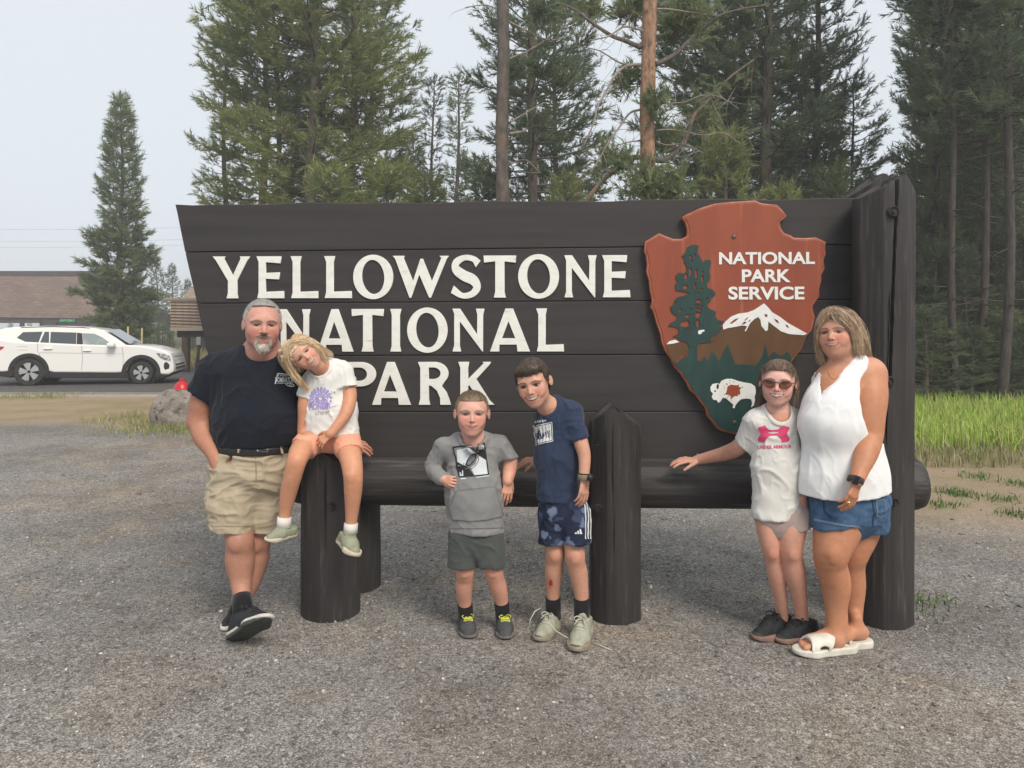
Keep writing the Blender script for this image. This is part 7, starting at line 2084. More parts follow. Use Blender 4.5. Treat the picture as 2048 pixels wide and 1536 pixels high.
# ------------------------------------------------------------------ taller boy in navy
def make_boy2():
    root = new_person(gp(1135, 1290), "boy in navy T-shirt and blue camouflage shorts leaning beside the middle post")
    f, u = facing(1067, 3.86, -13, 8, -11)
    fr = Frame(PP((1067, 767, 3.86)), f, u, RP(94, 3.86))
    skin = np.array((0.627, 0.348, 0.256)); limb = np.array((0.567, 0.300, 0.207))
    B = Fig()
    head(B, fr, jaw=.98, wid=1.0, nose=.92, cheek=1.1, ear=1.1, smile=.9, chin=.95)
    B.cone(fr.w(.03, -.08, -.30), PP((1103, 822, 3.95)), RP(17, 3.9), RP(23, 3.95), .03)
    B.c((1112, 830, 3.97), (1120, 1000, 3.97), 32, 40, .04, flat=.8)
    B.chain([((1146, 832, 3.93), 17), ((1162, 885, 3.88), 14.5), ((1169, 915, 3.86), 12.5), ((1168, 955, 3.83), 10)], .02)
    t1 = hand(B, PP((1168, 958, 3.83)), (-.05, -.12, -1), (-.55, .6, 0), .16, curl=(.2, .25, .28, .3, .3), thumb=1, th_out=.35, spread=.07)
    B.chain([((1085, 850, 4.02), 15), ((1092, 895, 4.16), 13), ((1074, 920, 4.20), 10)], .02)
    t2 = hand(B, PP((1076, 918, 4.20)), (-1, .05, -.18), (0, .35, -.9), .155, curl=(.2, .22, .28, .32, .35), thumb=1, th_out=.5, spread=.14)
    B.chain([((1106, 1010, 3.97), 22), ((1108, 1085, 3.95), 19), ((1110, 1108, 3.945), 19), ((1109, 1122, 3.96), 17.8), ((1107, 1144, 3.975), 18), ((1106, 1185, 4.0), 13.5), ((1106, 1232, 4.025), 13)], .02)
    B.chain([((1148, 1010, 3.96), 23), ((1149, 1085, 3.91), 20), ((1150, 1112, 3.89), 20), ((1152, 1127, 3.90), 18.5), ((1157, 1148, 3.915), 18.5), ((1163, 1190, 3.925), 14), ((1164, 1244, 3.94), 13.5)], .02)
    
    sc_ = PP((1101, 1166, 3.95))
    B.knee((1110, 1106, 3.945), 19, .9); B.knee((1150, 1110, 3.89), 20, .9)
    def colf(V):
        C = np.tile(skin, (len(V), 1)); L = fr.l(V)
        C[L[:, 2] < -.62] = limb; C *= (1 + .06 * fbm(V, 40, 2))[:, None]; knees(C, V, [(1109, 1110, 3.88), (1149, 1114, 3.84)], (.86, .72, .66), .045)
        d = (V - sc_) * np.array([1 / .013, 1 / .05, 1 / .030]); m = (np.exp(-(d ** 2).sum(1)) * (fbm(V, 130, 5) * .6 + .75) > .42)
        C[m] = (.34, .03, .022)
        m2 = np.exp(-(((V - sc_) * np.array([1 / .022, 1 / .05, 1 / .042])) ** 2).sum(1))[:, None] * .5 * (~m)[:, None]
        C = C * (1 - m2) + np.array((.50, .17, .13)) * m2
        paint_head(C, V, fr, skin, (.50, .19, .15), eye=(.035, .022, .015), brow=(.10, .065, .045), squint=.25, smile=1.1, teeth=1.2, blush=(.60, .24, .17), browth=.014)
        return C
    build_body(B, root, colf, [hbox(fr), pbox(t1[1], .10), pbox(t2[1], .09)])
    def line(x, fo):
        return np.where(fo > .16, .235 + .08 * np.abs(x) + .012 * np.sin(x * 60), np.interp(fo, [-.5, -.25, -.12, -.02, .06, .16], [-.28, -.25, -.12, .0, .0, .12]))
    h = short_hair(fr, line, .03, 1.0, .02)
    h.ell(fr.w(0, .22, .34), (.30 * fr.s, .17 * fr.s, .14 * fr.s), .06 * fr.s, fr.R)
    def f2(D, X, Y, Z):
        x, fo, uu = fr.lg(X, Y, Z); return smax(D, (line(x, fo) - uu) * .6 * fr.s, .01 * fr.s)
    h.custom(f2)
    hair_mesh("hair", h, root, lambda V: mixcol(V, [(.045, .032, .024), (.085, .062, .046), (.03, .022, .017)], 90, 8), .0035, .003, 90, 2600, .013, tuple(fr.f * 1.0 - fr.u * .45), .2, 9, wid=.0015)
    # T-shirt, body turned to picture left
    T = Fig()
    T.c((1108, 818, 3.96), (1140, 824, 3.94), 24, 24, .03); T.c((1108, 818, 3.96), (1092, 838, 4.00), 23, 20, .03)
    T.c((1112, 845, 3.96), (1114, 910, 3.955), 44, 43, .04, flat=.78); T.c((1114, 910, 3.955), (1116, 1010, 3.95), 43, 43, .04, flat=.80)
    sl = Fig(); sl.c((1140, 832, 3.93), (1164, 890, 3.88), 24, 20, .02); sl.cut((1160, 879, 3.88), .28, .9, -.15); T.join(sl, .03)
    sl = Fig(); sl.c((1092, 842, 4.02), (1094, 885, 4.12), 20, 18, .02); sl.cut((1094, 880, 4.11), 0, 1, .3); T.join(sl, .02)
    T.cone(fr.w(.02, -.05, -.28), PP((1101, 818, 3.94)), RP(24, 3.9), RP(23, 3.95), .006, op='s')
    T.cut((1114, 1001, 3.95), 0, 1)
    cl = Cloth(T, .0075, (14, 14, 11), 31, .7); nv = cloth_mat("navy_tee", (.028, .042, .082), .12); to = cl.build("t_shirt", nv, root, .0062); collar(T, root, to, nv, fr.w(.02, -.05, -.28), PP((1101, 818, 3.94)), RP(24, 3.9), RP(23, 3.95), .012)
    W_ = mat("print_white2", (.66, .67, .66), rough=.85); N_ = mat("print_navy", (.02, .03, .06), rough=.85)
    c2 = lambda x, y: (840 + x / 2.478, 700 + y / 2.478); q = lambda pts: [c2(*p) for p in pts]
    cl.decal("print", poly2d(q([(562, 376), (655, 356), (660, 452), (571, 474)]), q([(565, 380), (652, 360.5), (656.5, 449), (573, 469.5)])), W_, 6)
    cl.decal("print", poly2d(q([(567, 383), (648, 365), (653, 446), (576, 465)])), W_, 6)
    for x in (580, 592, 606, 622, 637):
        cl.decal("print", poly2d(q([(x, 383 - (x - 567) * .2), (x + 2.2, 383 - (x - 567) * .2), (x + 7 + 3 * sin(x), 425), (x + 5, 462 - (x - 570) * .22), (x + 2.5, 462 - (x - 570) * .22), (x + 4 + 3 * sin(x), 425)])), N_, 6, .003)
    cl.decal("print", text2d("EBAU", *c2(574, 0)[:1], *c2(640, 0)[:1], c2(0, 408)[1], c2(0, 440)[1], off=.03, rot=10), N_, 6, .0034)
    cl.decal("print", text2d("the Youth Sport", c2(566, 0)[0], c2(626, 0)[0], c2(0, 346)[1], c2(0, 362)[1], off=.02, shear=.35, rot=9), W_, 6)
    # camouflage shorts
    K = Fig()
    K.c((1122, 1005, 3.955), (1124, 1025, 3.95), 45, 49, .03, flat=.75)
    for a, b, r1, r2, cp in (((1106, 1025, 3.96), (1104, 1100, 3.93), 29, 27, (1104, 1087, 3.93)), ((1150, 1025, 3.94), (1155, 1098, 3.89), 31, 29.5, (1155, 1086, 3.89))):
        lg = Fig(); lg.c(a, b, r1, r2, .02, flat=.98); lg.cut(cp, 0, 1); K.join(lg, .012)
    ck = Cloth(K, .005, (15, 15, 10), 14, .7)
    ck.build("shorts", mat("camouflage", (1, 1, 1), (.92, .92, .92), rough=.85, scale=(40, 40, 40), attr="col", spec=.15), root, .0062,
             colf=lambda V, N: np.where((fbm(V * np.array([1, 1, .9]), 25, 3, 2) > .27)[:, None], np.array((.135, .17, .26)), np.where((fbm(V, 20, 8, 2) > .18)[:, None], np.array((.05, .066, .12)), np.array((.018, .024, .05)))))
    for x0 in (1169, 1174, 1179):
        ck.decal("stripe", poly2d([(x0 - 2, 1004), (x0 - .2, 1004), (x0 + 3, 1040), (x0 + 2.6, 1078), (x0 + .8, 1078), (x0 + 1.2, 1040)]), W_, 6)
    for i in range(3):
        x0 = 1150 + i * 5.2; hgt = 4 + i * 3.2
        ck.decal("print", poly2d([(x0, 1068), (x0 + 3.8, 1068), (x0 + 4.2 - hgt * .3, 1068 - hgt), (x0 + .6 - hgt * .22, 1068 - hgt + 1.5)]), W_, 5)
    for p, q_ in (((1106, 1194, 4.0), (1107, 1234, 4.03)), ((1163, 1195, 3.925), (1164, 1246, 3.945))):
        tube_part("sock", [PP(p), PP(q_)], [RP(15.5, 3.9), RP(16, 3.9)], M_black_cloth, root)
    ug = mat("boot_sage", (.38, .385, .30), (.30, .30, .235), rough=.85, scale=(30, 30, 30), bump=.3, bscale=(300, 300, 300)); us = mat("boot_sole", (.32, .26, .20), (.22, .18, .14), rough=.85, scale=(30, 30, 30)); lc = mat("lace_pale", (.50, .49, .40), rough=.8); tcm = mat("toe_rubber", (.09, .095, .085), rough=.8)
    shoe(root, gp(1114, 1262) + np.array([.0, .04, 0]), gp(1076, 1285), (0, 0, 1), .46, (ug, us), .034, .038, lace=lc, toe_cap=tcm, seed=6)
    shoe(root, gp(1170, 1276) + np.array([.01, .05, 0]), gp(1152, 1307), (0, 0, 1), .46, (ug, us), .034, .038, lace=lc, toe_cap=tcm, seed=7)
    # untied lace ends
    def lace(pts): tube_part("loose_lace", [np.array(p) for p in pts], .0027, lc, root, 6)
    lace([PP((1082, 1216, 3.93)), PP((1070, 1222, 3.89)), PP((1060, 1240, 3.86)), PP((1060, 1256, 3.85)), gp(1066, 1270) + [0, 0, .006]])
    lace([PP((1088, 1230, 3.92)), PP((1098, 1245, 3.87)), PP((1112, 1262, 3.86)), PP((1128, 1272, 3.86)), PP((1142, 1279, 3.85))])
    lace([gp(1182, 1288) + [0, 0, .006], gp(1195, 1291) + [0, 0, .006], gp(1208, 1297) + [0, 0, .006], gp(1222, 1302) + [0, 0, .006]])
    # wrist watch
    wp = PP((1168, 955, 3.83)); wd = np.array(PP((1168, 960, 3.83))) - PP((1169, 940, 3.835)); wd /= np.linalg.norm(wd)
    tube_part("watch_band", [wp - wd * .015, wp - wd * .013, wp + wd * .013, wp + wd * .015], [RP(11, 3.83), RP(13, 3.83), RP(13, 3.83), RP(11, 3.83)], mat("band_olive", (.20, .165, .11), rough=.8), root)
    tube_part("watch_face", [PP((1181, 956, 3.80)), PP((1184, 956, 3.79))], [RP(8, 3.8), RP(8, 3.8)], mat("watch_black", (.015, .015, .018), rough=.2), root)
    tube_part("wristband", [wp - wd * .020, wp - wd * .016], [RP(12, 3.83), RP(12, 3.83)], M_black_cloth, root)
make_girl1(); make_boy1(); make_boy2()
# ------------------------------------------------------------------ girl with glasses
def make_girl2():
    root = new_person(gp(1575, 1283), "girl with sunglasses in white T-shirt with pink logo, one arm along the log beam")
    f, u = facing(1556, 3.88, -3, -2, 3)
    fr = Frame(PP((1556, 767, 3.86)), f, u, RP(91, 3.86))
    skin = np.array((0.684, 0.395, 0.326)); limb = np.array((0.630, 0.329, 0.239))
    B = Fig()
    head(B, fr, jaw=1.02, wid=1.06, nose=.82, cheek=1.2, ear=1.0, smile=.6, chin=.9)
    B.c((1557, 800, 3.89), (1556, 832, 3.90), 17.5, 23, .03)
    B.c((1553, 840, 3.90), (1556, 1030, 3.90), 32, 42, .04, flat=.7)
    B.chain([((1512, 846, 3.91), 15), ((1482, 890, 3.98), 16), ((1455, 905, 4.08), 14.5), ((1420, 914, 4.17), 11.5), ((1394, 920, 4.22), 9.5)], .02)
    t1 = hand(B, PP((1396, 920, 4.215)), (-1, .10, -.02), (0, .25, -.95), .165, curl=(.2, .18, .18, .2, .22), thumb=1, th_out=.6, spread=.2)
    B.chain([((1600, 842, 3.92), 18), ((1612, 910, 3.98), 14), ((1606, 970, 3.92), 11), ((1603, 995, 3.86), 10)], .02)
    t2 = hand(B, PP((1603, 993, 3.85)), (-.12, -.12, -1), (-.2, .8, 0), .15, curl=(.3, .55, .5, .5, .5), thumb=1, th_out=.4)
    B.chain([((1536, 1030, 3.90), 27), ((1537, 1065, 3.88), 21), ((1543, 1103, 3.88), 17), ((1547, 1120, 3.895), 16), ((1552, 1146, 3.915), 17.5), ((1560, 1190, 3.95), 13.5), ((1564, 1228, 3.99), 12), ((1565, 1252, 4.0), 12)], .02)
    B.chain([((1586, 1030, 3.89), 31), ((1583, 1065, 3.86), 27), ((1582, 1103, 3.85), 21.5), ((1585, 1120, 3.86), 19.8), ((1590, 1147, 3.875), 20.5), ((1598, 1190, 3.91), 15), ((1602, 1225, 3.945), 13.5), ((1605, 1254, 3.955), 13)], .02)
    
    B.knee((1542, 1103, 3.88), 17, .85); B.knee((1580, 1103, 3.85), 21.5, .9)
    def colf(V):
        C = np.tile(skin, (len(V), 1)); L = fr.l(V)
        C[L[:, 2] < -.62] = limb; C *= (1 + .06 * fbm(V, 40, 2))[:, None]; knees(C, V, [(1543, 1108, 3.84), (1580, 1108, 3.80)], (.90, .74, .70), .045)
        paint_head(C, V, fr, skin, (.54, .20, .18), eye=(.05, .035, .03), brow=(.18, .11, .08), squint=.4, smile=.9, teeth=1.1, blush=(.70, .28, .235), wid=1.06, browth=.012)
        return C
    build_body(B, root, colf, [hbox(fr), pbox(t1[1], .10), pbox(t2[1], .08)])
    # hair pulled back
    def line(x, fo):
        return np.where(fo > .12, .30 - .35 * np.clip(np.abs(x) - .17, 0, .3), np.interp(fo, [-.5, -.1, -.02, .05, .12], [-.30, -.10, .04, .06, .22]))
    H = short_hair(fr, line, .028, 1.06, .012)
    H.ell(fr.w(.0, -.52, .05), (.10 * fr.s, .12 * fr.s, .12 * fr.s), .05, fr.R)
    rg = np.random.default_rng(9); w = fr.w
    tail = [[w(.0, -.55, .05), w(-.25, -.5, -.25), w(-.38, -.35, -.45), w(-.42, -.25, -.62)]]
    gd = [[w(x, .345 - 1.1 * x * x, .31 - .9 * max(0, abs(x) - .16)), w(x * 1.15, .12, .50 - 1.6 * x * x), w(x * 1.15, -.2, .46 - 1.9 * x * x), w(x * .4, -.50, .12)] for x in np.linspace(-.31, .31, 15)]
    gd_ = [[w(s_ * .05, .30, .44), w(s_ * .26, .12, .40), w(s_ * .38, -.10, .20), w(s_ * .2, -.45, .08)] for s_ in (-1, 1)] + [[w(s_ * .02, .32, .44), w(s_ * .12, .05, .53), w(s_ * .15, -.25, .45), w(0, -.5, .15)] for s_ in (-1, 1)]
    rb = ribbon_set(gd, 330, .005, .0010, rg, wob=.001) + ribbon_set(tail, 160, .012, .0011, rg) + ribbon_set([[w(s_ * .30, .08, .30), w(s_ * .37, .0, .10), w(s_ * .40, -.08, -.12), w(s_ * .36, -.05, -.38), w(s_ * .42, .0, -.60)] for s_ in (-1, 1)], 90, [.006, .008, .010, .012, .014], .0010, rg)
    hair_mesh("hair", H, root, lambda V: mixcol(V, [(.10, .065, .045), (.17, .115, .08), (.065, .042, .03)], 90, 5), .004, .003, 80, 0, .02, tuple(-fr.f * .8), .15, 6, ribbons=rb)
    tube_part("hair_tie", [w(-.22, -.5, -.24), w(-.26, -.48, -.28)], .018, mat("maroon_tie", (.12, .02, .03), rough=.8), root)
    # sunglasses
    M_fr = mat("glasses_frame", (.05, .016, .014), rough=.3, spec=.5)
    gl = empty("sunglasses", root_loc(root) * 0, parent=root)
    lensm = bpy.data.materials.new("lens_tint"); lensm.use_nodes = True
    nt = lensm.node_tree; bs = nt.nodes["Principled BSDF"]; tr = nt.nodes.new("ShaderNodeBsdfTransparent"); mx = nt.nodes.new("ShaderNodeMixShader")
    tr.inputs[0].default_value = (.55, .33, .22, 1); bs.inputs["Base Color"].default_value = (.16, .075, .05, 1); bs.inputs["Roughness"].default_value = .12; mx.inputs[0].default_value = .42
    nt.links.new(tr.outputs[0], mx.inputs[1]); nt.links.new(bs.outputs[0], mx.inputs[2]); nt.links.new(mx.outputs[0], nt.nodes["Material Output"].inputs[0])
    rl = np.array(root.location)
    for s_ in (-1, 1):
        ring = []
        for a in np.linspace(0, 2 * pi, 25):
            x = s_ * .165 + .118 * cos(a) * (1 + .05 * s_ * cos(a)); uu = .005 + (.088 * sin(a) if sin(a) < 0 else .062 * sin(a)) + .018 * s_ * cos(a)
            ring.append(w(x, .405 - .35 * abs(x) ** 2, uu))
        tube_part("glasses_rim", ring, .0024, M_fr, root, 6, parent=gl)
        c = np.mean(ring, 0); V = np.vstack([c, ring[:-1]]); F = [(0, i + 1, (i + 1) % 24 + 1) for i in range(24)]
        link("lens", mesh_from("lens", V - rl, F, True), lensm, gl)
        tube_part("temple", [w(s_ * .285, .37, .04), w(s_ * .345, .20, .04), w(s_ * .375, -.02, .03), w(s_ * .375, -.09, -.02)], .0022, M_fr, root, 6, parent=gl)
    tube_part("bridge", [w(-.055, .405, .03), w(0, .425, .045), w(.055, .405, .03)], .0024, M_fr, root, 6, parent=gl)
    for s_ in (1,):
        tube_part("earring", [w(s_ * .385, -.03, -.13), w(s_ * .39, -.03, -.17)], .003, mat("gold_e", (.8, .6, .3), rough=.3, metallic=1), root, 6)
    # T-shirt
    T = Fig()
    T.c((1556, 830, 3.90), (1513, 842, 3.91), 21, 22, .03); T.c((1556, 830, 3.90), (1596, 842, 3.92), 21, 21, .03)
    T.c((1553, 855, 3.90), (1553, 930, 3.895), 46, 46, .04, flat=.72); T.c((1553, 930, 3.895), (1552, 1040, 3.89), 46, 49, .04, flat=.74)
    sl = Fig(); sl.c((1512, 846, 3.91), (1483, 900, 3.985), 24, 21, .02); sl.cut((1486, 892, 3.975), -.62, .72, .3); T.join(sl, .025)
    sl = Fig(); sl.c((1598, 846, 3.92), (1611, 905, 3.975), 23, 20, .02); sl.cut((1610, 900, 3.97), .2, 1, .1); T.join(sl, .025)
    T.cone(fr.w(0, -.05, -.36), PP((1557, 830, 3.87)), RP(25, 3.86), RP(24, 3.9), .006, op='s')
    T.e((1557, 826, 3.79), 24, 25, 8, .01, op='s')
    T.cut((1546, 1035, 3.89), 0.02, 1)
    cl = Cloth(T, .0065, (14, 14, 9), 41, .7); ow = cloth_mat("offwhite_tee", (.69, .67, .63), .08); to = cl.build("t_shirt", ow, root, .0062); collar(T, root, to, ow, fr.w(0, -.05, -.36), PP((1557, 830, 3.87)), RP(25, 3.86), RP(24, 3.9), .012)
    pink = mat("print_pink", (.62, .06, .16), rough=.85)
    c3 = lambda x, y: (1320 + x / 2.075, 600 + y / 2.0757); q = lambda pts: [c3(*p) for p in pts]
    half = lambda m: [(m(x), y) for x, y in [(474, 541), (450, 538), (436, 521), (408, 528), (406, 534), (418, 556), (404, 578), (410, 589), (436, 592), (441, 577), (455, 564), (474, 562), (474, 556), (452, 553), (446, 551), (452, 549), (474, 547)]]
    cl.decal("print", poly2d(q(half(lambda x: x))), pink, 6); cl.decal("print", poly2d(q([(x, y - 1) for x, y in half(lambda x: 942 - x)])), pink, 6)
    cl.decal("print", text2d("UNDER ARMOUR", c3(405, 0)[0], c3(546, 0)[0], c3(0, 602)[1], c3(0, 617)[1], off=.02, rot=1.5), pink, 5)
    # shorts
    K = Fig(); K.c((1556, 1020, 3.90), (1562, 1035, 3.90), 46, 52, .03, flat=.72)
    for a, b, r1, r2, cp in (((1538, 1030, 3.90), (1536, 1062, 3.89), 29, 27, (1536, 1046, 3.88)), ((1586, 1030, 3.895), (1592, 1072, 3.87), 36, 33, (1590, 1058, 3.87))):
        lg = Fig(); lg.c(a, b, r1, r2, .02); lg.cut(cp, .25 if a[0] > 1550 else -.1, 1); K.join(lg, .012)
    Cloth(K, .003, (12, 12, 12), 4).build("shorts", cloth_mat("blush_shorts", (.40, .31, .285), .1), root, .0062)
    sole = mat("sole_pinkish", (.30, .18, .14), (.2, .12, .10), rough=.8, scale=(20, 20, 20))
    shoe(root, gp(1582, 1262) + np.array([.0, .03, 0]), gp(1511, 1284), (0, 0, 1), .40, (M_shoe_black, sole), .028, .004, lace=M_shoe_black, toe_cap=M_sole_dk, seed=8)
    shoe(root, gp(1632, 1268), gp(1556, 1288), (0, 0, 1), .40, (M_shoe_black, sole), .028, .004, lace=M_shoe_black, toe_cap=M_sole_dk, seed=9)
    for q_ in range(2):
        tube_part("bracelet", [PP((1398 - 2 * q_, 919, 4.214 + .001 * q_)), PP((1396.5 - 2 * q_, 919, 4.215))], RP(11.5, 4.2), mat("string_%d" % q_, [(.35, .16, .07), (.42, .30, .2)][q_], rough=.8), root, 14)

# ------------------------------------------------------------------ woman in the white top
def make_woman():
    root = new_person(gp(1672, 1305), "woman in white sleeveless top and denim shorts standing by the tall right post")
    f, u = facing(1677, 3.78, -18, -7, -5)
    fr = Frame(PP((1674, 670, 3.78)), f, u, RP(96, 3.78))
    skin = np.array((0.589, 0.306, 0.213)); limb = np.array((0.495, 0.224, 0.124))
    B = Fig()
    head(B, fr, jaw=1.05, wid=1.02, nose=.95, cheek=1.15, ear=.9, smile=.55, chin=1.0)
    B.cone(fr.w(.0, -.08, -.30), PP((1700, 745, 3.83)), RP(23.5, 3.8), RP(30, 3.83), .03)
    B.c((1698, 752, 3.84), (1735, 752, 3.84), 30, 30, .05); B.c((1690, 752, 3.84), (1658, 758, 3.82), 30, 24, .05)
    B.c((1690, 770, 3.82), (1690, 960, 3.82), 52, 58, .05, flat=.8)
    B.c((1674, 786, 3.785), (1645, 826, 3.772), 38, 32, .06)
    # near arm
    B.chain([((1738, 748, 3.82), 32), ((1736, 790, 3.77), 37), ((1737, 835, 3.73), 31), ((1738, 872, 3.71), 26.5), ((1731, 905, 3.66), 24), ((1720, 940, 3.61), 17), ((1713, 962, 3.58), 14)], .05)
    t1 = hand(B, PP((1713, 960, 3.58)), (-.30, -.10, -.95), (-.45, .70, 0), .182, curl=(.2, .28, .3, .32, .36), thumb=1, th_out=.4, spread=.06)
    # far arm, down behind the girl
    B.chain([((1655, 765, 3.86), 24), ((1630, 840, 3.98), 22), ((1618, 900, 4.02), 18)], .03)
    # legs
    B.chain([((1680, 1000, 3.82), 56), ((1676, 1050, 3.79), 47), ((1663, 1102, 3.75), 35.5), ((1662, 1128, 3.765), 30.5), ((1672, 1168, 3.785), 28.5), ((1672, 1210, 3.79), 22), ((1672, 1250, 3.78), 18.5), ((1671, 1280, 3.76), 19)], .03)
    B.chain([((1722, 1000, 3.88), 52), ((1714, 1060, 3.88), 42), ((1704, 1102, 3.87), 33), ((1701, 1130, 3.885), 27), ((1703, 1172, 3.905), 26.5), ((1705, 1215, 3.90), 20), ((1706, 1252, 3.89), 17.5), ((1708, 1278, 3.88), 18)], .03)
    
    B.knee((1656, 1102, 3.75), 34, 1.15)
    # feet
    def foot(heel, toe, up=.03):
        h_, t_ = np.array(heel), np.array(toe); d = t_ - h_; L = np.linalg.norm(d); d /= L; sd = np.cross(d, [0, 0, 1.0]); q = L / .25
        W = lambda a, b, c: h_ + d * a * L + sd * b * q + np.array([0, 0, c * q + up])
        B.cone(W(.10, 0, .035), W(.30, 0, .04), .034 * q, .034 * q, .02); B.cone(W(.28, 0, .05), W(.70, .005, .022), .034 * q, .03 * q, .02, flat=.9, fdir=(0, 0, 1))
        B.cone(W(.68, -.02, .022), W(.72, .025, .018), .024 * q, .022 * q, .02)
        B.cone(W(.2, 0, .05), W(.24, 0, .11), .033 * q, .03 * q, .03)
        for i, (b, a1, r) in enumerate(((-.034, .985, .0125), (-.014, .985, .0095), (.004, .965, .0085), (.020, .935, .008), (.034, .895, .0075))):
            B.cone(W(.74, b * .85, .018), W(a1 - .03, b, .012), r * q * 1.1, r * q, .006)
        return W(.9, 0, .02)
    ft = foot(gp(1702, 1297), gp(1597, 1308)); fb = foot(gp(1733, 1290), gp(1645, 1298))
    def colf(V):
        C = np.tile(skin, (len(V), 1)); L = fr.l(V)
        m = sstep(-.55, -.8, L[:, 2])[:, None]; C = C * (1 - m) + limb * m
        C *= (1 + .05 * fbm(V, 30, 2))[:, None]; knees(C, V, [(1660, 1112, 3.69), (1700, 1112, 3.82)], (.84, .76, .72), .06)
        m = (V[:, 2] < .10); C[m] = C[m] * np.array((1.08, 1.15, 1.25))
        paint_head(C, V, fr, skin, (.46, .17, .14), eye=(.05, .04, .035), brow=(.16, .10, .065), squint=.62, smile=.9, teeth=.5, blush=(.56, .22, .15), wid=1.02, browth=.012)
        return C
    build_body(B, root, colf, [hbox(fr), pbox(t1[1], .11), pbox(ft, .075), pbox(fb, .07)])
    # hair: shoulder-length, highlighted
    def line(x, fo):
        return np.where(fo > .10, .36 - .75 * np.clip(np.abs(x) - .18, 0, .3), np.interp(fo, [-.5, -.1, .05, .10], [-.55, -.5, -.3, .0]))
    H = short_hair(fr, line, .028, 1.02, .015)
    rg = np.random.default_rng(12); w = fr.w
    gR = [[w(.0, .20, .49), w(.24, .16, .42), w(.36, -.04, .15), w(.37, -.10, -.2), w(.36, -.12, -.42), PP((1722, 722, 3.80))],
          [w(-.02, .0, .53), w(.26, -.05, .45), w(.37, -.18, .1), w(.39, -.25, -.25), PP((1728, 716, 3.84)), PP((1748, 732, 3.86))],
          [w(-.02, -.2, .52), w(.2, -.3, .45), w(.36, -.4, .1), w(.42, -.4, -.3), PP((1735, 720, 3.9)), PP((1744, 735, 3.9))],
          [w(.02, .30, .48), w(.18, .32, .36), w(.29, .26, .22), w(.36, .10, .05), w(.375, .0, -.25), w(.36, -.02, -.40)]]
    gL = [[w(.0, .20, .49), w(-.24, .18, .42), w(-.355, .08, .15), w(-.37, .05, -.2), w(-.35, .04, -.46), PP((1641, 730, 3.80))],
          [w(-.02, .0, .53), w(-.28, -.05, .42), w(-.38, -.1, .1), w(-.385, -.1, -.25), w(-.36, -.08, -.55), PP((1650, 735, 3.84))],
          [w(-.02, .31, .48), w(-.14, .34, .38), w(-.26, .29, .18), w(-.34, .18, -.1), w(-.36, .1, -.35)]]
    fringe = [[w(.02, .26, .52), w(-.08, .37, .40), w(-.17, .36, .26), w(-.22, .33, .14)], [w(.0, .26, .52), w(.06, .38, .40), w(.14, .37, .26), w(.22, .32, .13)], [w(0, .26, .52), w(-.02, .39, .40), w(-.07, .39, .28), w(-.12, .37, .20)]]
    rb = ribbon_set(gR, 1300, [.010, .012, .013, .014, .014, .014], .0010, rg, wob=.010, segs=14, vary=.28) + ribbon_set(gL, 800, [.010, .011, .011, .011, .011, .010], .0010, rg, wob=.007, vary=.25) + ribbon_set(fringe, 80, [.008, .011, .011, .010], .0009, rg, wob=.003)
    hair_mesh("hair", H, root, lambda V: mixcol(V, [(.085, .062, .046), (.38, .255, .155), (.64, .48, .325), (.13, .088, .06)], 110, 5, (1, 1, .3)), .004, .005, 60, 500, .03, (0, 0, -.8), .15, 6, ribbons=rb)
    # sunglasses pushed up into the hair
    tube_part("raised_sunglasses", [w(-.10, .22, .56), w(.10, .16, .58), w(.28, .10, .50), w(.37, -.02, .36), w(.41, -.12, .18)], .0035, mat("raised_glasses_frame", (.03, .02, .018), rough=.3), root, 6)
    # top
    T = Fig()
    T.c((1692, 800, 3.82), (1684, 880, 3.81), 60, 70, .05, flat=.78)
    T.c((1684, 880, 3.81), (1687, 950, 3.81), 70, 83, .05, flat=.76); T.c((1687, 950, 3.81), (1689, 1000, 3.81), 83, 90, .04, flat=.74)
    T.c((1652, 812, 3.765), (1647, 838, 3.76), 42, 45, .10); T.c((1690, 815, 3.765), (1694, 840, 3.76), 42, 42, .10)
    # straps follow the shoulders: skin offset, limited by the armhole and side lines
    yy_ = [718, 728, 740, 760, 790, 830, 860, 885]
    zz_ = [P(1700, y, 3.78).z for y in yy_][::-1]
    xa_ = [P(x, y, 3.78).x for x, y in zip((1736, 1730, 1722, 1708, 1698, 1694, 1676, 1650), yy_)][::-1]
    xl_ = [P(x, y, 3.78).x for x, y in zip((1652, 1648, 1644, 1634, 1616, 1596, 1590, 1590), yy_)][::-1]
    A_, C_, B_ = P(1706, 716, 3.75), P(1632, 795, 3.75), P(1658, 722, 3.75)
    zc_ = P(1690, 752, 3.8).z; zn_ = P(1690, 739, 3.8).z; xn_ = P(1671, 739, 3.8).x
    def straps(D, X, Y, Z):
        b = B.grid(X.ravel(), Y.ravel(), Z.ravel()) if getattr(X, "ndim", 1) == 3 else B.at(np.stack([X, Y, Z], 1))
        Zr = Z.ravel(); sh = Z.shape
        xa = np.interp(Zr, zz_, xa_).reshape(sh); xl = np.interp(Zr, zz_, xl_).reshape(sh)
        up = np.maximum(zz_[0] - Z, np.minimum(Z - zn_, xn_ - X))
        D = smin(D, smax(smax(b - .007, np.maximum(X - xa, xl - X), .010), np.maximum(up, Z - zz_[-1] - .03), .008), .012)
        # armhole through the rest of the top, above the elbow
        xb = np.interp(Zr, zz_, [P(x, y, 3.78).x for x, y in zip((1736, 1730, 1722, 1708, 1698, 1702, 1714, 1730), yy_)][::-1]).reshape(sh)
        D = smax(D, np.minimum(np.minimum(X - xb, Z - zz_[0]), .06 + 0 * Y), .006)
        out = None; mid = ((A_.x + B_.x + C_.x) / 3, (A_.z + B_.z + C_.z) / 3)
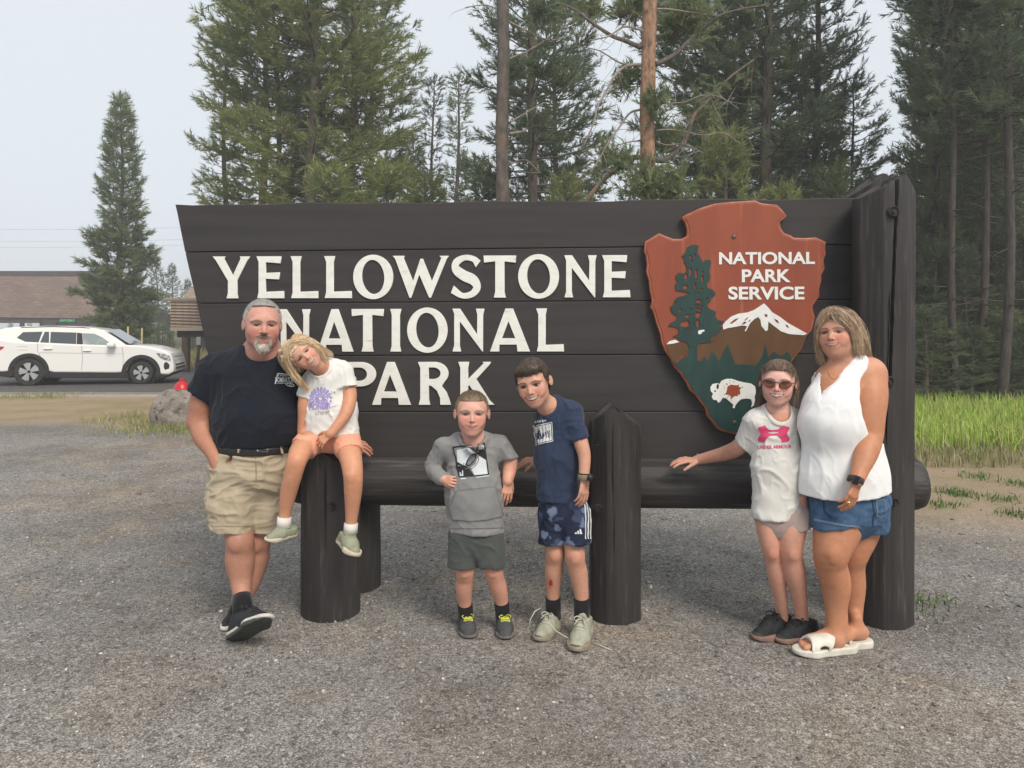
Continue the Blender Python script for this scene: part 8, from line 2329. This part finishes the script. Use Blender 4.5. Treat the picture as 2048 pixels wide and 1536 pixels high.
        for p, q in ((A_, C_), (C_, B_)):
            n = np.array([q.z - p.z, -(q.x - p.x)]); n = n / np.linalg.norm(n)
            if (mid[0] - p.x) * n[0] + (mid[1] - p.z) * n[1] > 0: n = -n
            h_ = (X - p.x) * n[0] + (Z - p.z) * n[1]
            out = h_ if out is None else np.maximum(out, h_)
        return smax(D, -np.maximum(out, np.minimum(Y - 3.85, zc_ - Z)), .012)
    T.custom(straps)
    def hem(D, X, Y, Z):
        x0 = P(1597, 980, 3.78).x; x1 = P(1780, 980, 3.78).x; s_ = np.clip((X - x0) / (x1 - x0), 0, 1)
        zl = P(1690, 990, 3.75).z; h_ = zl + .02 * np.sin(s_ * pi * 1.1 + .2) * 0 + .03 * (s_ - .3) ** 2 * 2 - .012
        return smax(D, h_ - Z, .005)
    T.custom(hem)
    cl = Cloth(T, .0038, (12, 12, 6), 51, .7); cl.build("sleeveless_top", cloth_mat("white_top", (.80, .80, .80), .04, weave=300), root, .0062)
    # denim shorts
    K = Fig(); K.c((1692, 975, 3.825), (1695, 1005, 3.825), 72, 76, .04, flat=.82)
    for a, b, r1, r2, cp, nx in (((1680, 1005, 3.81), (1674, 1065, 3.785), 57, 52, (1674, 1047, 3.78), .20), ((1724, 1005, 3.88), (1726, 1065, 3.87), 54, 48, (1726, 1058, 3.87), -.05)):
        lg = Fig(); lg.c(a, b, r1, r2, .02, flat=1.0); lg.cut(cp, nx, 1); K.join(lg, .02)
    denim = mat("denim", (.040, .085, .165), (.075, .135, .225), rough=.85, scale=(22, 22, 22), bump=.35, bscale=(500, 500, 200), bdist=.001, spec=.15)
    ck = Cloth(K, .006, (9, 9, 12), 61, .75); ck.build("denim_shorts", denim, root, .0062)
    dst = mat("denim_stitch", (.16, .22, .30), rough=.9); dsh = mat("denim_seam", (.02, .045, .09), rough=.9)
    ck.decal("hem", poly2d([(1629, 1037), (1672, 1046), (1722, 1053), (1722, 1056), (1672, 1050), (1629, 1041)]), dst, 6, .003)
    ck.decal("seam", poly2d([(1742, 992), (1744, 992), (1750, 1030), (1746, 1052), (1743, 1052), (1747, 1030)]), dsh, 6, .003)
    ck.decal("seam", poly2d([(1646, 1000), (1648.5, 1000), (1650, 1020), (1664, 1034), (1662, 1036), (1647, 1021)]), dsh, 6, .003)
    ck.decal("back_pocket", poly2d([(1752, 1000), (1770, 998), (1771, 1030), (1762, 1036), (1753, 1032)], [(1754, 1002), (1768.5, 1000), (1769.5, 1029), (1762, 1034), (1755, 1030.5)]), dst, 6, .003)
    # slides
    wh = mat("slide_white", (.70, .68, .60), (.58, .55, .47), rough=.6, scale=(25, 25, 25))
    def slide(heel, toe):
        h_, t_ = np.array(heel), np.array(toe); d = t_ - h_; L = np.linalg.norm(d); d /= L; up = np.array([0, 0, 1.0]); sd = np.cross(d, up); w_ = L * .37
        W = lambda a, b, c: h_ + d * a * L + sd * b * w_ + up * c
        so = Sdf()
        for a, b, ra, rb in ((.13, .45, .44, .43), (.45, .72, .43, .50), (.72, .86, .50, .40)): so.cone(W(a, 0, .02), W(b, 0, .02), ra * w_, rb * w_, .02, flat=6, fdir=up)
        so.plane(W(0, 0, .036), up, .008)
        def bot(D, X, Y, Z):
            a = ((X - h_[0]) * d[0] + (Y - h_[1]) * d[1]) / L
            return smax(D, np.clip(a - .7, 0, 1) ** 2 * .16 - (Z - h_[2]), .008)
        so.custom(bot)
        so.cone(W(.2, 0, .055), W(.7, 0, .055), .30 * w_, .40 * w_, .012, flat=.6, fdir=up, op='s')
        V, F = mesh_sdf(so, .004); o = link("slide_sandal", raw_mesh("slide_sandal", V - np.array(root.location), F, True), wh, root)
        st = Sdf(); st.cone(W(.34, 0, .045), W(.78, 0, .03), .50 * w_, .50 * w_, .01, flat=.95, fdir=up)
        st.plane(W(.40, 0, .08), -d * .85 - up * .5, .004); st.plane(W(.80, 0, .05), d * .9 + up * .35, .004); st.plane(W(0, 0, .02), -up, .004)
        st.cone(W(.24, 0, .036), W(.9, 0, .022), .46 * w_, .46 * w_, .008, flat=.86, fdir=up, op='s')
        for b in (-.5, .5): st.ell(W(.60, b, .045), (.022, .022, .010), .006, None, 's')
        V, F = mesh_sdf(st, .003)
        if len(F): link("strap", raw_mesh("strap", V - np.array(root.location), F, True), wh, o)
    slide(gp(1708, 1300), gp(1587, 1311)); slide(gp(1740, 1291), gp(1636, 1300))
    # watch, ring, necklace
    wp = PP((1711, 960, 3.58)); wd = PP((1700, 1000, 3.56)) - PP((1720, 925, 3.61)); wd /= np.linalg.norm(wd)
    M_wb = mat("watch_band_dark", (.05, .042, .038), rough=.6); M_wf = mat("watch_glass", (.012, .012, .015), rough=.12, spec=.6)
    tube_part("watch_band", [wp - wd * .014, wp - wd * .012, wp + wd * .012, wp + wd * .014], [RP(14, 3.58), RP(16, 3.58), RP(16, 3.58), RP(14, 3.58)], M_wb, root)
    bm = bmesh.new(); add_box(bm, (-.019, -.006, -.022), (.019, .006, .022), .005, 3)
    bo_ = bm_obj("watch_face", bm, M_wf, root, smooth=True); bo_.location = Vector(PP((1712, 960, 3.545))) - root.location; bo_.rotation_euler = (radians(10), radians(18), radians(25))
    tube_part("ring", [t1[2] * 0 + PP((1697, 1003, 3.545)), PP((1696.6, 1005.5, 3.545))], RP(4.6, 3.55), mat("gold", (.85, .62, .3), rough=.25, metallic=1), root, 10)
    nk = [PP((1707, 735, 3.77)), PP((1690, 748, 3.72)), PP((1668, 757, 3.715)), PP((1661, 753, 3.72)), PP((1655, 742, 3.76))]
    q3 = lambda p: p
    pts = []
    for a, b in zip(nk[:-1], nk[1:]):
        for t in np.linspace(0, 1, 8)[:-1]: pts.append(a + (b - a) * t)
    pts = np.array(pts)
    for _ in range(30):      # settle on the skin
        dd = B.at(pts); e = .002; N = np.stack([B.at(pts + e * np.eye(3)[i]) - B.at(pts - e * np.eye(3)[i]) for i in range(3)], 1); N /= np.linalg.norm(N, axis=1)[:, None] + 1e-9
        pts = pts - N * (dd - .0015)[:, None] * .7
    tube_part("necklace", list(pts), .0012, mat("gold2", (.8, .58, .28), rough=.25, metallic=1), root, 5)
make_girl2(); make_woman()
